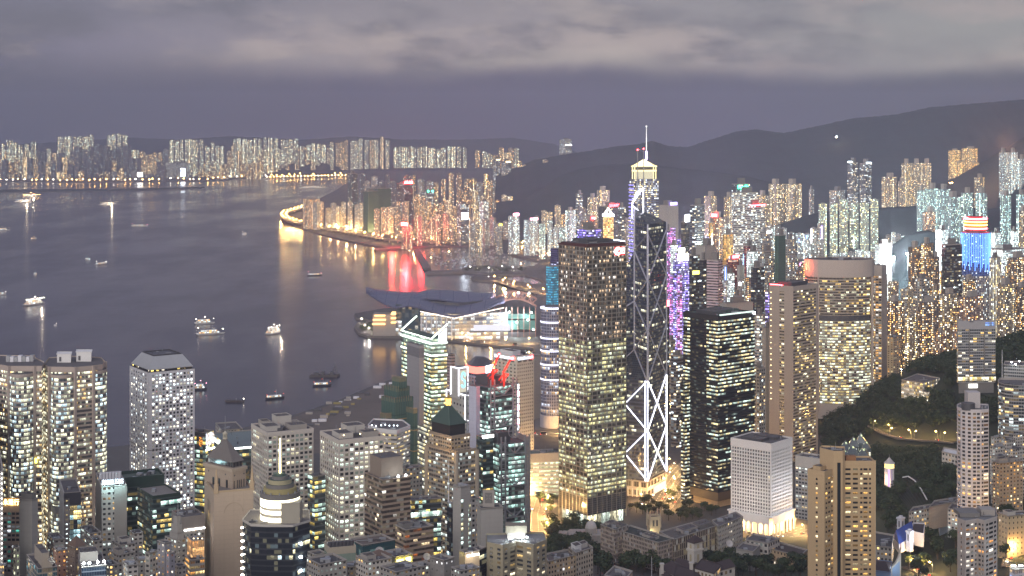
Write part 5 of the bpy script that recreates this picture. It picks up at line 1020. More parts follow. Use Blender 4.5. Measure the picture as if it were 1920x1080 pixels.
def green_office():
 Y=1660; pg=rect(753,809,838,Y,62); zt=ZT(632,Y); z0=ZT(792,Y); rt=root('office_tower','brightly lit office with pale green floors, slanted glass crown and a grey blank core','office tower',(*cen(pg),z0))
 m=MB(); m.prism(pg,5,z0,1,None,4,4.2); m.prism(pg,z0,zt-14,0,None,3.6,4.3); m.build('facade',[f_green,FM('podium floors',(.3,.29,.28),(.04,.04,.04),(1,.9,.6),(1,1,.85),W=.95,H=.6,Lit=.7,Row=.5,Em=1.2,Mull=2)],rt)
 m=MB(); m.prism(offset(pg,-1),zt-14,zt-2,0,1,3,4.2); m.build('crown_storey',[FM('crown glass',(.2,.26,.24),(.09,.12,.11),(.9,1,.8),(.85,1,.9),W=.9,H=.5,Lit=.7,Row=.6,Em=1.2,Mull=2),roof_g],rt)
 m=MB(); hi=(zt-2,zt+13,zt+13,zt-2)
 for i in range(4):k=(i+1)%4; m.poly([(*pg[i],zt-5),(*pg[k],zt-5),(*pg[k],hi[k]),(*pg[i],hi[i])])
 e=offset(pg,.4); m=MB(); m.beam((*e[0],zt-2),(*e[1],zt+13),1.2); m.beam((*e[3],zt-2),(*e[2],zt+13),1.2); m.beam((*e[3],zt-2),(*e[0],zt-2),.8); m.beam((*e[3],zt-7),(*e[0],zt-7),1.8); m.beam((*e[0],zt-7),(*e[1],zt-7),1.2); m.beam((*e[3],zt-20),(*e[0],zt-20),1.4); m.beam((*e[0],zt-20),(*e[1],zt-20),1.4); m.build('light_tube',E('green white tube',(.85,1,.85),2.6,True),rt)
 m=MB(); q=lambda u:lerp(e[0],e[1],u); m.poly([(*q(.45),zt-6),(*q(.95),zt-6),(*q(.95),zt+9),(*q(.45),zt+2)]); m.build('screen',E('crown screen light',(.85,.92,1),2.5),rt)
 cr=rect(763,786,795,Y-16,62); m=MB(); zc=ZT(648,Y-16); m.prism(cr,z0,zc,0,1,6,4.3); m.build('core',[FM('grey core',(.33,.32,.33),(.3,.3,.3),WARM,WHITE,W=0,H=0,Lit=0,Row=0,Em=0),roofm],rt)
 m=MB(); ec=offset(cr,.2); m.prism(ec,zc-13,zc-3,0,None,1.4,10); m.build('core_louvre',FM('core louvre',(.3,.29,.3),(.12,.12,.13),WARM,WHITE,W=.5,H=1,Lit=0,Row=0,Em=0),rt)
green_office()
office(838,846,853,664,1900,45,FM('pink slab',(.42,.33,.33),(.04,.04,.05),WARM,(.8,.95,1),W=.8,H=.4,Lit=.15,Row=.3,Em=1),'pink slab by the water right of the green lit office',z0=4,clutter=2)
rt=office(893,905,925,820,1400,60,f_glass2,'curving dark glass block with a bright white roof edge behind the green pyramid',z0=12,clutter=4); pg=rect(893,905,925,1400,60); m=MB(); m.beam((*pg[0],ZT(820,1400)+.3),(*pg[1],ZT(820,1400)+.3),1.6,2.2); m.build('eave_light',e_white,rt)
# banded round tower, blue tower, dark violet tower by the water
def cyl_tower():
 Y=2010; cx=PX(1036,Y+20); z0=5; zt=ZT(580,Y); rt=root('office_tower','round white banded tower with lit rings, left of the bronze glass tower','office tower',(cx,Y+20,z0)); r_=15.5
 m=MB(); m.cyl(cx,Y+20,z0+16,zt,r_,None,28,0,1,2.4,4); m.build('facade',[f_cyl,roofm],rt)
 for y in(580,606,636,660,686,714):m=MB(); m.cyl(cx,Y+20,ZT(y,Y)-.9,ZT(y,Y)+.9,r_+.6,None,28,0,0); m.build('light_ring',E('band light',(.82,.82,1),1.5),rt)
 m=MB(); m.cyl(cx,Y+20,z0,z0+16,r_+1,None,24,0,0); m.build('base',M('pale base',(.5,.47,.5)),rt)
 m=MB(); m.cyl(cx,Y+20,zt,zt+3,r_*.7,None,20,0,0); m.build('plant_room',dmetal,rt)
cyl_tower()
office(1024,1036,1055,500,2400,45,f_bluet,'turquoise lit office tower behind the round banded tower',z0=4,clutter=3)
office(1032,1044,1058,466,2700,50,FM('violet strips',(.10,.08,.2),(.03,.03,.08),(.6,.5,1),(.8,.85,1),W=1,H=.5,Lit=.25,Row=.8,Em=.9),'dark violet strip tower behind the turquoise lit tower',z0=4,clutter=2)
office(990,1000,1016,668,2080,40,f_blank,'plain pink grey waterfront block with two small windows',z0=4,clutter=1,name='low_building',cat='building')
# low office at the water behind the bronze tower, with a tank filled roof
rt=office(986,994,1075,851,1650,78,FM('lit low office',(.46,.44,.42),(.05,.05,.05),(.9,1,.75),(1,1,.8),W=.96,H=.5,Lit=.9,Row=.3,Em=1.1,Mull=2),'low white office of bright floors, left of the bronze tower',z0=5,fh=4.4,band=9,bandm=FM('pale louvre band',(.42,.41,.42),(.3,.3,.31),WARM,WHITE,W=1,H=.5,Lit=0,Row=0,Em=0),clutter=14,roof=M('teal roof',(.13,.18,.18)))
# right hand slab behind the tan flats
office(1491.5,1537,1552,860,1410,38,FM('grey office strips',(.40,.39,.38),(.04,.04,.045),(1,.85,.6),(.95,1,.95),W=.7,H=.5,Lit=.4,Row=.75,Em=1.1,Mull=1),'grey slab office with bands of lit windows, right of the white hotel on arches',z0=40,fh=3.3,clutter=6,band=10,bandm=conc_l)
# --- foreground right: flats, halls, churches, park pavilions
def flats_relief(label,walls,pts,Y,zt,z0,wm,pm,plant,name='apartment_block',cat='apartment block',par=1.2,fh=3.0,h=.5,inwall=()):
 pg=[(PX(x,Y+d),Y+d)for x,d in pts]; rt=root(name,label,cat,(*cen(pg),z0)); m=MB(); m.prism(pg,z0-14,zt-par,0); m.ring(pg,zt-par,zt,-.4); m.ring(pg,zt-par-.3,zt-par,.12)
 for zz in range(1,int((zt-z0)/fh)):pass
 m.build('wall',wm,rt); k=MB(); k.poly([(*p,zt-par)for p in offset(pg,-.3)]); k.build('roof',M('grey roof',(.2,.2,.2),var=.6,sc=.3),rt); pn=Panes(); rows=int((zt-2.0-z0+8)/fh)
 for i,cols in walls.items():punched(pn,pg[i],pg[(i+1)%len(pg)],zt-2-rows*fh,zt-2,rows,cols,h)
 pn.finish(rt,pm,100)
 r_=random.Random(4); q=0
 for i,cols in walls.items():
  a,b=pg[i],pg[(i+1)%len(pg)]; L=math.hypot(b[0]-a[0],b[1]-a[1]); nx,ny=(b[1]-a[1])/L,-(b[0]-a[0])/L
  for r in range(rows):
   for u,w_ in cols:
    if r_.random()<.5 and q<95 and w_<.3:q+=1; c=lerp(a,b,u); z=zt-2-(r+.82)*fh; k=MB(); k.box(c[0]+nx*.4-.45,c[0]+nx*.4+.45,c[1]+ny*.4-.4,c[1]+ny*.4+.4,z-.1,z+.55); k.build('air_conditioner',metal,rt)
 return rt,pg
olive=M('olive render',(.31,.275,.2),.85,var=.35,sc=.2)
zt=ZT(1022,1042); rt,pg=flats_relief('olive apartment block with bright work lamps around its rooftop lift house',{0:[(.28,.2),(.75,.2)],1:[(.22,.2),(.72,.34)],2:[(.22,.34),(.75,.24)],3:[(.35,.16),(.75,.2)]},((913,8),(943,0),(968,10),(1000,2),(1025,14),(1021,34),(911,30)),1042,zt,78,olive,FM('flat panes',(.1,.1,.1),(.03,.035,.04),(1,.78,.42),(1,.9,.7),W=1,H=1,Lit=.16,Row=0,Em=1.2,GRough=.25),None)
Y=1060; m=MB(); m.box(PX(948,Y),PX(988,Y),Y,Y+10,zt+3.4,zt+8.2); m.build('lift_house',M('olive dark',(.24,.21,.16)),rt); m=MB(); m.box(PX(951,Y),PX(985,Y),Y+1,Y+9,zt-1,zt+3.4); m.build('lift_house_base',conc,rt)
bulbs(rt,[(PX(x,1056),1056,zt+1.6)for x in(961,971,973,979,988)],.55); lamp('work_lamp_light',(PX(974,1052),1052,zt+3.5),2600,(.8,.95,1),.4,rt); lamp('work_lamp_light',(PX(955,1052),1052,zt+3),900,(.8,.95,1),.4,rt)
for x,y in((953,1050),(993,1052),(1006,1050)):m=MB(); m.box(PX(x,y),PX(x,y)+2.2,y,y+2,zt-1,zt+1.6); m.build('cooling_unit',metal,rt)
# bottom right block of flats
zt=ZT(975,1035); rt,pg=flats_relief('worn white apartment block with stepped fronts in the bottom right corner',{1:[(.2,.26),(.55,.18),(.85,.12)],2:[(.3,.3),(.75,.2)],3:[(.2,.16),(.5,.3),(.82,.16)],0:[(.5,.1)]},((1795,6),(1810,-2),(1833,4),(1846,-1),(1870,10),(1868,34),(1795,32)),1035,zt,88,M('worn white render',(.42,.37,.34),.85,var=.5,sc=.25),FM('flat panes b',(.1,.1,.1),(.03,.03,.03),(1,.62,.3),(1,.95,.85),W=1,H=1,Lit=.24,Row=0,Em=1.3,GRough=.25),None)
m=MB(); m.box(PX(1840,1050),PX(1866,1050),1050,1060,zt-1,zt+3.2); m.build('roof_hut',conc,rt); m=MB(); m.box(PX(1800,1046),PX(1838,1046),1046,1062,zt-1,zt+1.8); m.build('roof_hut',conc_d,rt); bulbs(rt,[(PX(1846,1044),1044,zt-3),(PX(1850,1044),1044,zt-3.2)],.5,e_cool,'roof_lamp'); equip(rt,[(PX(1812,1040),1040),(PX(1860,1046),1046),(PX(1860,1060),1060),(PX(1810,1060),1060)],zt-1,7,.7,9)
# tall white residential tower with the rounded side
zt=ZT(768,1270); pts=[(1794,24),(1795,14),(1802,6),(1812,2),(1823,0),(1839,0),(1854,3),(1853,26),(1800,32)]
rt,pg=flats_relief('tall white apartment tower with a rounded side and bulky rooftop tank house',{0:[(.5,.5)],1:[(.5,.55)],2:[(.5,.5)],3:[(.5,.5)],4:[(.26,.34),(.72,.34)],5:[(.22,.2),(.65,.55)]},pts,1270,zt,72,M('white tower render',(.56,.52,.52),.8,var=.2),FM('tower panes',(.1,.1,.1),(.025,.025,.028),(1,.66,.34),(1,.85,.6),W=1,H=1,Lit=.2,Row=0,Em=1.2),None,fh=3.15,h=.55,name='apartment_tower',cat='apartment tower')
m=MB(); m.box(PX(1815,1282),PX(1838,1282),1282,1292,zt-1,zt+12); m.build('tank_house',M('white tower render',(.5,.46,.45)),rt); m=MB(); m.cyl(PX(1815,1276),1276,zt-1,zt+4.5,5.5,None,16,0,0); m.build('round_tank',dmetal,rt); equip(rt,[(PX(1840,1276),1276),(PX(1851,1278),1278),(PX(1850,1290),1290),(PX(1840,1290),1290)],zt-1,5,.7,6)
# slab on the wooded hill with lit ground storeys
Y=1760; pg=rect(1794,1796.5,1866.5,Y,86); zt=ZT(602,Y); z0=ZT(728,Y)
rt=bldg('grey slab tower of balcony strips on the wooded hill, bright lit lowest storey',pg,zt,f_balc,z0=z0+8,fh=3.25,bw=4.2,band=9,bandm=M('slab crown',(.36,.35,.36)),clutter=6,name='apartment_tower',cat='apartment tower')
e=offset(pg,.35); m=MB(); m.poly([(*e[0],z0+8),(*e[1],z0+8),(*e[1],z0+13),(*e[0],z0+13)],0,[(0,0),(16,0),(16,1),(0,1)]); m.build('lit_storey',FM('warm storey',(.4,.36,.3),(.1,.1,.1),(1,.82,.4),(1,.95,.75),W=.94,H=.8,Lit=1,Row=0,Em=1.3,Mull=2),rt)
for u in(.3,.7):m=MB(); a,b=lerp(e[0],e[1],u-.018),lerp(e[0],e[1],u+.018); m.prism([a,b,lerp(pg[0],pg[1],u+.018),lerp(pg[0],pg[1],u-.018)],z0+14,zt-9,0,0); m.build('recess_shade',conc_d,rt)  # raised dark strips stand in for the shade of recesses
m=MB(); m.prism(offset(pg,-1.5),z0-6,z0+6.2,0,0); m.build('base',conc_d,rt); m=MB(); a,b=lerp(e[0],e[1],.28),lerp(e[0],e[1],.52); m.poly([(*a,z0),(*b,z0),(*b,z0+5),(*a,z0+5)]); m.build('entrance',E('lit entrance',(1,.98,.9),1.3),rt)
m=MB(); a,b=lerp(e[0],e[1],.72),lerp(e[0],e[1],.96); m.poly([(*a,zt-6),(*b,zt-6),(*b,zt-1.5),(*a,zt-1.5)],0,[(0,0),(7,0),(7,2),(0,2)]); m.build('blue_window',FM('blue glow',(.3,.3,.35),(.1,.1,.15),(.35,.55,1),(.5,.75,1),W=.85,H=.7,Lit=1,Row=0,Em=.9),rt)
# curved glass flats at the right edge
pg=[(PX(x,1500+d),1500+d)for x,d in((1871,30),(1873,16),(1884,6),(1900,0),(1920,-2),(1945,0),(1950,40),(1875,44))]
rt=bldg('curved glass apartment block with dark balcony strips at the right edge',pg,ZT(722,1500),f_curve,z0=74,fh=3.2,bw=4,clutter=6,name='apartment_block',cat='apartment block',par=2)
pg=[(PX(x,1570+d),1570+d)for x,d in((1882,10),(1930,0),(1960,0),(1960,30),(1884,34))]
rt=bldg('terraced glass block with roof lamps, stepping up behind the curved glass flats',pg,ZT(686,1570),f_balc,z0=84,fh=3.2,bw=4,clutter=10,name='apartment_block',cat='apartment block'); bulbs(rt,[(PX(x,1572),1572,ZT(y,1572))for x,y in((1897,679),(1911,677),(1904,683))],.6); m=MB(); m.cyl(PX(1879,1560),1560,ZT(745,1560),ZT(656,1560),.5,.2,6,0,0); tag(m.build('flagpole',wmetal),'tall thin pole beside the terraced glass block','pole')
# tan flats and low houses below
office(1861,1874,1918,868,1340,66,f_resit,'tan apartment block with warm windows right of the tall white tower',name='apartment_block',cat='apartment block',fh=3.1,bw=3.6,z0=62,plant=[(.05,.4,.2,.8,4,conc),(.55,.9,.3,.9,3,conc)])
for i,(a,b,c,y,Y)in enumerate(((1856,1866,1885,838,1420),(1878,1888,1904,826,1445),(1890,1899,1921,842,1400),(1858,1864,1878,820,1460),(1900,1908,1930,815,1465),(1858,1870,1890,856,1385))):
 office(a,b,c,y,Y,60,f_punchw,['low white roofed house left in the huddle beside the tall white tower','small white house in the middle of the huddle of roofs','flat roofed white house in front of the huddle','small pale house at the back of the huddle of roofs','pale house under the curved glass block','wide low house closest to the tan flats'][i],name='house',cat='house',fh=3,bw=3,clutter=6,z0=62)
Y=1190; pg=rect(1872,1889,1935,Y,72); rt=bldg('yellow lit old stone hall with a dark roof beside the trees at right',pg,ZT(967,Y),FM('yellow hall',(.52,.42,.27),(.03,.03,.03),WARM,WHITE,W=.25,H=.4,Lit=.08,Row=0,Em=1),z0=58,fh=4,bw=4,clutter=3,name='hall',cat='building',roof=tile_d,plant=[(.1,.4,.2,.8,3,conc_l)]); lamp('hall_lamp',(PX(1888,Y-12),Y-14,66),6500,(1,.62,.2),1,rt); lamp('hall_lamp',(PX(1878,Y+14),Y+2,64),5500,(1,.62,.2),1,rt)
Y=1010; rt=office(1893,1903,1945,1068,Y,66,FM('blue white hall',(.5,.52,.6),(.1,.12,.2),(1,.8,.5),(.6,.7,1),W=.85,H=.6,Lit=.8,Row=0,Em=1.0,Mull=2),'brightly lit white hall with a blue court at the bottom right edge',name='hall',cat='building',z0=90,clutter=3); bulbs(rt,[(PX(x,Y-1),Y+2,ZT(1062,Y))for x in(1900,1905,1914,1919)],.45); lamp('court_lamp',(PX(1908,Y),Y+6,ZT(1052,Y)),2500,(.8,.9,1),.5,rt)
# government offices: low wings with a grid of small windows
def wing(label,pix,z,z0,fm,fh,bw,**k):
 return bldg(label,RZ(pix,z),z,fm,name=k.pop('name','office_wing'),cat=k.pop('cat','office building'),z0=z0,fh=fh,bw=bw,**k)
f_gov=FM('gov grid',(.36,.30,.26),(.03,.03,.03),(1,.9,.7),(1,1,1),W=.5,H=.6,Lit=.05,Row=.3,Em=1.6,Dirt=.4)
wing('long low office wing of tiny windows under a dark green roof',[(1157,993),(1235,1017),(1264,1009),(1182,984)],62,40,f_gov,3.3,1.9,roof=M('dark green roof',(.05,.06,.055),var=.6,sc=.2),clutter=7,plant=[(.5,.8,.3,.6,1.6,conc)])
wing('taller end block of the low office wing with rooftop tanks',[(1126,983),(1153,993),(1178,984),(1148,975)],65.5,40,f_gov,3.3,1.9,clutter=9,roof=M('dark green roof',(.05,.06,.055),var=.6,sc=.2),plant=[(.05,.35,.3,.9,2,conc),(.6,.95,.5,.9,2,conc_d)])
f_gov2=FM('gov columns',(.40,.34,.27),(.05,.04,.035),(1,.88,.6),(1,1,.95),W=.55,H=.86,Lit=.12,Row=.4,Em=1.3,Dirt=.4)
wing('long office wing of tall ribs between windows, cluttered flat roof',[(1264,1011),(1347,984),(1320,973),(1236,996)],62,38,f_gov2,5.2,2.6,clutter=16,plant=[(.3,.62,.3,.8,2.4,conc),(.68,.95,.3,.8,2.4,conc_d)],roof=M('brown roof',(.12,.11,.1),var=.6,sc=.3))
wing('white end block of the ribbed office wing, small square windows',[(1347,987),(1393,968),(1380,959),(1335,975)],63,36,FM('gov end',(.5,.47,.42),(.03,.03,.03),(1,.85,.5),WHITE,W=.4,H=.45,Lit=.2,Row=.5,Em=1.3),3.6,2.6,clutter=8)
wing('long tan office range with orange lit front, behind trees right of the tower house',[(1395,1016),(1500,1042),(1514,1030),(1420,1004)],46,26,FM('orange range',(.5,.37,.24),(.03,.025,.02),(1,.6,.3),WHITE,W=.36,H=.42,Lit=.05,Row=0,Em=1,Dirt=.3),4.2,3.4,clutter=4,roof=M('brown dark roof',(.07,.055,.05)),name='office_range')
wing('white upper storey block on the tan office range',[(1398,1011),(1440,1018),(1462,1008),(1412,1000)],52,44,f_punchw,4,4,clutter=5,name='roof_house')
wing('plain white box beside the tan office range',[(1380,1028),(1412,1034),(1425,1022),(1394,1016)],50,28,f_blank,4,4,clutter=2,name='low_building',cat='building')
wing('low dark roofed annex below the plain white box',[(1370,1040),(1415,1046),(1430,1030),(1385,1024)],42,28,f_blankt,4,4,clutter=2,name='low_building',cat='building')
dish(1367,1019,1275,3.0,'white satellite dish on the low roof beside the white box')
for p in((1440,1052),(1490,1060)):q=G(p[0],p[1],30); lamp('range_lamp',(q[0]+4,q[1]-6,38),3800,(1,.55,.16),1,None)['label']='lamp'
wing('pale low terrace behind trees left of the green roofed wing',[(1028,1052),(1080,1040),(1070,1028),(1020,1038)],76,50,FM('tan terrace',(.48,.38,.27),(.03,.03,.03),WARM,(1,1,1),W=.5,H=.5,Lit=.12,Row=.5,Em=1.4),3.6,2.8,clutter=9,roof=M('brown roof',(.12,.11,.1),var=.6,sc=.3))
wing('stepped pale block with a white roof hut, right end of the low terrace',[(1080,1036),(1112,1026),(1098,1016),(1066,1026)],78,50,FM('tan terrace',(.46,.40,.32),(.03,.03,.03),WARM,(1,1,1),W=.5,H=.5,Lit=.06,Row=.5,Em=1.4),3.6,2.8,clutter=3,plant=[(.1,.45,.3,.9,4,white),(.55,.9,.5,.95,3,conc_l)])
wing('small cream flat roofed house at the bottom centre among trees',[(1133,1078),(1172,1086),(1186,1070),(1152,1060)],84,62,f_blankt,3.4,3,clutter=4,name='house',cat='house')
def pinn_tower():
 Y=1345; c=(PX(1226.5,Y),Y+4); h=4.6; z0=22; zt=ZT(970,Y); rt=root('church_tower','square gothic church tower with four corner pinnacles, lit yellow','church tower',(*c,z0)); pg=[(c[0]-h,c[1]-h),(c[0]+h,c[1]-h),(c[0]+h,c[1]+h),(c[0]-h,c[1]+h)]
 a=R(12); pg=[(c[0]+(p[0]-c[0])*math.cos(a)-(p[1]-c[1])*math.sin(a),c[1]+(p[0]-c[0])*math.sin(a)+(p[1]-c[1])*math.cos(a))for p in pg]
 m=MB(); m.prism(pg,z0,zt-1,0); m.ring(pg,zt-9,zt-8.4,.3); m.ring(pg,zt-1,zt+.8,.3); m.build('tower_wall',M('yellow church stone',(.5,.43,.3),var=.35,sc=.3),rt); k=MB(); k.poly([(*p,zt-.9)for p in pg]); k.build('roof',tile_d,rt)
 for p in pg:m=MB(); m.cyl(*p,zt-9,zt+1.5,.9,.8,6,0); m.cyl(*p,zt+1.5,zt+6,.8,.05,6,0); m.build('pinnacle',M('pinnacle stone',(.42,.36,.28)),rt)
 pn=Panes()
 for i in(0,1,3):
  for u in(.33,.67):pn.add(lerp(pg[i],pg[(i+1)%4],u-.09),lerp(pg[i],pg[(i+1)%4],u+.09),zt-7.6,zt-2.4,.05)
 pn.finish(rt,dmetal,10,'belfry_opening'); lamp('tower_lamp',(c[0]-3,c[1]-9,zt-14),1500,(1,.8,.45),.5,rt)
 m=MB(); x0,x1,y0,y1=c[0]+4,c[0]+30,c[1]-3,c[1]+8; m.box(x0,x1,y0,y1,z0,z0+9); m.build('nave_wall',M('yellow church stone',(.5,.43,.3)),rt); m=MB(); m.poly([(x0,y0-.5,z0+8.8),(x1,y0-.5,z0+8.8),(x1,(y0+y1)/2,z0+15),(x0,(y0+y1)/2,z0+15)]); m.poly([(x1,y1+.5,z0+8.8),(x0,y1+.5,z0+8.8),(x0,(y0+y1)/2,z0+15),(x1,(y0+y1)/2,z0+15)]); m.build('nave_roof',tile_d,rt)
pinn_tower()
def dome_house():
 Y=1430; c=(PX(1108,Y),Y); z0=12; zb=ZT(990,Y); rt=root('domed_building','old courthouse with a grey stone dome at the foot of the bronze tower','building',(*c,z0)); st=M('grey stone',(.36,.34,.32),var=.4,sc=.3)
 m=MB(); m.box(c[0]-20,c[0]+20,c[1]-6,c[1]+14,z0-4,zb-6); m.build('wall',st,rt); m=MB(); m.box(c[0]-21,c[0]+21,c[1]-7,c[1]+15,zb-6,zb-4.8); m.build('cornice',st,rt)
 m=MB(); m.cyl(*c,zb-5,zb+.5,5.5,None,16,0,0); m.build('drum',st,rt); m=MB(); m.sphere((c[0],c[1],zb+.5),5.2,20,0,1.2,0); m.build('dome',M('dome stone',(.5,.48,.46)),rt,smooth=True); m=MB(); m.cyl(*c,zb+6.5,zb+8.5,.8,.6,8,0,0); m.sphere((*c,zb+9),.7,8); m.build('dome_lantern',st,rt)
 for i in range(9):k=MB(); k.cyl(c[0]-18+4.5*i,c[1]-7.5,z0-2,zb-6,.7,None,8,0,0); k.build('column',st,rt)
 m=MB(); m.prism([(c[0]-30,c[1]-2),(c[0]-22,c[1]-4),(c[0]-21,c[1]+6),(c[0]-29,c[1]+8)],z0,zb-4,0,0); m.build('corner_pavilion',st,rt)
dome_house()
def hip(m,pg,z,h,ridge=.5,mi=0):
 a,b,c,d=offset(pg,.7); m1,m2=lerp(a,d,.5),lerp(b,c,.5); r0,r1=lerp(m1,m2,.5-ridge/2),lerp(m1,m2,.5+ridge/2)
 for f in((a,b,r1,r0),(c,d,r0,r1)):m.poly([(*f[0],z),(*f[1],z),(*f[2],z+h),(*f[3],z+h)],mi)
 m.poly([(*b,z),(*c,z),(*r1,z+h)],mi); m.poly([(*d,z),(*a,z),(*r0,z+h)],mi)
def tower_house():
 z0=50; rt=root('mansion','white mansion with dark tiled roofs and a square tower capped by a pyramid roof','mansion',(*G(1300,1060,z0)[:2],z0)); wl=M('mansion white',(.55,.52,.47),var=.2)
 Y=1255; pg=rect(1289,1301,1317,Y,50); zt=ZT(1018,Y); m=MB(); m.prism(pg,z0-5,zt,0,0); m.ring(pg,zt-7.5,zt-5.8,.7); m.build('tower_wall',wl,rt); m=MB(); m.pyramid(offset(pg,1.1),zt,zt+5.2,0,0); m.prism(offset(pg,1.1),zt-.3,zt+.02,0,None,bottom=True); m.build('tower_roof',tile_d,rt)
 for i,us in((3,(.5,)),(0,(.5,))):
  for u in us:
   for za,zb in((zt-5.2,zt-2),(zt-17,zt-10)):pn=Panes(); pn.add(lerp(pg[i],pg[(i+1)%4],u-.14),lerp(pg[i],pg[(i+1)%4],u+.14),za,zb,.06); pn.finish(rt,M('cream shutter',(.42,.36,.24)),1,'shutter')
 for j,(pix,z,h,rd)in enumerate((([(1240,1078),(1300,1100),(1330,1078),(1268,1060)],58,5,.5),([(1303,1066),(1338,1076),(1352,1060),(1316,1050)],64,0,0),([(1336,1074),(1378,1062),(1364,1050),(1330,1060)],61,4,.8),([(1236,1064),(1262,1078),(1290,1066),(1262,1052)],60,4.5,.3),([(1262,1058),(1296,1068),(1300,1058),(1270,1048)],58,4,.5))):
  q=RZ(pix,z); m=MB(); m.prism(q,z0-6,z,0,0); m.build('wing_wall',wl,rt); m=MB()
  if h:hip(m,q,z,h,rd)
  else:m.ring(q,z,z+.8,.6); m.prism(q,z,z+.3,0,0)
  m.build('wing_roof',tile_d,rt)
  pn=Panes()
  for i in(0,1):
   for u in(.2,.4,.6,.8):pn.add(lerp(q[i],q[(i+1)%4],u-.05),lerp(q[i],q[(i+1)%4],u+.05),z-4,z-1.5,.06)
  pn.finish(rt,FM('mansion window',(.1,.1,.1),(.05,.05,.05),(1,.75,.4),WARM,W=1,H=1,Lit=.3,Row=0,Em=.7),10)
 for x,y in((1241,1062),(1296,1060)):c=G(x,y,64); m=MB(); m.box(c[0]-1.3,c[0]+1.3,c[1]-1.3,c[1]+1.3,55,66); m.box(c[0]-1.7,c[0]+1.7,c[1]-1.7,c[1]+1.7,65.4,66.4); m.build('chimney',conc_l,rt)
 c=G(1222,1080,62); m=MB(); m.cyl(c[0],c[1],58,ZT(1043,c[1]),.2,.12,6,0,0); m.build('flagpole',wmetal,rt)
 for x,y in((1335,1092),(1372,1084)):q=G(x,y,z0); lamp('garden_lamp',(q[0],q[1]-3,z0+5),800,(.6,1,.75),.5,rt)
tower_house()
# cathedral with the blue roof
def cathedral():
 z0=66; c0=G(1700,1020,z0); rt=root('cathedral','white cathedral with a bright blue gable roof and two bell towers','cathedral',(c0[0],c0[1],z0)); wl=M('cathedral white',(.62,.62,.66),var=.2); Y=c0[1]
 def btower(x0,x1,yt,Y):
  pg=rect(x0,x0+(x1-x0)*.55,x1,Y,50); zt=ZT(yt,Y); m=MB(); m.prism(pg,z0-6,zt,0,0); m.ring(pg,zt-1,zt+.3,.5); m.ring(pg,zt-9,zt-8.4,.3); m.ring(offset(pg,-1),zt,zt+1.6,-.4); m.build('bell_tower',wl,rt)
  pn=Panes()
  for i in(3,0):pn.add(lerp(pg[i],pg[(i+1)%4],.35),lerp(pg[i],pg[(i+1)%4],.65),zt-7.5,zt-2.5,.06)
  pn.finish(rt,dmetal,2,'belfry_opening')
 btower(1699,1712.5,997,Y-2); btower(1682,1696,972,Y+50)
 q=[(PX(1686,Y-6),Y-6),(PX(1703,Y+6),Y+6),(PX(1709,Y+36),Y+36),(PX(1676,Y+14),Y+14)]; zw=ZT(1016,Y); m=MB(); m.prism(q,z0-6,zw,0); m.build('nave_wall',wl,rt)
 q=[q[0],(PX(1712,Y+20),Y+20),(PX(1706,Y+44),Y+44),q[3]]; m=MB(); hip(m,q,zw,8.5,.99); m.build('blue_roof',blue_t,rt)
 q=[(PX(1709,Y+20),Y+20),(PX(1732,Y+12),Y+12),(PX(1734,Y+44),Y+44),(PX(1712,Y+46),Y+46)]; zw=ZT(1000,Y+15); m=MB(); m.prism(q,z0-6,zw,0,1); m.ring(q,zw,zw+.8,-.4); m.build('transept',[wl,tile_d],rt)
 lamp('cathedral_lamp',(PX(1697,Y-16),Y-18,z0+5),3800,(.9,.92,1),.6,rt); lamp('cathedral_lamp',(PX(1720,Y),Y-6,z0+6),2500,(.8,.88,1),.6,rt)
cathedral()
def nave_hall():
 Y=1335; z0=60; q=[(PX(1726,Y+8),Y+8),(PX(1800,Y+20),Y+20),(PX(1800,Y+36),Y+36),(PX(1727,Y+24),Y+24)]; zw=ZT(997,Y); rt=root('school_hall','long blue grey roofed hall with a row of arched dormers and a small belfry','building',(*cen(q),z0)); wl=M('hall white',(.52,.53,.56))
 m=MB(); m.prism(q,z0,zw,0); m.build('wall',wl,rt); m=MB(); hip(m,q,zw,5.5,.96); m.build('roof',M('slate roof',(.12,.14,.18)),rt)
 for i in range(6):
  if i!=3:p=inquad(q,.1+.15*i,.72); m=MB(); m.cyl(p[0],p[1],zw+3,zw+5.5,2.4,None,10,0,0); m.cyl(p[0],p[1],zw+5.5,zw+7.2,2.4,.4,10,0); m.build('dormer',wl,rt)
 p=inquad(q,.6,.5); m=MB(); m.box(p[0]-1.6,p[0]+1.6,p[1]-1.2,p[1]+1.2,zw+3,zw+9); m.pyramid([(p[0]-1.8,p[1]-1.4),(p[0]+1.8,p[1]-1.4),(p[0]+1.8,p[1]+1.4),(p[0]-1.8,p[1]+1.4)],zw+9,zw+11.5); m.build('belfry',wl,rt)
 q2=[(PX(1762,Y-12),Y-12),(PX(1800,Y-6),Y-6),(PX(1800,Y+10),Y+10),(PX(1760,Y+6),Y+6)]; z2=ZT(1003,Y); m=MB(); m.prism(q2,z0-4,z2,0,1); m.ring(q2,z2,z2+1,.2); m.build('court_block',[M('pale blue wall',(.42,.5,.62)),M('blue court',(.05,.16,.36))],rt); lamp('court_lamp',(PX(1770,Y),Y-2,z2+5),2200,(.5,.9,1),.5,rt)
nave_hall()
wing('white stepped school block behind the round trees',[(1704,960),(1742,952),(1748,944),(1712,950)],76,60,f_punchw,3.4,3,clutter=3,name='school',cat='school')
wing('cream school block with a lit yard, right of the stepped block',[(1742,950),(1790,940),(1800,930),(1752,938)],78,60,f_blankt,3.4,3,clutter=4,name='school',cat='school')
wing('white school end block with dark windows beside the tall white tower',[(1777,953),(1796,956),(1806,945),(1786,942)],82,60,f_punchw,3.4,3,clutter=1,name='school',cat='school')
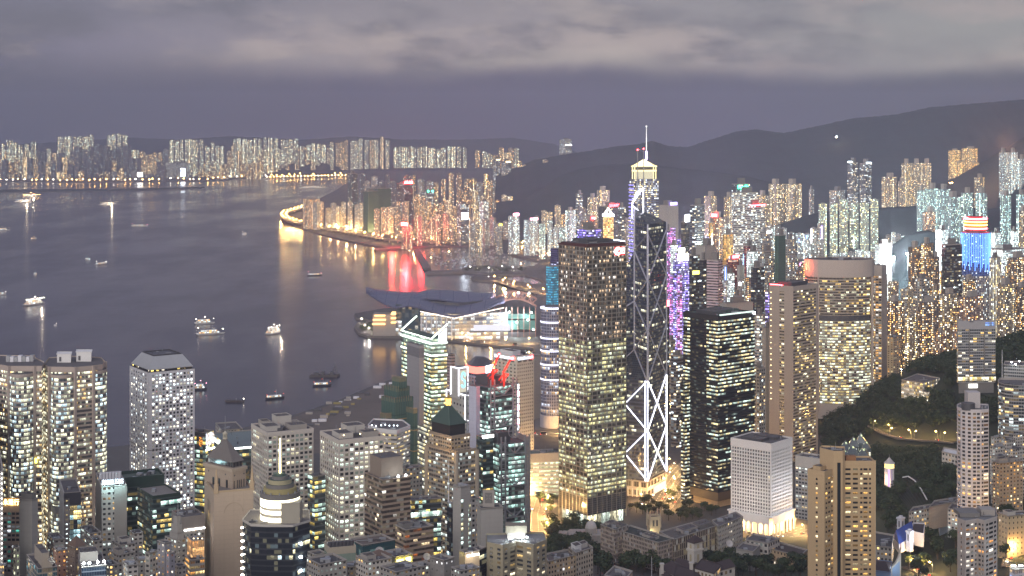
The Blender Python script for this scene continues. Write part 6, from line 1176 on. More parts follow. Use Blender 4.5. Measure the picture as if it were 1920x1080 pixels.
q=G(1764,962,66); lamp('yard_lamp',(q[0],q[1],72),3500,(1,.95,.6),.6)
def swoosh():
 z0=72; c=G(1680,1072,z0); Y=c[1]; rt=root('chapel','modern white chapel with a sail shaped curved fin and blue lit wall','chapel',(c[0],Y,z0)); m=MB()
 prof=[P(1669+20.5*s,1062-34*s**2.6,Y)for s in[i/12 for i in range(13)]]
 base=[(p[0],Y,z0-4)for p in prof]
 for a,b,c_,d in zip(prof,prof[1:],base,base[1:]):
  m.poly([c_,d,b,a]); up=2.2; m.poly([a,b,(b[0],Y+3,b[2]),(a[0],Y+3,a[2])])
 t_=prof[-1]; m.poly([(t_[0],Y,z0-4),(t_[0],Y+3,z0-4),(t_[0],Y+3,t_[2]),t_]); m.build('sail_fin',M('chapel white',(.6,.56,.48)),rt)
 k=MB(); q=[P(1673,1066,Y-.3),P(1687,1052,Y-.3)]; k.poly([(q[0][0],Y-.3,z0-3),(q[1][0],Y-.3,z0-3),q[1],q[0]]); k.build('blue_wall',M('pale blue wall',(.3,.42,.6)),rt); k=MB(); k.beam(P(1689,1030,Y),P(1689,1018,Y),.4); k.build('cross_post',redm,rt)
 m=MB(); q=RZ([(1636,1066),(1668,1070),(1672,1050),(1640,1046)],z0+7); m.prism(q,z0-4,z0+5,0); m.ring(q,z0+5,z0+6,.3); m.build('hall_wall',M('blue hall',(.2,.3,.5)),rt); m=MB(); hip(m,q,z0+5.5,3.5,.4); m.build('hall_roof',tile_d,rt)
 lamp('fin_lamp',(c[0]-3,Y-9,z0+6),900,(.8,.9,1),.5,rt)
swoosh()
wing('dark low hall with a long flat roof behind the tan flats',[(1636,1022),(1672,1026),(1676,1002),(1640,996)],72,58,f_punch,4,3,clutter=5,roof=M('dark roof',(.06,.06,.06)),name='hall',cat='building')
for x,y,z in((1658,1036,66),(1668,1034,66)):pass
# park pavilions: lookout tower, aviary, greenhouse
def lookout():
 Y=1560; c=(PX(1667.5,Y),Y); z0=ZT(905,Y); rt=root('lookout_tower','round white lookout tower with a lit lantern room and cone roof in the park','tower',(*c,z0)); r_=4.2
 for i in range(8):a=2*math.pi*i/8; m=MB(); m.cyl(c[0]+r_*math.cos(a),c[1]+r_*math.sin(a),z0-4,ZT(877,Y),.7,None,8,0,0); m.build('column',white,rt)
 m=MB(); m.cyl(*c,z0-4,ZT(877,Y),1.4,None,10,0); m.build('stair_shaft',E('violet shaft light',(.62,.45,1),.9),rt)
 m=MB(); m.cyl(*c,ZT(877,Y),ZT(869,Y),r_+.5,None,20,0); m.build('lantern_room',E('lantern glow',(1,.66,.2),1.8,True),rt); m=MB(); m.cyl(*c,ZT(878,Y),ZT(876.5,Y),r_+1,None,20,0,0); m.cyl(*c,ZT(869,Y),ZT(867,Y),r_+1,None,20,0,0); m.build('gallery',white,rt)
 m=MB(); m.cyl(*c,ZT(867,Y),ZT(857,Y),r_+.6,.1,20,0); m.build('cone_roof',M('pale cone',(.45,.42,.42)),rt); lamp('base_lamp',(c[0]-6,c[1]-7,z0+3),2500,(1,.6,.3),.6,rt)
 m=MB(); m.beam((*c,ZT(857,Y)),(*c,ZT(851,Y)),.25); m.build('finial',metal,rt)
lookout()
def aviary():
 z0=52; rt=root('aviary','mesh aviary hung from white curved arches among dark park trees','aviary',(*G(1720,930,z0)[:2],z0)); netf=M('wire mesh',(.07,.065,.06),.8,var=.5,sc=.3)
 arcs=[]
 for pts in(([1692,895,1500],[1703,893,1500],[1715,901,1480],[1727,917,1450],[1738,937,1420]),([1754,891,1560],[1764,889,1550],[1772,893,1535],[1782,904,1515]),([1774,886,1600],[1790,882,1600],[1810,884,1590])):
  q=[P(*p)for p in pts]; m=MB();
  for a,b in zip(q,q[1:]):m.beam(a,b,.9)
  m.build('arch',M('white arch',(.72,.7,.68),.5),rt); arcs.append(q)
 for A,B in((arcs[0],[P(1674,906,1500),P(1676,915,1495),P(1682,925,1475),P(1692,938,1450),P(1704,950,1420)]),([P(1738,937,1420),P(1727,917,1450),P(1715,901,1480),P(1703,893,1500),P(1692,895,1500)][::-1],[P(1754,891,1560),P(1757,892,1555),P(1764,897,1550),P(1772,905,1535),P(1782,918,1500)])):
  for i in range(9):
   s=i/8; row=[Vector(a)*(1-s)+Vector(b)*s-Vector((0,0,3.5*math.sin(math.pi*s)))for a,b in zip(A,B)]; m=MB()
   for a,b in zip(row,row[1:]):m.beam(a,b,.28)
   m.build('mesh_cable',netf,rt)
  for a,b in zip(A,B):
   m=MB(); row=[Vector(a)*(1-s)+Vector(b)*s-Vector((0,0,3.5*math.sin(math.pi*s)))for s in[k/6 for k in range(7)]]
   for p,q in zip(row,row[1:]):m.beam(p,q,.2)
   m.build('mesh_cable',netf,rt)
aviary()
def greenhouse():
 z0=44; c=G(1606,845,z0); Y=c[1]; rt=root('greenhouse','cluster of grey glass greenhouse pyramids lit from inside','greenhouse',(c[0],Y,z0))
 g=FM('greenhouse glass',(.12,.14,.15),(.08,.10,.11),(.9,1,.7),(1,1,.85),W=.93,H=.93,Lit=.12,Row=0,Em=.9,GRough=.25)
 for x,y,s,h in((1585,838,9,9),(1600,832,8,10),(1614,826,8,11),(1624,836,7,8),(1598,846,10,9),(1618,850,9,8),(1583,850,8,6)):
  p=G(x,y+10,z0); m=MB(); a=R(30); pg=[(p[0]+s*math.cos(a+k*math.pi/2),p[1]+s*math.sin(a+k*math.pi/2))for k in range(4)]; m.prism(pg,z0-6,z0+4,0,None,2,2); t_=(p[0],p[1],z0+4+h)
  for k in range(4):u,v=pg[k],pg[(k+1)%4]; m.poly([(*u,z0+4),(*v,z0+4),t_],0,[(k*9,0),(k*9+6,0),(k*9+3,5)])
  m.build('glass_pavilion',g,rt)
 for x,y in((1600,842),(1618,828)):p=G(x,y+10,z0); m=MB(); m.sphere((p[0],p[1]-9,z0+6),.7,8); m.build('floodlight',e_flood,rt)
greenhouse()
wing('long low pavilion with lit eaves on the wooded hill below the curved hotel',[(1694,722),(1740,736),(1752,722),(1706,712)],84,70,FM('pavilion lit',(.5,.45,.38),(.1,.1,.1),(1,.8,.4),WHITE,W=.9,H=.6,Lit=.8,Row=0,Em=1.0,Mull=2),4,4,clutter=4,name='pavilion',cat='pavilion')
wing('upper pavilion with a bright roof line on the wooded hill',[(1690,712),(1730,718),(1762,708),(1720,700)],92,72,FM('pavilion lit',(.5,.45,.38),(.1,.1,.1),(1,.8,.4),WHITE,W=.9,H=.6,Lit=.7,Row=0,Em=1.0,Mull=2),4,4,clutter=3,name='pavilion',cat='pavilion')
wing('white roofed tennis pavilion on the slope left of the tall white tower',[(1766,846),(1796,853),(1802,844),(1770,838)],78,66,f_punchw,4,4,clutter=0,roof=white,name='pavilion',cat='pavilion')
# --- Wan Chai and the slopes behind: middle distance towers
def FR(n,wall,A,B,lit,em,W=.6,H=.5,**k):return FM(n,wall,(.03,.03,.035),A,B,W=W,H=H,Lit=lit,Em=em*1.3,Fine=.3,Row=k.pop('Row',0),**k)
S=dict(cr=FR('cream homes',(.30,.27,.24),(1,.78,.42),(1,.95,.8),.30,4.2,.42,.42,Stripe=.12),br=FR('brown homes',(.19,.16,.15),(1,.68,.32),(1,.9,.7),.30,4.2,.42,.42,Stripe=.12),wh=FR('white homes',(.42,.44,.46),(1,.9,.7),(.85,1,1),.34,3.8,.42,.42,Stripe=.16,Warm=.3),pk=FR('pink homes',(.30,.23,.22),(1,.66,.3),(1,.9,.7),.32,4.2,.42,.42,Stripe=.1),tl=FR('teal white homes',(.34,.41,.43),(.9,1,.85),(.75,1,1),.38,3.8,.42,.42,Stripe=.2,Warm=.4),dk=FR('dark office',(.06,.065,.08),(1,.9,.65),(.9,1,1),.22,1.6,.95,.5,Row=.4),gl=FR('grey glass office',(.16,.17,.2),(1,.9,.7),(.85,.95,1),.38,1.4,.95,.5,Row=.5),sw=FR('white strips office',(.5,.48,.47),(1,.95,.8),(.9,1,1),.45,1.4,1,.45,Row=.4),vi=FR('violet strips',(.2,.17,.4),(.5,.42,1),(.75,.75,1),.62,1.9,.95,.5,Row=.4),ps=FR('pink strips',(.56,.44,.48),(1,.9,.8),(.9,.9,1),.16,1.2,1,.42,Row=.5),gd=FR('gold lit wall',(.6,.42,.2),(1,.62,.2),(1,.75,.35),.8,1.0,.7,.7),gr=FR('grey mixed',(.3,.29,.28),(1,.8,.5),(.9,1,1),.3,1.8,.55,.45),rb=FR('white ribs',(.55,.53,.5),(1,.9,.6),(.95,1,.95),.4,1.5,.4,.85,Stripe=.1),nt=f_net,bl=f_blank,mg=FR('magenta glow',(.4,.25,.45),(1,.45,.85),(.65,.55,1),.6,2.0,.8,.5,Row=.3),bw=FR('glowing white',(.66,.68,.7),(.9,1,.95),(.85,1,1),.7,2.6,.6,.5),rd=FR('dark red office',(.3,.06,.06),(1,.7,.5),(1,.9,.8),.18,1.2,.8,.5),wl=FR('warm estate',(.34,.27,.2),(1,.7,.3),(1,.85,.55),.5,3.8,.42,.42,Stripe=.2),k1=FR('far estate',(.22,.21,.2),(1,.85,.55),(.9,1,.9),.24,5.4,.5,.5,Stripe=.12),k2=FR('far estate warm',(.24,.2,.16),(1,.72,.35),(1,.92,.7),.22,5.2,.5,.5,Stripe=.1),k3=FR('far block dark',(.14,.14,.17),(1,.85,.6),(.8,1,1),.18,2.2,.6,.5,Row=.3),es=FR('estate wall',(.32,.33,.29),(1,.9,.55),(.8,1,.9),.42,3.6,.45,.42,Stripe=.1))
CAT={k:('office_tower','office tower')for k in 'dk gl sw vi ps gd rb mg rd bl gr bw k3'.split()}
ORD='first second third fourth fifth sixth seventh eighth ninth tenth eleventh twelfth thirteenth fourteenth fifteenth sixteenth seventeenth eighteenth nineteenth twentieth'.split(); ORD+=['twenty-'+o for o in ORD[:9]]+['thirtieth']+['thirty-'+o for o in ORD[:9]]+['fortieth']
def mid(xl,xc,xr,y,Y,th,s,label,sign=None,z0=None,**k):
 nm,ct=CAT.get(s,('apartment_tower','apartment tower')); pg=rect(xl,xc,xr,Y,th); zt=ZT(y,Y); z0=(3 if z0 is None else z0); c=cen(pg)
 rt=root(nm,label,ct,(*c,z0)); m=MB(); sl=s in('cr','br','wh','pk','tl','wl','es'); bw,fh=(3.4,3.1)if sl else(3.6,3.8)
 if sl:
  q=lambda u,v:inquad(pg,u,v); pts=[]
  for(u0,v0),(u1,v1)in(((0,0),(1,0)),((1,0),(1,1)),((1,1),(0,1)),((0,1),(0,0))):
   du,dv=u1-u0,v1-v0; nu,nv=-dv*.14,du*.14
   for t_,o in((0,0),(.4,0),(.4,1),(.6,1),(.6,0)):pts.append(q(u0+du*t_+nu*o,v0+dv*t_+nv*o))
  m.prism(pts,z0,zt,0,1,bw,fh)
 else:m.prism(pg,z0,zt,0,1,bw,fh)
 m.build('facade',[S[s],roofm],rt)
 h=(zt-z0)*.04+2; r_=random.Random(int(xl*7+y)); u=r_.uniform(.15,.45); m=MB(); m.prism(sub(pg,u,u+.4,.25,.75),zt,zt+h,0,0); m.build('plant_room',conc if sl else conc_d,rt)
 if not sl:m=MB(); m.ring(pg,zt-.5,zt+1.2,-.6); m.build('parapet',conc,rt)
 if sign:
  mt_,hh,dy,wd,body=sign; a,b=(pg[3],pg[0])if xc-xl>xr-xc else(pg[0],pg[1]); e=Vector((b[0]-a[0],b[1]-a[1])); L=e.length; e.normalize(); n=Vector((e.y,-e.x)); o=Vector(a)+e*L*(1-wd)/2+n*.8
  o2=o+e*L*wd; z1=zt+dy
  if body:text(body,(o.x,o.y,z1),e,hh,mt_,rt,.6,'lettering',L*wd)
  else:m=MB(); m.prism([(o.x,o.y),(o2.x,o2.y),(o2.x-n.x,o2.y-n.y),(o.x-n.x,o.y-n.y)],z1,z1+hh,0,0,bottom=True); m.build('sign_board',mt_,rt)
 return rt
e_redb=E('big red neon',(1,.03,.04),160,True)
MID=[(1236,1254,1272,386,3300,45,'bl','pale blank walled slab with a violet sign on top, right of the lit crowned tower',(e_viol,6,1,.7,0)),(1277,1284,1293,417,3000,40,'dk','dark blue tower under a glowing white screen',(e_scr,14,1,.9,0)),(1294,1302,1321,386,2700,35,'gl','grey violet slab tower with green netting on its head'),(1320,1332,1344,368,3600,45,'cr','cream apartment tower behind the red sign hotel'),(1333,1346,1357,408,2900,52,'pk','pink hotel tower with a red sign and white ribs',(e_red,6,1,.8,0)),(1329,1332,1337,418,2840,45,'gd','slender gold lit tower beside the pink hotel'),(1355,1364,1375,440,2750,45,'gd','broad tan block left of the white office with the green sign'),(1372,1376,1421,362,3150,65,'sw','pale office of bright floors under a green neon name'),(1372,1380,1406,346,3180,60,'gl','dark head block carrying the green neon name',(e_green,8,-9,.75,'Manulife')),(1398,1406,1435,386,2950,55,'sw','white strip office edged in red light along its roof',(e_red,2,0,1,0)),(1357,1364,1373,369,3650,45,'cr','cream apartment tower left of the green neon name'),(1420,1430,1442,366,3700,45,'cr','low cream apartment tower right of the red edged office'),(1441,1455,1471,345,3720,45,'cr','left of two tall cream apartment towers against the dark hill'),(1472,1486,1503,345,3740,45,'cr','right of two tall cream apartment towers against the dark hill'),(1516.5,1521,1526.5,356,4000,45,'gr','single thin tower on the dark hill beside a crane lamp'),(1395,1404,1418,462,2550,45,'rd','dark red office with a pointed gable frame'),(1426,1436,1447,439,2600,45,'gr','brown office with a white neon sign on its roof',(e_white,4,1,.6,0)),(1452,1460,1473,442,2460,45,'nt','tall unfinished tower wrapped in teal netting'),(1473,1480,1491,450,2620,45,'gr','grey tower right of the teal netted tower'),(1421,1432,1451,472,2450,50,'gr','broad grey pink block in front of the brown office'),(1400,1408,1425,472,2500,50,'bw','glowing white strip block behind the tower with a flare on top'),(1408,1418,1433,502,2350,50,'dk','brown dark tower with a bright flare of light on its roof'),(1382,1388,1396,499,2500,45,'bl','narrow blank white tower in Wan Chai'),(1363,1369,1377,513,2440,45,'bw','small tower of bright square windows left of the blank white tower'),(1362,1372,1386,488,2700,45,'rd','dark red lit block under a red neon sign',(e_red,5,3,.8,0)),(1311,1319,1326,488,2140,40,'dk','dark glass tower with red signs at the left of the pink striped tower'),(1292,1297,1312,480,2150,50,'dk','dark violet glass tower with one yellow lit window',(e_yel,5,-26,.8,0)),(1325,1346,1355,489,2120,30,'ps','pink striped office tower with a violet lit right wall'),(1304,1322,1341,462,2260,45,'bl','dark flared top block behind the dark glass towers'),(1262,1268,1293,487,2560,60,'vi','violet office under a broad white sign',(e_white,11,-2,.8,0)),(1266,1272,1284,475,2640,50,'mg','violet white block with a white billboard on its roof',(e_white,9,0,.9,0)),(1249,1253,1257,432,2700,45,'mg','thin pink lit tower beside the braced bank tower'),(1255,1262,1271,460,2800,45,'bw','glowing white tower behind the violet offices'),(1350,1362,1412,571,2060,60,'bl','low white roofed hall behind the black glass tower'),(1376,1381,1391,556,2100,45,'gd','small orange glowing roof pavilion'),(1435,1440,1447,547,2200,45,'vi','blue violet low block left of the concrete slab'),(1414,1424,1434,592,1950,50,'sw','grey strip office between the black tower and the concrete slab'),(1429,1436,1447,617,1900,50,'bl','plain cream block behind the concrete slab'),(1413,1424,1435,692,1740,50,'gr','brown strip block at the right foot of the black tower'),(1251,1258,1266,640,2000,45,'gr','grey block at the right of the braced bank tower'),(1258,1268,1281,668,1900,45,'gl','glass block with cyan windows between the braced tower and the black tower'),(1244,1249,1255,563,1960,45,'dk','dark tower behind the braced tower with a red striped logo',(e_red,8,-8,.8,0)),(1083,1104,1127,431,2500,55,'vi','violet striped block just above the roof of the bronze tower'),(1122,1141,1161,388,3700,45,'dk','dark office carrying a long red neon name',(e_red,7,0,.9,'SHARP')),(1119,1130,1143,357,4100,45,'cr','tall cream tower with a notched top behind the red neon name'),(1101,1109,1119,370,4150,45,'cr','cream tower left of the notched tower'),(1079,1085,1093,364,4100,45,'gl','dark glass tower left of the cream towers above the bronze tower'),(1159,1165,1173,389,3300,45,'gl','glass tower with a cold white screen right of the gold tower'),(1089,1104,1121,414,3400,50,'pk','red lit hotel block with red neon discs',(e_red,5,3,.4,0)),(1060,1068,1079,395,4000,45,'wh','white tower left of the red lit hotel'),(1641,1650,1672,459,2900,50,'bw','bright white strip block near the floodlit ground'),(1703,1715,1728,464,2500,45,'br','left of two joined tan towers near the floodlit ground'),(1727,1737,1750,457,2520,45,'br','right of two joined tan towers, with a bright stair column'),(1749,1754,1761,482,2560,45,'br','short brown tower right of the joined tan towers'),(1766,1772,1804,460,2560,65,'dk','black office block left of the blue round tower'),(1855,1861,1878,484,2620,60,'rb','pale ribbed office right of the blue round tower'),(1888,1902,1930,484,2500,50,'br','brown stepped apartment tower right of the ribbed office'),(1662,1678,1696,566,2250,45,'br','dark brown tower right of the curved hotel'),(1700,1710,1722,592,2250,45,'cr','cream tower with a bright stair column above the tree covered hill'),(1721,1729,1763,568,2150,62,'br','broad brown tower with a plain tan left wall'),(1762,1776,1797,552,2250,48,'cr','grey cream tower with two bright stair columns'),(1798,1812,1843,558,2200,55,'pk','tan stepped tower behind the slab on the wooded hill'),(1716,1728,1744,524,2400,45,'gr','grey green tower with a tall lift house'),(1868,1884,1905,534,2250,45,'cr','pale apartment tower above the dark trees at right'),(1900,1912,1935,540,2300,45,'br','brown apartment tower at the right edge above the dark trees'),(1786,1796,1812,610,2140,45,'pk','short pink block left of the slab on the wooded hill'),(1752,1762,1774,624,2150,45,'pk','small pink block at the crest of the wooded hill'),(1806,1816,1830,525,2460,45,'br','dark brown tower in front of the blue round tower'),(1588.5,1599,1609,305,4300,45,'gl','left of two tall dark glass towers on the hillside',(e_cool,4,0,.8,0)),(1612,1623,1634.5,307,4300,45,'gl','right of two tall dark glass towers on the hillside',(e_cool,4,0,.8,0)),(1555,1568,1584,358,4200,45,'gr','grey apartment block left of the tall dark glass twins'),(1653,1667,1682,332,4500,45,'cr','grey apartment tower on the hill crest, right of the dark twins'),(1690,1698,1708,306,4600,45,'cr','left tower of three joined cream towers on the hill'),(1707,1716,1727,306,4600,45,'cr','middle tower of three joined cream towers on the hill'),(1726,1735,1746,306,4600,45,'cr','right tower of three joined cream towers on the hill'),(1684,1690,1697,340,4450,45,'cr','short tower at the foot of the three joined cream towers'),(1778,1788,1801,282,5300,45,'wl','warm lit tower at back left of the hillside estate',None,200),(1803,1817,1833,278,5300,45,'wl','warm lit tower at back right of the hillside estate',None,200),(1789,1798,1809,305,5000,45,'wl','warm lit front tower, left one of the hillside estate',None,170),(1815,1825,1836,305,5000,45,'wl','warm lit front tower, middle one of the hillside estate',None,170),(1840,1850,1861,309,5000,45,'wl','warm lit front tower, right one of the hillside estate',None,170),(1826,1835,1846,333,4600,45,'cr','pale tower below the hillside estate'),(1873,1881,1891,286,4700,45,'wh','left tower of the tall joined pair at far right'),(1890,1898,1908,286,4700,45,'wh','right tower of the tall joined pair at far right'),(1907,1915,1927,298,4700,45,'wh','lower tower at the right edge beside the joined pair'),(1719,1726,1736,357,3300,45,'tl','first tower of the teal white group, at its left end'),(1735,1746,1759,354,3320,45,'tl','broad second tower of the teal white group'),(1758,1769,1782,355,3500,45,'tl','dimmer tower behind the teal white group'),(1768,1783,1802,370,3300,45,'tl','widest tower of the teal white group'),(1802,1812,1824,362,3350,45,'tl','slim tower with a rooftop hut left of the matching slim tower'),(1829,1839,1851,362,3350,45,'tl','slim tower with a rooftop hut above the blue round tower'),(1875,1885,1896,367,3500,45,'tl','slim white tower standing alone above the hillside road'),(1905,1914,1926,365,3500,45,'tl','slim white tower at the right edge above the hillside road'),(1730,1741,1754,398,3100,45,'pk','tan tower in front of the teal white group'),(1754,1765,1778,432,2950,45,'bw','floodlit white tower below the teal white group'),(1858,1866,1877,437,3000,45,'bw','floodlit white tower right of the red and gold crown'),(1895,1901,1908,434,2950,45,'bw','thin floodlit white tower near the right edge'),(1910,1918,1930,396,3100,45,'cr','pale tower at the right edge behind the thin floodlit tower'),(1850,1880,1925,470,2850,50,'bw','long low floodlit white block'),(687,709,733,354,5750,45,'nt','large dark netted tower on the far shore'),(681,690,711,359,5720,50,'nt','lower dark netted tower joined to the large one'),(744.5,758,774,345,6100,45,'dk','dark tower patterned with cyan light dots under red neon names',(e_redb,11,1,.95,'AIA AIA')),(753,764,774,424,4950,45,'pk','pink block carrying a red neon name by the shore',(e_redb,10,1,1.1,'SANYO')),(789,798,813,360,5900,55,'gl','glass tower with two green neon signs',(e_green,5,1,.9,'||')),(857,864,879,383,5100,55,'gl','blue glass tower with a huge white screen',(e_scr,22,-50,.8,0)),(899,906,916,378,5100,50,'sw','white wedge tower of lit strips'),(924,930,938,299,7000,45,'gl','left dark tower with an orange lit crown',(e_warm,5,-4,.9,0)),(940,948,958,303,6900,45,'gl','right dark tower with an orange lit crown',(e_warm,6,-4,.9,0)),(953,962,974,405,4750,45,'wh','white tower under a pink neon sign',(e_pink,7,1,.8,0)),(982,994,1009,413,4700,45,'wh','white tower under a wide red pink neon sign',(e_pink,5,1,.9,0)),(929,935,942,424,4750,45,'gr','short tower with a yellow green sign',(e_yel,6,1,.8,0)),(652,660,670,326,6600,45,'dk','dark tower with one cyan light line at the strait'),(1049,1060,1072,262,8200,45,'gl','lone glass tower with lit cross bars beyond the dark hill',(e_white,4,-30,1,0),130),(310,330,356,306,11500,50,'gl','bright glass block on the far shore',(e_scr,60,-100,.3,0)),(246,257,268,322,11200,50,'bl','white glowing hall on the far shore',(e_white,30,-36,.9,0)),(568,580,600,374,5900,50,'pk','pale end block of the shore row at the point')]
for r_ in MID:mid(*r_)
for x_,y_,Y_,par in((735,440,5020,'SANYO'),(762,424,4930,'SANYO'),(790,436,5010,'SANYO'),(760,340,6050,'AIA')):lamp('added_red_glow',P(x_,y_,Y_),210000,(1,.03,.03),9,None)  # unseen red lamps added to widen the red reflection on the water
# three special towers of the middle distance
def crowned():
 Y=2860; c=(PX(1207,Y+22),Y+22); z0=4; R_=26; rt=root('office_tower','tall tower with a lit gold pyramid crown and needle mast behind the braced tower','office tower',(*c,z0)); zt=ZT(336,Y)
 pg=rect(1180.5,1188,1235,Y,70); m=MB(); m.prism(pg,z0,zt,0,1,3,3.8); m.build('facade',[FR('crowned tower',(.16,.16,.26),(1,.9,.6),(.9,.95,1),.5,1.3,.8,.5,Row=.3),roofm],rt)
 m=MB(); e=offset(pg,.6);
 for k in range(40):m.beam((*e[3],z0+20+k*6.8),(*e[0],z0+20+k*6.8),2.4)
 m.build('violet_bands',E('violet tube',(.4,.35,1),.8),rt)
 q=offset(pg,-8); m=MB(); m.prism(q,zt,ZT(319,Y),0); m.build('lit_gallery',E('gallery light',(1,.9,.62),.55),rt); m=MB(); m.ring(offset(pg,-4),ZT(322,Y),ZT(319,Y),1); m.ring(offset(pg,-3),ZT(313,Y),ZT(311,Y),.8); m.build('gold_frame',E('gold frame',(1,.8,.35),1.6),rt)
 m=MB(); m.prism(q,ZT(319,Y),ZT(313,Y),0,0); m.build('gallery_roof',dmetal,rt); m=MB(); m.pyramid(offset(pg,-6),ZT(313,Y),ZT(299,Y+20),.12); m.build('crown',E('lit pyramid',(1,.92,.68),1.5),rt)
 g=MB()
 for p in offset(pg,-4):g.beam((*p,zt),(*p,ZT(312,Y)),1.6); g.beam((*p,ZT(312,Y)),(*c,ZT(299,Y+22)),1.4)
 g.build('gold_strut',E('gold strut',(1,.78,.35),1.5),rt); x=PX(1212,Y+22); m=MB(); m.cyl(x,c[1],ZT(300,Y),ZT(284,Y),2,None,8); m.build('mast_base',e_viol,rt); m=MB(); m.cyl(x,c[1],ZT(284,Y),ZT(237,Y),.8,.3,8); m.sphere((x,c[1],ZT(237,Y)),1.5); m.build('mast',E('lit mast',(1,.97,.92),1.3),rt)
crowned()
def blue_round():
 Y=2640; r_=24; c=(PX(1829,Y+r_),Y+r_); z0=20; rt=root('office_tower','round tower striped in blue light under a red and gold ringed crown','office tower',(*c,z0)); zt=ZT(437,Y); zm=ZT(518,Y)
 m=MB(); m.cyl(*c,z0,zm,r_,None,48,1,None,3.2,3.4); m.cyl(*c,zm,zt,r_,None,48,0,2,3.2,3.4); m.build('facade',[FR('blue wall',(.10,.16,.5),(.7,.85,1),(.85,.95,1),.22,1.6,.5,.5),FR('grey round wall',(.30,.29,.36),(1,.9,.7),(.9,1,1),.35,1.5,.5,.5),roofm],rt)
 for k in range(26):a=math.pi+math.pi*k/25; m=MB(); m.cyl(c[0]+(r_+.5)*math.cos(a),c[1]+(r_+.5)*math.sin(a),ZT(512-(k*7)%22,Y),zt-1,.62,None,4); m.build('blue_light_rib',E('blue rib',(.12,.3,1),2.2),rt)
 for y0,y1,rr,mt_ in((437,431,.72,dmetal),(431,428,.82,e_red),(428,424,.78,M('gold ring',(.5,.33,.05))),(424,421.5,.82,e_gold),(421.5,418,.78,M('gold ring',(.5,.33,.05))),(418,415.5,.82,e_gold),(415.5,413,.8,dmetal),(413,410,.82,e_red)):m=MB(); m.cyl(*c,ZT(y0,Y),ZT(y1,Y),r_*rr,None,36,0,0); m.build('crown_ring',mt_,rt)
 m=MB(); m.cyl(*c,ZT(410,Y),ZT(407,Y),r_*.5,None,24,0,0); m.build('roof_house',M('dark red roof',(.1,.03,.03)),rt)
blue_round()
def gold_crown():
 Y=2950; c=(PX(1141,Y),Y+8); z0=4; rt=root('office_tower','gold floodlit tower with a white open pyramid top behind the bronze tower','office tower',(*c,z0)); pg=[(c[0]+10.5*math.cos(a),c[1]+10.5*math.sin(a))for a in[math.pi/8+math.pi/4*i for i in range(8)]]
 m=MB(); m.prism(pg,z0,ZT(405,Y),0,1,3,3.8); m.build('facade',[FR('gold facade',(.6,.42,.22),(1,.62,.3),(1,.8,.5),.95,1.5,.85,.7),roofm],rt); m=MB(); m.ring(pg,ZT(406,Y),ZT(402,Y),1.2); m.build('white_band',e_white,rt)
 m=MB(); t_=(*c,ZT(389,Y))
 for p in pg:m.beam((*p,ZT(403,Y)),t_,1.0)
 m.build('pyramid_frame',E('white frame',(1,.93,.85),2),rt)
gold_crown()
# --- far towers, one object each
SG=[E('shop sign '+n_,c_,p_)for n_,c_,p_ in(('red',(1,.06,.05),5),('pink',(1,.3,.6),5),('violet',(.5,.3,1),5),('blue',(.2,.4,1),5),('white',(.95,.95,1),6),('amber',(1,.55,.15),5),('green',(.15,1,.5),3.5),('magenta',(1,.15,.7),5))]
def far(label,group,px,w_,yt,zb,Y,s,k):
 r_=random.Random(k); W_=w_/F*Y; cx,cy_=PX(px,Y),Y; D=W_*r_.uniform(.7,1.0); zt=max(ZT(yt,Y),zb+12); a=R(r_.uniform(-32,32)); m=MB(); rot=lambda x,y:(cx+x*math.cos(a)-y*math.sin(a),cy_+x*math.sin(a)+y*math.cos(a)); h,d=W_*.46,D*.46; n=.3
 if s in('k3','gl','dk','gr','sw','vi','mg','bw','bl'):pts=[(-h,-d),(h,-d),(h,d),(-h,d)]
 else:pts=[(-h,-d*n),(-h*n,-d*n),(-h*n,-d),(h*n,-d),(h*n,-d*n),(h,-d*n),(h,d*n),(h*n,d*n),(h*n,d),(-h*n,d),(-h*n,d*n),(-h,d*n)]if r_.random()<.6 else[(-h,-d),(-h*.25,-d),(-h*.25,-d*.6),(h*.25,-d*.6),(h*.25,-d),(h,-d),(h,d),(-h,d)]
 pts=[rot(*p)for p in pts]; b=3.4 if Y<7000 else 5.0; m.prism(pts,zb-3,zt,0,1,b,b*.95); q=W_*.16; m.prism([rot(-q,-q),rot(q,-q),rot(q,q),rot(-q,q)],zt,zt+W_*.12,2,2)
 nm,ct=CAT.get(s,('apartment_tower','apartment tower')); o=m.build(nm,[S[s],roofm,conc],None,origin=(cx,cy_,zb)); tag(o,label,ct,group)
 if 1250<px<1545 and Y<3200 and r_.random()<.55:
  o['_w']=[cx,cy_,zb]; e=SG[r_.randrange(len(SG))]; q,b=Vector(pts[0]),Vector(pts[1]); n=Vector(((b-q).y,-(b-q).x)).normalized(); m=MB(); u0=r_.uniform(0,.6); v=r_.random()<.55; u1=u0+(.12 if v else .38); z1=zt-r_.uniform(0,12); z2=z1-(r_.uniform(14,34)if v else r_.uniform(4,8)); a_,b_=q.lerp(b,u0)+n*1.2,q.lerp(b,u1)+n*1.2; m.prism([tuple(a_),tuple(b_),tuple(b_-n),tuple(a_-n)],z2,z1,0,0,bottom=True); m.build('sign_board',e,o)
LOOK=dict(k1='lit estate tower',k2='warm lit tower',k3='dark block',cr='cream tower',br='brown tower',pk='pink tower',wh='white tower',tl='pale teal tower',gr='grey block',gl='glass block',sw='white block',es='yellow lit tower',dk='black block',vi='violet block',mg='pink lit block',bw='bright block')
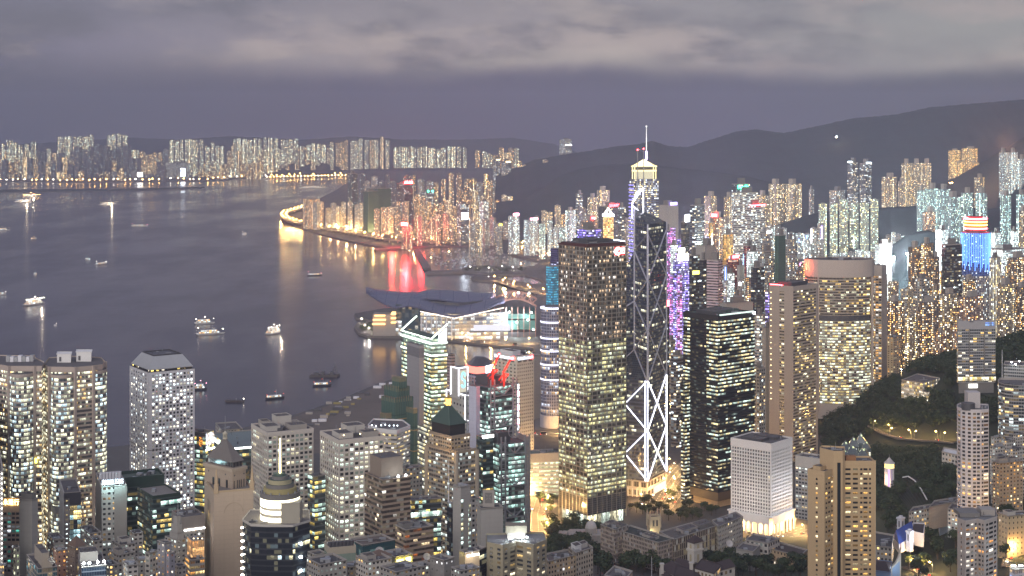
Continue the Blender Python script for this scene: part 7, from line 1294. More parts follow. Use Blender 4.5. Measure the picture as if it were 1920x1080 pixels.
CL=[(0,120,326,5,339,11250,12,'k3 k2 gl','waterside row at far left'),(120,320,325,6,340,11200,12,'k3 k2 gl','waterside row beyond the runway'),(330,500,318,7,334,11900,10,'k2 k1','low row behind the slabs'),(425,620,279,7,318,12400,9,'k1 k2','dim high row under the far hills'),(0,330,288,9,332,11900,11,'k1 k3 k2','middle row of the left shore'),(0,74,268,5,330,11600,11,'k1','shore estate at the left edge'),(108,172,256,3,325,12200,9.5,'k1','tall back row over the left shore'),(200,240,251,4,322,12600,9,'k1','highest group over the left shore'),(140,250,277,6,326,11400,14,'k3','dark office row under the high group'),(4,135,302,9,340,11400,11,'k3 k2 k3','low shore row at far left'),(130,310,306,10,341,11300,11,'k3 k3 k2','low shore row by the glass block'),(268,308,289,3,326,11200,9,'k2','short group by the bright glass block'),(318,382,264,3,322,11800,9,'k1','tall row behind the bright glass block'),(385,424,271,4,322,11700,9,'k1','lower group behind the far piers'),(436,522,261,3,322,11700,9,'k1','tall row behind the wall of slabs'),(526,565,262,3,306,11500,9,'k1','group on the dark headland'),(372,490,307,2,334,11700,15,'k2','wall of slabs on the far shore'),(430,520,285,8,325,12000,10,'k2','dim group above the wall of slabs'),(574,612,270,3,302,11600,9,'k1','small group right of the headland'),(618,664,266,4,318,12500,9,'k2 k1','yellow estate at the strait'),(664,736,264,8,316,12700,9,'k2 k1','dim estate behind the yellow estate'),(738,872,277,4,314,10700,9,'k1','long bright row under far hills'),(890,970,285,8,314,9800,11,'k1 k2','row right of the long bright row'),(660,800,335,9,380,7600,12,'br gr k3','low quarter under the bright row'),(800,925,334,10,378,7400,12,'br k2 gr','dim quarter by the orange crowns'),(968,1044,306,8,372,7000,12,'k2 br','dense estate beside the dark hill'),(575,700,383,7,424,5900,11,'pk cr gr','shore row at the point'),(700,760,384,10,445,5600,13,'pk br','shore row under the dotted tower'),(775,860,377,13,440,5700,13,'cr br','middle row right of the dotted tower'),(860,960,365,12,430,5900,13,'cr k2 br','back row behind the glass tower'),(955,1060,372,14,430,5700,14,'gr br cr','back row under the hillside estate'),(780,900,407,12,452,5150,13,'pk cr','front row behind the shore road'),(880,960,415,12,450,4950,12,'cr gr','front row by the blue glass tower'),(1010,1085,418,12,452,4600,13,'wh tl','white row left of the bronze tower'),(1000,1100,395,12,430,5000,12,'br gr cr','back row behind the white front row'),(1090,1190,402,12,440,4300,12,'gr cr','row above the bronze tower roof'),(1255,1345,440,14,560,3100,13,'vi mg gl','violet back row by the braced tower'),(1345,1450,428,16,500,3300,13,'gr wh cr','back row around the neon offices'),(1345,1440,530,16,600,2500,13,'gr sw br','low row by the pink striped tower'),(1340,1440,487,14,560,2720,12,'gr br wh','middle row behind the roof flare'),(1440,1512,470,16,540,2700,14,'gr wh gl','row left of the curved hotel'),(1440,1540,428,12,480,3100,13,'wh gr','row below the two cream towers'),(1256,1292,525,14,600,2550,12,'mg vi','magenta lit street row'),(1480,1535,500,12,560,2500,11,'gr br','row just above the concrete slab'),(1533,1661,378,5,470,3450,19,'es','long yellow lit estate wall'),(1661,1735,438,4,452,3200,9,'wh gr','houses behind the floodlit ground'),(1664,1760,535,15,610,2450,12,'cr gr br','small towers by the curved hotel'),(1690,1800,590,14,650,2300,13,'br cr','towers above the wooded hill'),(1760,1870,505,12,580,2700,14,'br gr','row below the blue round tower'),(1872,1935,505,14,580,2600,14,'br cr','right row below the floodlit blocks'),(1560,1660,470,8,500,3000,13,'wh gr','row over the curved hotel roof'),(1840,1930,452,8,475,3100,12,'bw','floodlit row behind the low block')]
kk=0
for x0,x1,yt,j,yb,Y,w_,st,where in CL:
 st=st.split(); xs=[]; x=x0+w_*.5
 while x<x1:xs.append(x); x+=w_*rnd.uniform(.82,1.22)
 n=len(xs)
 for i,x in enumerate(xs):
  kk+=1; s=st[rnd.randrange(len(st))]; Yj=Y*(1+rnd.uniform(-.02,.03)); where_=ORD[i]+' from left in the '+where if n>1 else 'alone in the '+where
  far(LOOK[s]+', '+where_,'towers of the '+where,x,w_*rnd.uniform(.75,1.0),yt+rnd.uniform(-j,j),max(3.5,ZT(yb,Yj))if Y>9000 or yb<378 else 3.5,Yj,s,kk)
  # --- exhibition hall on the water
def hall():
 z0=4; rt=root('exhibition_hall','waterfront exhibition hall under sweeping violet grey wing roofs, glass walls lit inside','exhibition hall',(*G(830,632,z0)[:2],z0)); gw=FM('hall glass',(.32,.31,.32),(.12,.13,.16),(1,.85,.6),(.95,1,1),W=.93,H=.7,Lit=.75,Row=.6,Em=1.0,Mull=2)
 def ring(fr,bk,nz,name,mat,thick,lift):
  m=MB(); top=[]
  for a,b in zip(fr,bk):top.append([tuple(Vector(a).lerp(Vector(b),j/nz)+Vector((0,0,lift*math.sin(math.pi*j/nz))))for j in range(nz+1)])
  for i in range(len(top)-1):
   for j in range(nz):
    q=[top[i][j],top[i+1][j],top[i+1][j+1],top[i][j+1]]; m.poly(q,0,[(i,j),(i+1,j),(i+1,j+1),(i,j+1)]); m.poly([(p[0],p[1],p[2]-thick)for p in reversed(q)],0)
   for j in(0,nz):a,b=top[i][j],top[i+1][j]; m.poly([a,(a[0],a[1],a[2]-thick),(b[0],b[1],b[2]-thick),b])
  return m.build(name,mat,rt,smooth=False)
 rm=FM('wing roof sheets',(.105,.108,.18),(.095,.1,.165),WARM,WHITE,W=.96,H=1,Lit=0,Row=0,Em=0,GRough=.4,Wobble=0)
 fr=[P(686,548,2990),P(705,560,2960),P(722,570,2930),P(742,577,2905),P(765,573,2890),P(785,576,2880),P(810,583,2870),P(832,590,2862),P(852,592,2858),P(880,588,2862),P(908,580,2870),P(934,569,2885),P(946,566,2890)]
 bk=[P(686,548,2992),P(708,546.5,3040),P(730,546,3070),P(755,547,3090),P(780,548,3100),P(800,550,3100),P(825,553,3100),P(845,556,3090),P(868,560,3080),P(890,563,3060),P(915,563,3040),P(937,565,2930),P(946,566,2892)]
 ring(fr,bk,6,'lower_wing_roof',rm,2.5,10)
 fr=[P(764,569,2945),P(776,562,2940),P(800,559,2940),P(825,561,2938),P(850,565,2935),P(880,567,2935),P(905,566,2940),P(917,562,2950),P(929,554,2990)]; bk=[P(764,568.5,2947),P(780,555,3010),P(802,546,3060),P(825,544.5,3080),P(850,545,3080),P(875,547.5,3070),P(900,551,3050),P(916,553,3020),P(929,553.5,2995)]
 ring(fr,bk,6,'upper_wing_roof',rm,2.5,8); m=MB(); k=[P(x,y,Y)for x,y,Y in((780,572,2944),(815,574,2930),(860,577,2926),(905,572,2940))]
 for a,b in zip(k,k[1:]):m.poly([(a[0],a[1],a[2]-6),(b[0],b[1],b[2]-6),(b[0],b[1],b[2]+9),(a[0],a[1],a[2]+9)])
 m.build('gap_shade_band',dmetal,rt)  # dark sheet stands in for shade in the gap between the roofs
 for pts,y1,nm in(([(742,2915),(772,2895),(790,2885),(790,3030),(742,3030)],577,'glass_wall'),([(788,2880),(853,2862),(905,2872),(952,2890),(952,3040),(788,3040)],588,'lit_wall'),([(724,2925),(800,2880),(800,2990),(724,2990)],603,'podium'),([(880,2850),(952,2862),(952,2990),(880,2960)],618,'podium')):
  m=MB(); m.prism([(PX(x,Y),Y)for x,Y in pts],z0,ZT(y1,2890)+(3 if nm!='podium' else 0),0,1,7,7); m.build(nm,[gw if nm!='glass_wall' else FM('blue hall glass',(.1,.14,.17),(.05,.08,.1),WARM,WHITE,W=.96,H=.95,Lit=.08,Row=0,Em=.6),roofm],rt)
 for i in range(7):x=790+i*9.5; m=MB(); m.beam((PX(x,2850),2850,z0),(PX(x,2852),2852,ZT(594,2850)),2.2); m.build('column',white,rt)
 m=MB(); m.beam(P(788,584,2872),P(852,597,2852),1.3); m.beam(P(852,597,2852),P(945,577,2880),1.3); m.build('eave_light',E('hall eave tube',(1,.88,.75),2.2,True),rt)
 for y,x0,x1 in((592,702,722),(600,699,723),(608,698,722),(589,733,742),(597,733,742),(605,733,742)):m=MB(); Y=2905; m.box(PX(x0,Y),PX(x1,Y),Y,Y+30,ZT(y+1.3,Y),ZT(y-1.3,Y)); m.build('lit_terrace',E('terrace light',(1,.55,.2),2.2,True),rt)
 m=MB(); m.box(PX(699,2910),PX(742,2910),2910,2950,z0,ZT(590,2910)); m.build('terrace_block',conc,rt); m=MB(); m.box(PX(888,2845),PX(957,2845),2845,2858,ZT(620,2845),ZT(611,2845)); m.build('entrance_canopy',E('canopy light',(.9,.88,1),.7),rt)
 for x,y in((720,620),(800,622),(870,624),(930,622)):q=G(x,y,5); lamp('forecourt_lamp',(q[0],q[1],16),22000,(1,.72,.42),2,rt)
hall()
def annex():
 Y=2900; z0=4; rt=root('hall_extension','unfinished hall extension of red arched trusses and green netted floors','construction site',(PX(968,Y),Y,z0)); rust=M('rust steel',(.3,.15,.12),.6)
 for k,dy in enumerate((0,45,90)):
  pts=[P(930+76*s,566-19*math.sin(math.pi*(.12+.8*s))-k,Y+dy)for s in[i/9 for i in range(10)]]; lo=[(p[0],p[1],p[2]-14)for p in pts]; m=MB(); edges(m,pts,1.6); edges(m,lo,1.4)
  for i in range(9):m.beam(pts[i],lo[i+1]if i%2 else lo[i],1.0); m.beam(lo[i],pts[i+1],1.0)
  m.build('arch_truss',rust,rt)
 for i,(y0,y1,mt_)in enumerate(((640,632,M('annex deck',(.2,.2,.22))),(631,622,dmetal),(617,600,netm),(597,588,netm))):
  m=MB(); m.box(PX(914,Y),PX(1004,Y),Y-6,Y+110,ZT(y0,Y),ZT(y1,Y)); m.build('netted_floor',mt_,rt)
 for x in range(916,1006,11):m=MB(); m.beam((PX(x,Y),Y-8,z0),(PX(x,Y),Y-8,ZT(575,Y)),1.4); m.build('steel_post',rust,rt)
 bulbs(rt,[P(x,y,Y-10)for x,y in((948,550),(972,549),(992,550),(937,598),(969,604),(996,586),(990,600),(955,585),(1000,618))],1.3)
 for x,y in((950,580),(985,590),(960,612)):p=P(x,y,Y-18); lamp('work_lamp_light',p,30000,(.8,.95,1),1,rt)
annex()
# --- roads, street lamps, cars
def GT(px,py):
 lo,hi=700,2640
 for _ in range(40):
  Y=(lo+hi)/2
  if ZT(py,Y)>ground(PX(px,Y),Y):lo=Y
  else:hi=Y
 return(PX(px,lo),lo,ground(PX(px,lo),lo))
roadm,t=newmat('road surface'); uv=t.n('ShaderNodeUVMap'); sp=t.n('ShaderNodeSeparateXYZ',i0=uv.outputs[0]); u,v=sp.outputs[0],sp.outputs[1]
fr_=t.m('FRACT',t.m('MULTIPLY',u,4)); ln=t.m('MULTIPLY',t.m('LESS_THAN',t.m('ABSOLUTE',t.m('SUBTRACT',fr_,.5)),.035),t.m('LESS_THAN',t.m('FRACT',v),.5)); nz=t.noise(t.n('ShaderNodeNewGeometry').outputs['Position'],.08,4).outputs[0]
p=t.n('ShaderNodeBsdfPrincipled',i_Roughness=.8); t.put(p.inputs['Base Color'],t.mix(ln,t.mix(nz,(.05,.05,.05),(.085,.08,.075)),(.7,.7,.66))); t.n('ShaderNodeOutputMaterial',i_Surface=p)
lampmesh={}
def street_lamp(p,d,h,label,group,power,sod=True,r=.8,cast=True):
 key=(round(h),sod,r)
 if key not in lampmesh:
  m=MB(); m.beam((0,0,0),(0,0,h),.3); m.beam((0,0,h),(2.2,0,h+.4),.25); k=MB(); k.sphere((2.2,0,h),r,8); a=m.build('pole',metal); b=k.build('lamp_head',e_sod if sod else e_lamp); lampmesh[key]=(a.data,b.data); bpy.data.objects.remove(a); bpy.data.objects.remove(b)
 e=root('street_lamp',label,'street lamp',p,group); e.rotation_euler.z=d
 for nm,me in zip(('pole','lamp_head'),lampmesh[key]):o=bpy.data.objects.new(nm,me); COL.objects.link(o); o.parent=e
 if cast:l=bpy.data.lights.new('lamp_light','POINT'); l.energy=power*2.4; l.color=(1,.58,.2)if sod else(1,.9,.75); l.shadow_soft_size=.6; o=bpy.data.objects.new('lamp_light',l); COL.objects.link(o); o.parent=e; o.location=(2.2,0,h-1)
carmesh=[]
def make_car(col,tall):
 m=MB(); m.prism([(-.85,-2.2),(.85,-2.2),(.9,2.0),(.75,2.25),(-.75,2.25),(-.9,2.0)],.35,.95 if not tall else 3.9,0,0,bottom=True)
 if not tall:m.pyramid([(-.8,-1.7),(.8,-1.7),(.8,1.1),(-.8,1.1)],.95,1.5,.8,1,0)
 else:m.prism([(-.9,-5),(.9,-5),(.9,2.2),(-.9,2.2)],1.2,3.6,1,None); m.prism([(-.86,-5),(.86,-5),(.86,2.1),(-.86,2.1)],.4,3.95,0,0)
 b=m.build('body',[M('car paint',col,.35),glassd]).data; w_=MB()
 for x in(-.8,.8):
  for y in(-1.4,1.4):w_.beam((x-.12,y,.34),(x+.12,y,.34),.66)
 h_,t2=MB(),MB(); h_.sphere((0,0,0),.3,6); t2.sphere((0,0,0),.26,6)
 carmesh.append((b,w_.build('wheel_set',dmetal).data,h_.build('headlight',e_head).data,t2.build('tail_light',e_tail).data,5 if tall else 2.2))
for c_,t_ in(((.5,.5,.52),0),((.03,.03,.03),0),((.45,.04,.03),0),((.5,.42,.3),1)):make_car(c_,t_)
for o in[o for o in COL.objects if o.parent is None and o.name.split('.')[0]in('body','wheel_set','headlight','tail_light')]:bpy.data.objects.remove(o)
def car(p,ang,k,label,group):
 b,w_,h_,t2,back=carmesh[k]; nm,ct=('bus','bus')if k==3 else('taxi','taxi')if k==2 else('car','car'); e=root(nm,label,ct,p,group); e.rotation_euler.z=ang
 for n_,me,loc in(('body',b,(0,0,0)),('wheel_set',w_,(0,0,0)),('headlight',h_,(-.6,2.3,.75)),('headlight',h_,(.6,2.3,.75)),('tail_light',t2,(-.6,-back-.05,.8)),('tail_light',t2,(.6,-back-.05,.8))):o=bpy.data.objects.new(n_,me); COL.objects.link(o); o.parent=e; o.location=loc
def ribbon(name,pts,w_,mat=roadm,thick=0,dz=.3):
 m=MB(); V2=[Vector(p[:2])for p in pts]; L=0; prev=None
 for i,p in enumerate(pts):
  d=(V2[min(i+1,len(pts)-1)]-V2[max(i-1,0)]).normalized(); n=Vector((-d.y,d.x))*w_/2; L+=(V2[i]-V2[i-1]).length/9 if i else 0
  cur=((p[0]+n.x,p[1]+n.y,p[2]+dz),(p[0]-n.x,p[1]-n.y,p[2]+dz),L)
  if prev:
   m.poly([prev[1],cur[1],cur[0],prev[0]],0,[(1,prev[2]),(1,L),(0,L),(0,prev[2])])
   for k,s in((0,1),(1,-1)):
    a,b=prev[k],cur[k]; h=1.1 if thick else .22; dn=thick or 1.5; f=[(a[0],a[1],a[2]-dn),(b[0],b[1],b[2]-dn),(b[0],b[1],b[2]+h),(a[0],a[1],a[2]+h)]; m.poly(f if s<0 else f[::-1],1); m.poly([(x,y,z)for x,y,z in(f[::-1]if s<0 else f)],1)
   if thick:m.poly([(q[0],q[1],q[2]-thick)for q in(prev[0],cur[0],cur[1],prev[1])],1)
  prev=cur
 return m.build(name,[mat,conc])
def dense(pts,step):
 out=[]
 for a,b in zip(pts,pts[1:]):n=max(1,int((Vector(b)-Vector(a)).length/step)); out+=[lerp(a,b,i/n)for i in range(n)]
 return out+[pts[-1]]
road_ct=[0]
def road(pix,w_,phrase,surf=GT,ncar=6,lamps=45,power=5200,sod=True,lr=.55,cast=1,step=9,kind='ground'):
 pts=dense([surf(*p)for p in pix],step)
 if surf is GT:pts=[(p[0],p[1],max(ground(p[0],p[1]),4.05))for p in pts]
 struct(ribbon('road',pts,w_)); cum=0; nl=0; r_=random.Random(road_ct[0]); road_ct[0]+=1
 for i in range(1,len(pts)):
  a,b=Vector(pts[i-1]),Vector(pts[i]); cum+=(b-a).length
  if cum>lamps:cum=0; d=(b-a).normalized(); n=Vector((-d.y,d.x,0)); s=1 if nl%2 else-1; street_lamp(tuple(b+n*s*(w_/2+.6)),math.atan2(-n.y*s,-n.x*s),10,'orange street lamp along '+phrase if sod else 'white street lamp along '+phrase,'street lamps along '+phrase,power,sod,lr,nl%cast==0); nl+=1
 for i in range(ncar):
  j=r_.randrange(1,len(pts)-1); a,b=Vector(pts[j-1]),Vector(pts[j]); d=(b-a).normalized(); n=Vector((-d.y,d.x,0)); s=r_.choice((-1,1)); k=r_.choice((0,0,1,2,2,3)); q=a.lerp(b,r_.random())+n*-s*w_*r_.choice((.14,.36)); q.z+=.32
  car(tuple(q),math.atan2(d.y,d.x)-math.pi/2+(0 if s>0 else math.pi),k,('silver car','black car','red taxi','tall cream bus')[k]+' on '+phrase,'traffic on '+phrase)
road([(1046,880),(1030,905),(1012,935),(1002,965),(1004,1000)],26,'the orange lit road left of the bronze tower',ncar=12,lamps=20,power=26000)
road([(1000,816),(1025,815),(1046,812)],22,'the bright road across the sandy site',ncar=5,lamps=24,power=24000)
road([(1282,868),(1258,892),(1235,925),(1215,955)],24,'the orange lit road at the foot of the braced tower',ncar=12,lamps=22,power=13000); road([(1284,905),(1262,935),(1244,960)],16,'the side road in front of the black glass tower',ncar=5,lamps=24,power=7000)
road([(1440,1002),(1475,1004),(1512,992)],24,'the orange lit street behind the white hotel on arches',ncar=5,lamps=22,power=13000); road([(1436,792),(1441,740),(1444,690)],18,'the street beside the concrete slab',ncar=2,lamps=34,power=16000)
road([(1634,798),(1660,812),(1690,822),(1740,826),(1796,830)],11,'the road across the dark wooded slope',ncar=3,lamps=26,power=3200)
road([(1700,1062),(1725,1072),(1745,1084)],10,'the lane at the bottom among the trees',ncar=2,lamps=20,power=6500); road([(1890,1064),(1896,1030),(1912,1000)],10,'the lane by the yellow lit hall',ncar=3,lamps=24,power=6500)
sea=lambda z:(lambda x,y:G(x,y,z)); LZ2=4.02
road([(1253,640),(1262,590),(1272,550),(1276,520)],34,'the glowing avenue right of the braced tower',sea(LZ2),16,42,60000,True,1.0); road([(1848,452),(1880,447),(1920,444)],14,'the hillside road at far right',sea(60),0,60,30000,True,1.0,1); road([(1160,470),(1040,492),(1000,478),(960,462)],20,'the shore road beside the boat basin',sea(LZ2),6,70,26000,True,1.2,2)
road([(840,634),(900,641),(960,647),(1012,644)],14,'the promenade in front of the exhibition hall',sea(LZ2),3,40,16000,True,.8,1); road([(925,522),(965,538),(1000,546),(1020,552)],20,'the lit pier road beyond the exhibition hall',sea(LZ2),4,45,18000,True,1.0,1)
for k,(pix,ph,pw,sod)in enumerate((([(1300,640),(1350,600),(1440,575)],'the street of added lamps behind the black glass tower',90000,False),([(1300,540),(1380,545),(1450,530)],'the middle street of added lamps in the neon district',120000,False),([(1345,500),(1430,500),(1500,490)],'the far street of added lamps in the neon district',140000,True),([(1660,640),(1720,610),(1790,600)],'the lane of added lamps among the brown towers',60000,True),([(1680,545),(1760,540),(1880,520)],'the street of added lamps below the blue round tower',140000,False),([(1760,480),(1840,478),(1920,476)],'the street of added lamps at the floodlit blocks',160000,False),([(620,424),(700,436),(790,444),(900,440)],'the street of added lamps behind the shore highway',160000,True),([(900,425),(980,430),(1080,440)],'the street of added lamps behind the dark shore park',160000,True))):road(pix,14,ph,sea(LZ2),3,70,pw,sod,1.0)  # rows of strong lamps added to brighten the walls of the middle district
for x,y,c in((166,1046,1),(214,1062,0),(92,1010,1),(302,1066,0),(664,1046,1),(728,1010,0),(836,1000,1),(590,1000,0),(770,1060,1),(345,1075,1),(200,985,0),(445,940,0)):street_lamp(GT(x,y+14),1.2,9,('white' if c else 'orange')+' street lamp in a lane between the lower left buildings','street lamps between the lower left buildings',4200,not c,.5)
for i in range(22):x=1780+i*4.1; street_lamp(P(x,349+rnd.uniform(-3,3),4960),0,9,'orange lamp along the road under the hillside estate','lamps under the hillside estate',50000,True,1.6,i%3==0)
for i in range(24):street_lamp(G(500+i*6.4,334.5-i*.16,5),0,12,'orange lamp at the foot of the dark headland','lamps at the foot of the dark headland',90000,i%5>0,3.0,i%5==0)
# elevated shore highway
ez=14; pts=dense([G(*p,ez)for p in((588,384),(560,392),(536,399),(531,405),(537,411),(555,417),(590,424),(630,431),(680,440),(730,449),(780,453),(840,452),(905,451),(950,453),(985,460),(1010,472),(1045,486))],40); V=ribbon('elevated_road',pts,26,M('deck paled for glow',(.2,.19,.17),.9),3.0,0); struct(V)  # deck colour raised to stand in for the glow of passing traffic
c_=0; nl=0
for i in range(1,len(pts)):
 a,b=Vector(pts[i-1]),Vector(pts[i]); c_+=(b-a).length; d=(b-a).normalized(); n=Vector((-d.y,d.x,0))
 if c_>40:c_=0; nl+=1; s=1 if nl%2 else-1; street_lamp(tuple(b+n*s*12),math.atan2(-n.y*s,-n.x*s),10,'orange street lamp on the elevated shore highway','street lamps on the elevated shore highway',52000,True,1.3,True); m=MB(); m.beam((b.x,b.y,-4),(b.x,b.y,ez-3),4,9); tag(m.build('road_pier',conc),'concrete pier carrying the elevated shore highway','pier','piers under the elevated shore highway')
for i in range(26):j=rnd.randrange(1,len(pts)); a,b=Vector(pts[j-1]),Vector(pts[j]); d=(b-a).normalized(); n=Vector((-d.y,d.x,0)); s=rnd.choice((-1,1)); q=a.lerp(b,rnd.random())+n*-s*rnd.choice((4,9)); car((q.x,q.y,q.z+.05),math.atan2(d.y,d.x)-math.pi/2+(0 if s>0 else math.pi),rnd.choice((0,1,2,3)),'small lit vehicle on the elevated shore highway','traffic on the elevated shore highway')
for i,x in enumerate(range(2,650,11)):yy=float(np.interp(x,[k[0]for k in kow],[k[1]for k in kow]))-rnd.uniform(.4,2.6); q=G(x+rnd.uniform(-3,3),yy,LZ); street_lamp(q,0,14,'orange lamp in the row along the far shore','lamps along the far shore',90000,rnd.random()<.8,3.0,i%4==0)
def glow(x,y,h,pw,col,label,Y=None,r=2.2):
 p=G(x,y,4)if Y is None else P(x,y,Y); rt=root('floodlight_mast',label,'floodlight',p); m=MB(); m.beam(p,(p[0],p[1],p[2]+h),.6); m.build('mast',metal,rt); m=MB(); m.sphere((p[0],p[1],p[2]+h),r,8); m.build('lamp_head',e_flood,rt); lamp('floodlight_light',(p[0],p[1]-3,p[2]+h),pw,col,2,rt)
for a in((1676,512,30,900000,(.85,1,.95),'left floodlight over the bright sports ground',2900),(1702,506,30,900000,(.85,1,.95),'right floodlight over the bright sports ground',2900),(994,462,24,90000,(.7,.95,1),'first cold floodlight in the dark park by the shore road'),(1005,460,24,90000,(.7,.95,1),'second cold floodlight in the dark park by the shore road'),(1013,460,24,90000,(.7,.95,1),'third cold floodlight in the dark park by the shore road'),(1270,560,30,1500000,(.75,.6,1),'violet white floodlight over the glowing avenue'),(1262,520,30,1500000,(.95,.75,1),'far floodlight over the glowing avenue'),(1400,560,30,160000,(1,.9,.8),'floodlight among the small towers of the middle district'),(1480,545,30,160000,(.9,1,1),'floodlight between the netted tower and the curved hotel'),(1770,500,26,350000,(.8,1,1),'cold floodlight behind the black office block'),(1880,495,26,450000,(.8,1,1),'cold floodlight under the long low white block'),(1005,716,14,40000,(1,.6,.2),'starry orange lamp right of the lettered white tower'),(1600,470,20,260000,(.9,1,.85),'floodlight at the foot of the yellow estate wall',3300),(1568,262,12,90000,(1,.6,.25),'orange lamp high on the dark mountain',6600,3.5),(1883,288,14,1300000,(1,.45,.2),'orange floodlight on the bare slope at the far right',4780,2.5),(1690,705,8,9000,(1,.65,.25),'lamp at the lit pavilion on the wooded hill',1850,.5)):glow(*a)
q=RZ([(1660,512),(1706,510),(1702,486),(1668,490)],6); slab('sports_ground',None,6,M('pale pitch',(.4,.5,.42)),[(*p,6)for p in q])
# reclaimed land under works
slab('works_ground',None,LZ+.03,earth,[G(x,y,LZ)for x,y in((482,806),(560,779),(640,752),(692,731),(742,711),(760,760),(720,830),(600,850),(500,850))],depth=0); slab('works_ground',None,LZ+.03,M('pale sand',(.2,.18,.165),.95,var=.6,sc=.03),[G(x,y,LZ)for x,y in((1003,722),(1048,722),(1048,806),(1003,806))],depth=0)
for i in range(38):
 x=rnd.uniform(575,750); y=775-(x-575)*.36+rnd.uniform(-4,34); p=G(x,y,LZ); s=rnd.uniform(2,6); m=MB(); m.prism([(p[0]-s,p[1]-2),(p[0]+s,p[1]-2),(p[0]+s,p[1]+3),(p[0]-s,p[1]+3)],LZ,LZ+rnd.uniform(1.5,4),0,0); tag(m.build('site_hut',(conc,wmetal,M('tarp',(.3,.25,.1)),dmetal)[i%4]),('grey','white','yellowish','dark')[i%4]+' site hut or stack on the reclaimed works ground','site hut','huts and stacks on the works ground')
for x,y,l in((1027,768,'digger working on the sandy site'),(1040,765,'second digger at the right of the sandy site')):p=G(x,y,LZ); rt=root('excavator',l,'excavator',p); m=MB(); m.box(p[0]-3,p[0]+3,p[1]-2,p[1]+2,LZ,LZ+1.4); m.build('track',dmetal,rt); m=MB(); m.box(p[0]-2.4,p[0]+2,p[1]-1.6,p[1]+1.6,LZ+1.4,LZ+4); m.build('cab',yelm,rt); m=MB(); m.beam((p[0]+1,p[1],LZ+3),(p[0]+6,p[1],LZ+8),1); m.beam((p[0]+6,p[1],LZ+8),(p[0]+10,p[1],LZ+2),.8); m.build('arm',yelm,rt)
# --- boats
def hullm(m,L,W_,z,h,ang,p,mi=0,bow=.35):
 o=[(-L/2,-W_/2),(L/2-L*bow,-W_/2),(L/2,0),(L/2-L*bow,W_/2),(-L/2,W_/2)]; c,s=math.cos(ang),math.sin(ang); T_=lambda x,y:(p[0]+x*c-y*s,p[1]+x*s+y*c); i_=[(x*.86,y*.7)for x,y in o]; n=5
 for k in range(n):a,b=o[k],o[(k+1)%n]; d,e=i_[k],i_[(k+1)%n]; m.poly([(*T_(*d),z),(*T_(*e),z),(*T_(*b),z+h),(*T_(*a),z+h)],mi)
 m.poly([(*T_(*q),z+h)for q in o],mi); return T_
def boat(px,py,L,W_,ang,decks,label,cat='ferry',hullc=white,deckm=None,mast=8,lights=6,lm=None,glowp=0,name=None):
 p=G(px,py); rt=root(name or 'ferry',label,cat,p); a=R(ang); m=MB(); T_=hullm(m,L,W_,-.6,3.4,a,p); m.build('hull',hullc,rt); z=2.8
 for d in range(decks):s=.72-d*.14; m=MB(); q=[T_(-L*s/2-L*.04,-W_*.4),(T_(L*s/2-L*.08,-W_*.4)),T_(L*s/2-L*.08,W_*.4),T_(-L*s/2-L*.04,W_*.4)]; m.prism(q,z,z+3,0,1,2.5,3); m.build('deck_cabin',[deckm or f_cabin,white],rt); z+=3.1
 if mast:m=MB(); c=T_(L*.05,0); m.beam((*c,z),(*c,z+mast),.5); m.build('mast',metal,rt)
 for i in range(lights):c=T_(L*(.42-.84*i/max(1,lights-1)),0); k=MB(); k.sphere((*c,z+1+(mast*.5 if i==lights//2 else 0)),.25+L/170,6); k.build('deck_lamp',lm or e_lamp,rt)
 if glowp:c=T_(0,-W_*1.2); lamp('deck_glow',(*c,z+4),glowp,(1,.8,.55),1,rt)
f_cabin=FM('boat cabin',(.6,.58,.55),(.1,.1,.1),(1,.7,.35),(.9,1,1),W=.9,H=.6,Lit=.9,Row=0,Em=1.6); dh=M('dark hull',(.05,.05,.06),.6); bar=M('barge deck',(.09,.08,.08),.8)
boat(66,571,62,17,62,3,'large pleasure boat ringed in white and teal lights, left side of the harbour','boat',white,lights=9,glowp=9000,name='boat'); boat(514,625,46,14,66,3,'round sterned lit ferry alone in the middle of the harbour',lights=5,glowp=7000); boat(384,607,42,10,22,2,'ferry with pale upper deck, upper one of a close pair',lights=3); boat(395,627,56,11,22,2,'longer ferry, lower one of a close pair',lights=2)
boat(46,379,120,26,40,3,'far white lit vessel at left, nearer one of two','ship',white,lights=12,lm=e_cool,glowp=90000,name='ship',mast=22); boat(59,369,110,26,40,3,'far orange lit vessel just behind the white lit one','ship',white,lights=12,lm=e_sod,glowp=60000,name='ship',mast=22); boat(205,384,110,24,40,3,'far gold lit vessel alone before the old runway','ship',white,lights=12,lm=e_warm,glowp=60000,name='ship',mast=20); boat(4,432,60,14,10,2,'lit ferry cut by the left edge of the picture',lights=5,lm=e_warm); boat(64,449,26,8,60,1,'small orange lit boat below the two far vessels','boat',lights=3,lm=e_warm,name='boat'); boat(590,353,190,30,4,3,'long cruise ship with rows of lights near the strait','ship',white,lights=12,lm=e_warm,name='ship')
boat(165,488,44,9,-62,1,'slim pale ferry heading down, crossing another',lights=2,lm=e_teal); boat(190,496,44,9,58,1,'slim white ferry heading up beside the crossing one',lights=2); boat(66,516,36,8,-72,1,'slim teal lit ferry above the large pleasure boat',lights=2,lm=e_teal); boat(262,424,70,12,-4,1,'low launch with a red and a white light in the upper harbour',lights=2,lm=e_pink); boat(458,440,16,6,0,1,'tiny white lit boat in the upper middle harbour','boat',lights=2,name='boat'); boat(104,611,6,3,0,0,'tiny lit buoy boat below the large pleasure boat','boat',lights=1,mast=3,name='boat');
boat(590,517,40,8,6,1,'low launch before the red reflection','launch',dh,lights=2,lm=e_pink,name='launch')
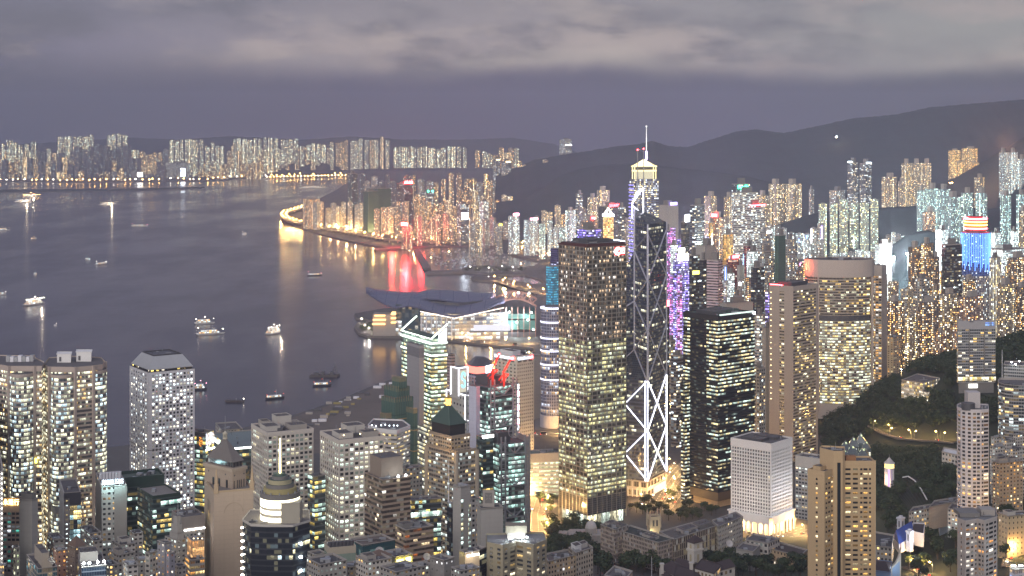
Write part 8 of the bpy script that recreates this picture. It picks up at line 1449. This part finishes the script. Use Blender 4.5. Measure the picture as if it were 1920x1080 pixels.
boat(516,748,30,7,28,1,'red lit launch off the works shore, left one','launch',dh,lights=3,lm=E('dim red lamp',(1,.15,.1),3),name='launch'); boat(604,724,30,7,14,1,'red lit launch off the works shore, right one','launch',dh,lights=3,lm=E('dim red lamp',(1,.15,.1),3),name='launch'); boat(441,754,30,8,-8,0,'dark empty barge with a small lit deckhouse at its bow','barge',bar,lights=1,mast=3,name='barge'); boat(376,731,20,8,12,2,'small lit tug half hidden by the porthole tower','tug',dh,lights=3,lm=e_pink,name='tug'); boat(3,553,22,8,20,1,'tiny violet lit boat at the left edge','boat',lights=2,name='boat')
def crane_barge():
 p=G(608,706); rt=root('crane_barge','dark dredging barge with a lattice derrick tower on its deck','barge',p); m=MB(); m.prism([(p[0]-23,p[1]-8),(p[0]+21,p[1]-8),(p[0]+24,p[1]+8),(p[0]-21,p[1]+8)],-.5,3.5,0,0); m.build('hull',bar,rt)
 for x,w_,h in((-12,7,3.5),(-2,5,5),(12,6,4)):m=MB(); m.box(p[0]+x-w_/2,p[0]+x+w_/2,p[1]-5,p[1]+4,3.5,3.5+h); m.build('deckhouse',dmetal,rt)
 m=MB(); t_=(p[0]+17,p[1],22)
 for x,y in((12,-4),(21,-4),(12,4),(21,4)):m.beam((p[0]+x,p[1]+y,3.5),t_,.5)
 for k in(.25,.5,.75):q=[tuple(Vector((p[0]+x,p[1]+y,3.5)).lerp(Vector(t_),k))for x,y in((12,-4),(21,-4),(21,4),(12,4))]; edges(m,q+q[:1],.35)
 m.build('derrick',dmetal,rt)
crane_barge()
sb=[]
for k in range(3):m=MB(); p=(0,0,0); T_=hullm(m,15+4*k,5,-.4,2,0,p,0); m.prism([T_(-4,-1.6),T_(3,-1.6),T_(3,1.6),T_(-4,1.6)],1.5,4,1,1); m.beam((0,0,4),(0,0,10),.3,None,2); o=m.build('moored_boat',[white if k!=1 else M('wood hull',(.3,.2,.12)),M('boat cabin grey',(.5,.48,.46)),metal]); sb.append(o.data); bpy.data.objects.remove(o)
for i in range(130):
 u=rnd.random(); x=805+150*rnd.random(); y=468+rnd.random()**.8*33
 if x<822+(y-468)*.9 and y>475 and x<812 or(x>890 and y>494):continue
 k=i%3; o=bpy.data.objects.new('moored_boat',sb[k]); COL.objects.link(o); q=G(x,y); o.location=q; o.rotation_euler.z=R(rnd.uniform(-20,20)+90); tag(o,('small white boat','wooden sampan','larger white motor boat')[k]+' moored in the crowded boat basin','boat',('small white boats','wooden sampans','larger white motor boats')[k]+' moored in the basin')
 # --- trees
def crown_mesh(seed,pal,n=360,tall=1.0):
 r_=random.Random(seed); m=MB(); lobes=[(r_.uniform(-.5,.5),r_.uniform(-.5,.5),r_.uniform(-.15,.35)*tall,r_.uniform(.38,.6))for _ in range(6)]+[(0,0,.1,.62)]
 for i in range(n):
  lx,ly,lz,lr=lobes[i%len(lobes)]; d=Vector((r_.gauss(0,1),r_.gauss(0,1),r_.gauss(0,1)+.25)).normalized(); c=Vector((lx,ly,lz))+d*lr*r_.uniform(.72,1.05); a=(d+Vector((r_.uniform(-.6,.6),r_.uniform(-.6,.6),r_.uniform(-.6,.6)))).normalized(); u=a.cross(Vector((.3,.2,1))).normalized(); v=a.cross(u); s=r_.uniform(.09,.17)
  m.poly([c+u*s,c+v*s*.8,c-u*s,c-v*s*.7],0 if r_.random()<.7 else 1)
 o=m.build('crown',pal); me=o.data; bpy.data.objects.remove(o); return me,m
cm=[crown_mesh(i,[leaf1,leaf2])for i in range(5)]+[crown_mesh(9,[M('dark leaves',(.02,.034,.018),.7,var=.9,sc=.15),leaf1]),crown_mesh(11,[leaf2,leaf1],260,1.6)]
m=MB(); m.cyl(0,0,0,1,.055,.03,7,0); m.beam((0,0,.8),(.25,.1,1.25),.03); m.beam((0,0,.75),(-.2,.18,1.2),.03); m.beam((0,0,.7),(.02,-.26,1.2),.03); o=m.build('trunk',barkm); trunk=o.data; bpy.data.objects.remove(o)
def tree(p,h,k,label,group):
 e=thing('tree',label,'tree',p,group); s=h*.46
 for nm,me,z,sc in(('trunk',trunk,0,(h*.55,h*.55,h*.5)),('crown',cm[k][0],h*.62,(s,s,s*.85))):o=bpy.data.objects.new(nm,me); COL.objects.link(o); o.parent=e; o.location.z=z; o.scale=sc
 e.rotation_euler.z=rnd.uniform(0,6.28)
def inpoly(x,y,pg):
 c=False; j=len(pg)-1
 for i in range(len(pg)):
  if(pg[i][1]>y)!=(pg[j][1]>y)and x<(pg[j][0]-pg[i][0])*(y-pg[i][1])/(pg[j][1]-pg[i][1])+pg[i][0]:c=not c
  j=i
 return c
for pg,n,h0,h1,ph in(([(1560,842),(1640,845),(1660,905),(1690,900),(1700,880),(1795,870),(1795,935),(1700,948),(1645,960),(1642,900),(1570,850)],46,9,15,'in the dark park round the aviary'),([(1642,955),(1700,958),(1705,985),(1672,1000),(1642,990)],10,9,14,'left of the blue roofed cathedral'),([(1715,1002),(1795,1010),(1795,1084),(1690,1084),(1690,1050)],26,11,17,'in front of the cathedral'),([(1030,985),(1120,985),(1122,1030),(1230,1050),(1300,1060),(1240,1084),(1030,1084)],92,13,20,'around the low government wings'),([(1310,1052),(1390,1040),(1500,1056),(1512,1084),(1380,1084)],60,12,18,'between the mansion and the tan range'),([(1005,905),(1020,900),(1046,960),(1048,1000),(1030,1020),(1008,950)],14,10,15,'beside the orange lit road by the bronze tower'),([(1870,605),(1920,598),(1920,668),(1875,690),(1868,660)],26,10,16,'on the dark slope at the right edge'),([(1868,935),(1920,925),(1920,960),(1890,1010),(1920,1050),(1880,1052)],14,10,16,'round the yellow lit hall'),([(1745,948),(1775,955),(1760,990),(1725,985)],8,9,14,'behind the long dormered hall'),([(1500,790),(1545,770),(1560,830),(1500,850),(1490,820)],12,9,14,'at the foot of the concrete slab'),([(1180,950),(1290,905),(1350,965),(1240,985),(1170,975)],44,8,13,'near the road in front of the black glass tower')):
 k=0; bb=[min(p[0]for p in pg),max(p[0]for p in pg),min(p[1]for p in pg),max(p[1]for p in pg)]
 while k<n:
  x,y=rnd.uniform(bb[0],bb[1]),rnd.uniform(bb[2],bb[3])
  if inpoly(x,y,pg):q=rnd.randrange(7); tree(GT(x,y+6),rnd.uniform(h0,h1),q,('dark leafy tree ','dark leafy tree ','dark leafy tree ','dark leafy tree ','dark leafy tree ','blackish dense tree ','pale upright tree ')[q]+ph,'trees '+ph); k+=1
wm_=[crown_mesh(20+i,[leaf1,leaf2],150)for i in range(5)]
def woodland(label_name,n,sampler,h0,h1):
 vs,fs=[],[]; base=0; r_=random.Random(len(label_name)); wv=[np.array([tuple(x)for x in k[1].v])*1.12 for k in wm_]
 for i in range(n):
  p=sampler(r_); s=r_.uniform(h0,h1)*.5; v,m=wv[r_.randrange(5)],None; a=r_.uniform(0,6.28); ca,sa=math.cos(a),math.sin(a)
  w_=np.stack([(v[:,0]*ca-v[:,1]*sa)*s+p[0],(v[:,0]*sa+v[:,1]*ca)*s+p[1],v[:,2]*s*.85+p[2]+s*.9],1); vs.append(w_); nf=len(v)//4; fs.append(np.arange(nf*4).reshape(-1,4)+base); base+=nf*4
 me=bpy.data.meshes.new(label_name); V_=np.concatenate(vs); F_=np.concatenate(fs); me.from_pydata(V_.tolist(),[],F_.tolist()); me.materials.append(leaf1); me.materials.append(leaf2); me.polygons.foreach_set('material_index',np.random.RandomState(3).choice(2,len(F_),p=[.75,.25]).astype(np.int32)); o=bpy.data.objects.new(label_name,me); COL.objects.link(o); o['kind']='stuff'
def slope(r_):
 while True:
  x,y=r_.uniform(230,720),r_.uniform(1180,2020); z=ground(x,y); px,py=960+x/y*F,HZ+(CAM-z)/y*F
  if z>3.6 and not(px<1545 and y>1640)and px>1500 and py<965 and not any(a<px<b and c<py<d for a,b,c,d in NOWOOD)and not(px<1560 and y<1480):return(x,y,z)
NOWOOD=((1630,1800,806,850),(1685,1770,704,742),(1565,1636,826,872),(1788,1880,720,760),(1655,1682,880,935),(1690,1745,905,960),(1700,1800,945,1000),(1790,1925,800,1000),(1763,1800,842,860))
woodland('woodland',3000,slope,10,17)
def shore(r_):
 while True:
  x,y=r_.uniform(965,1040),r_.uniform(450,470)
  p=G(x,y,4)
  if y<462+(x-965)*.1:return p
woodland('park_woodland',70,shore,14,22)
def prom(r_):x=r_.uniform(672,712); return G(x,612+r_.uniform(-6,10)+(x-672)*.1,4)
woodland('promenade_woodland',34,prom,6,10); woodland('pier_woodland',40,lambda r_:G(r_.uniform(868,985),r_.uniform(503,511),4),8,14)
for x,y in((676,606),(682,618),(690,624),(700,627),(712,628),(880,506),(895,508),(915,508),(940,505),(960,507),(975,500)):street_lamp(G(x,y,4),0,9,'white lamp among trees on the waterfront','white lamps among waterfront trees',6000,False,.9,True)
# --- the damp air over the harbour
hz,t=newmat('haze')
pv=t.n('ShaderNodeVolumePrincipled',i_Color=(.63,.65,.79),i_Density=HAZE,i_Anisotropy=.45)
t.n('ShaderNodeOutputMaterial',i_Volume=pv)
mb2=MB(); mb2.prism([(-15400,-300),(15400,-300),(15400,24400),(-15400,24400)],-8,900,0,0,bottom=True)
o=mb2.build('haze',hz); o['kind']='stuff'
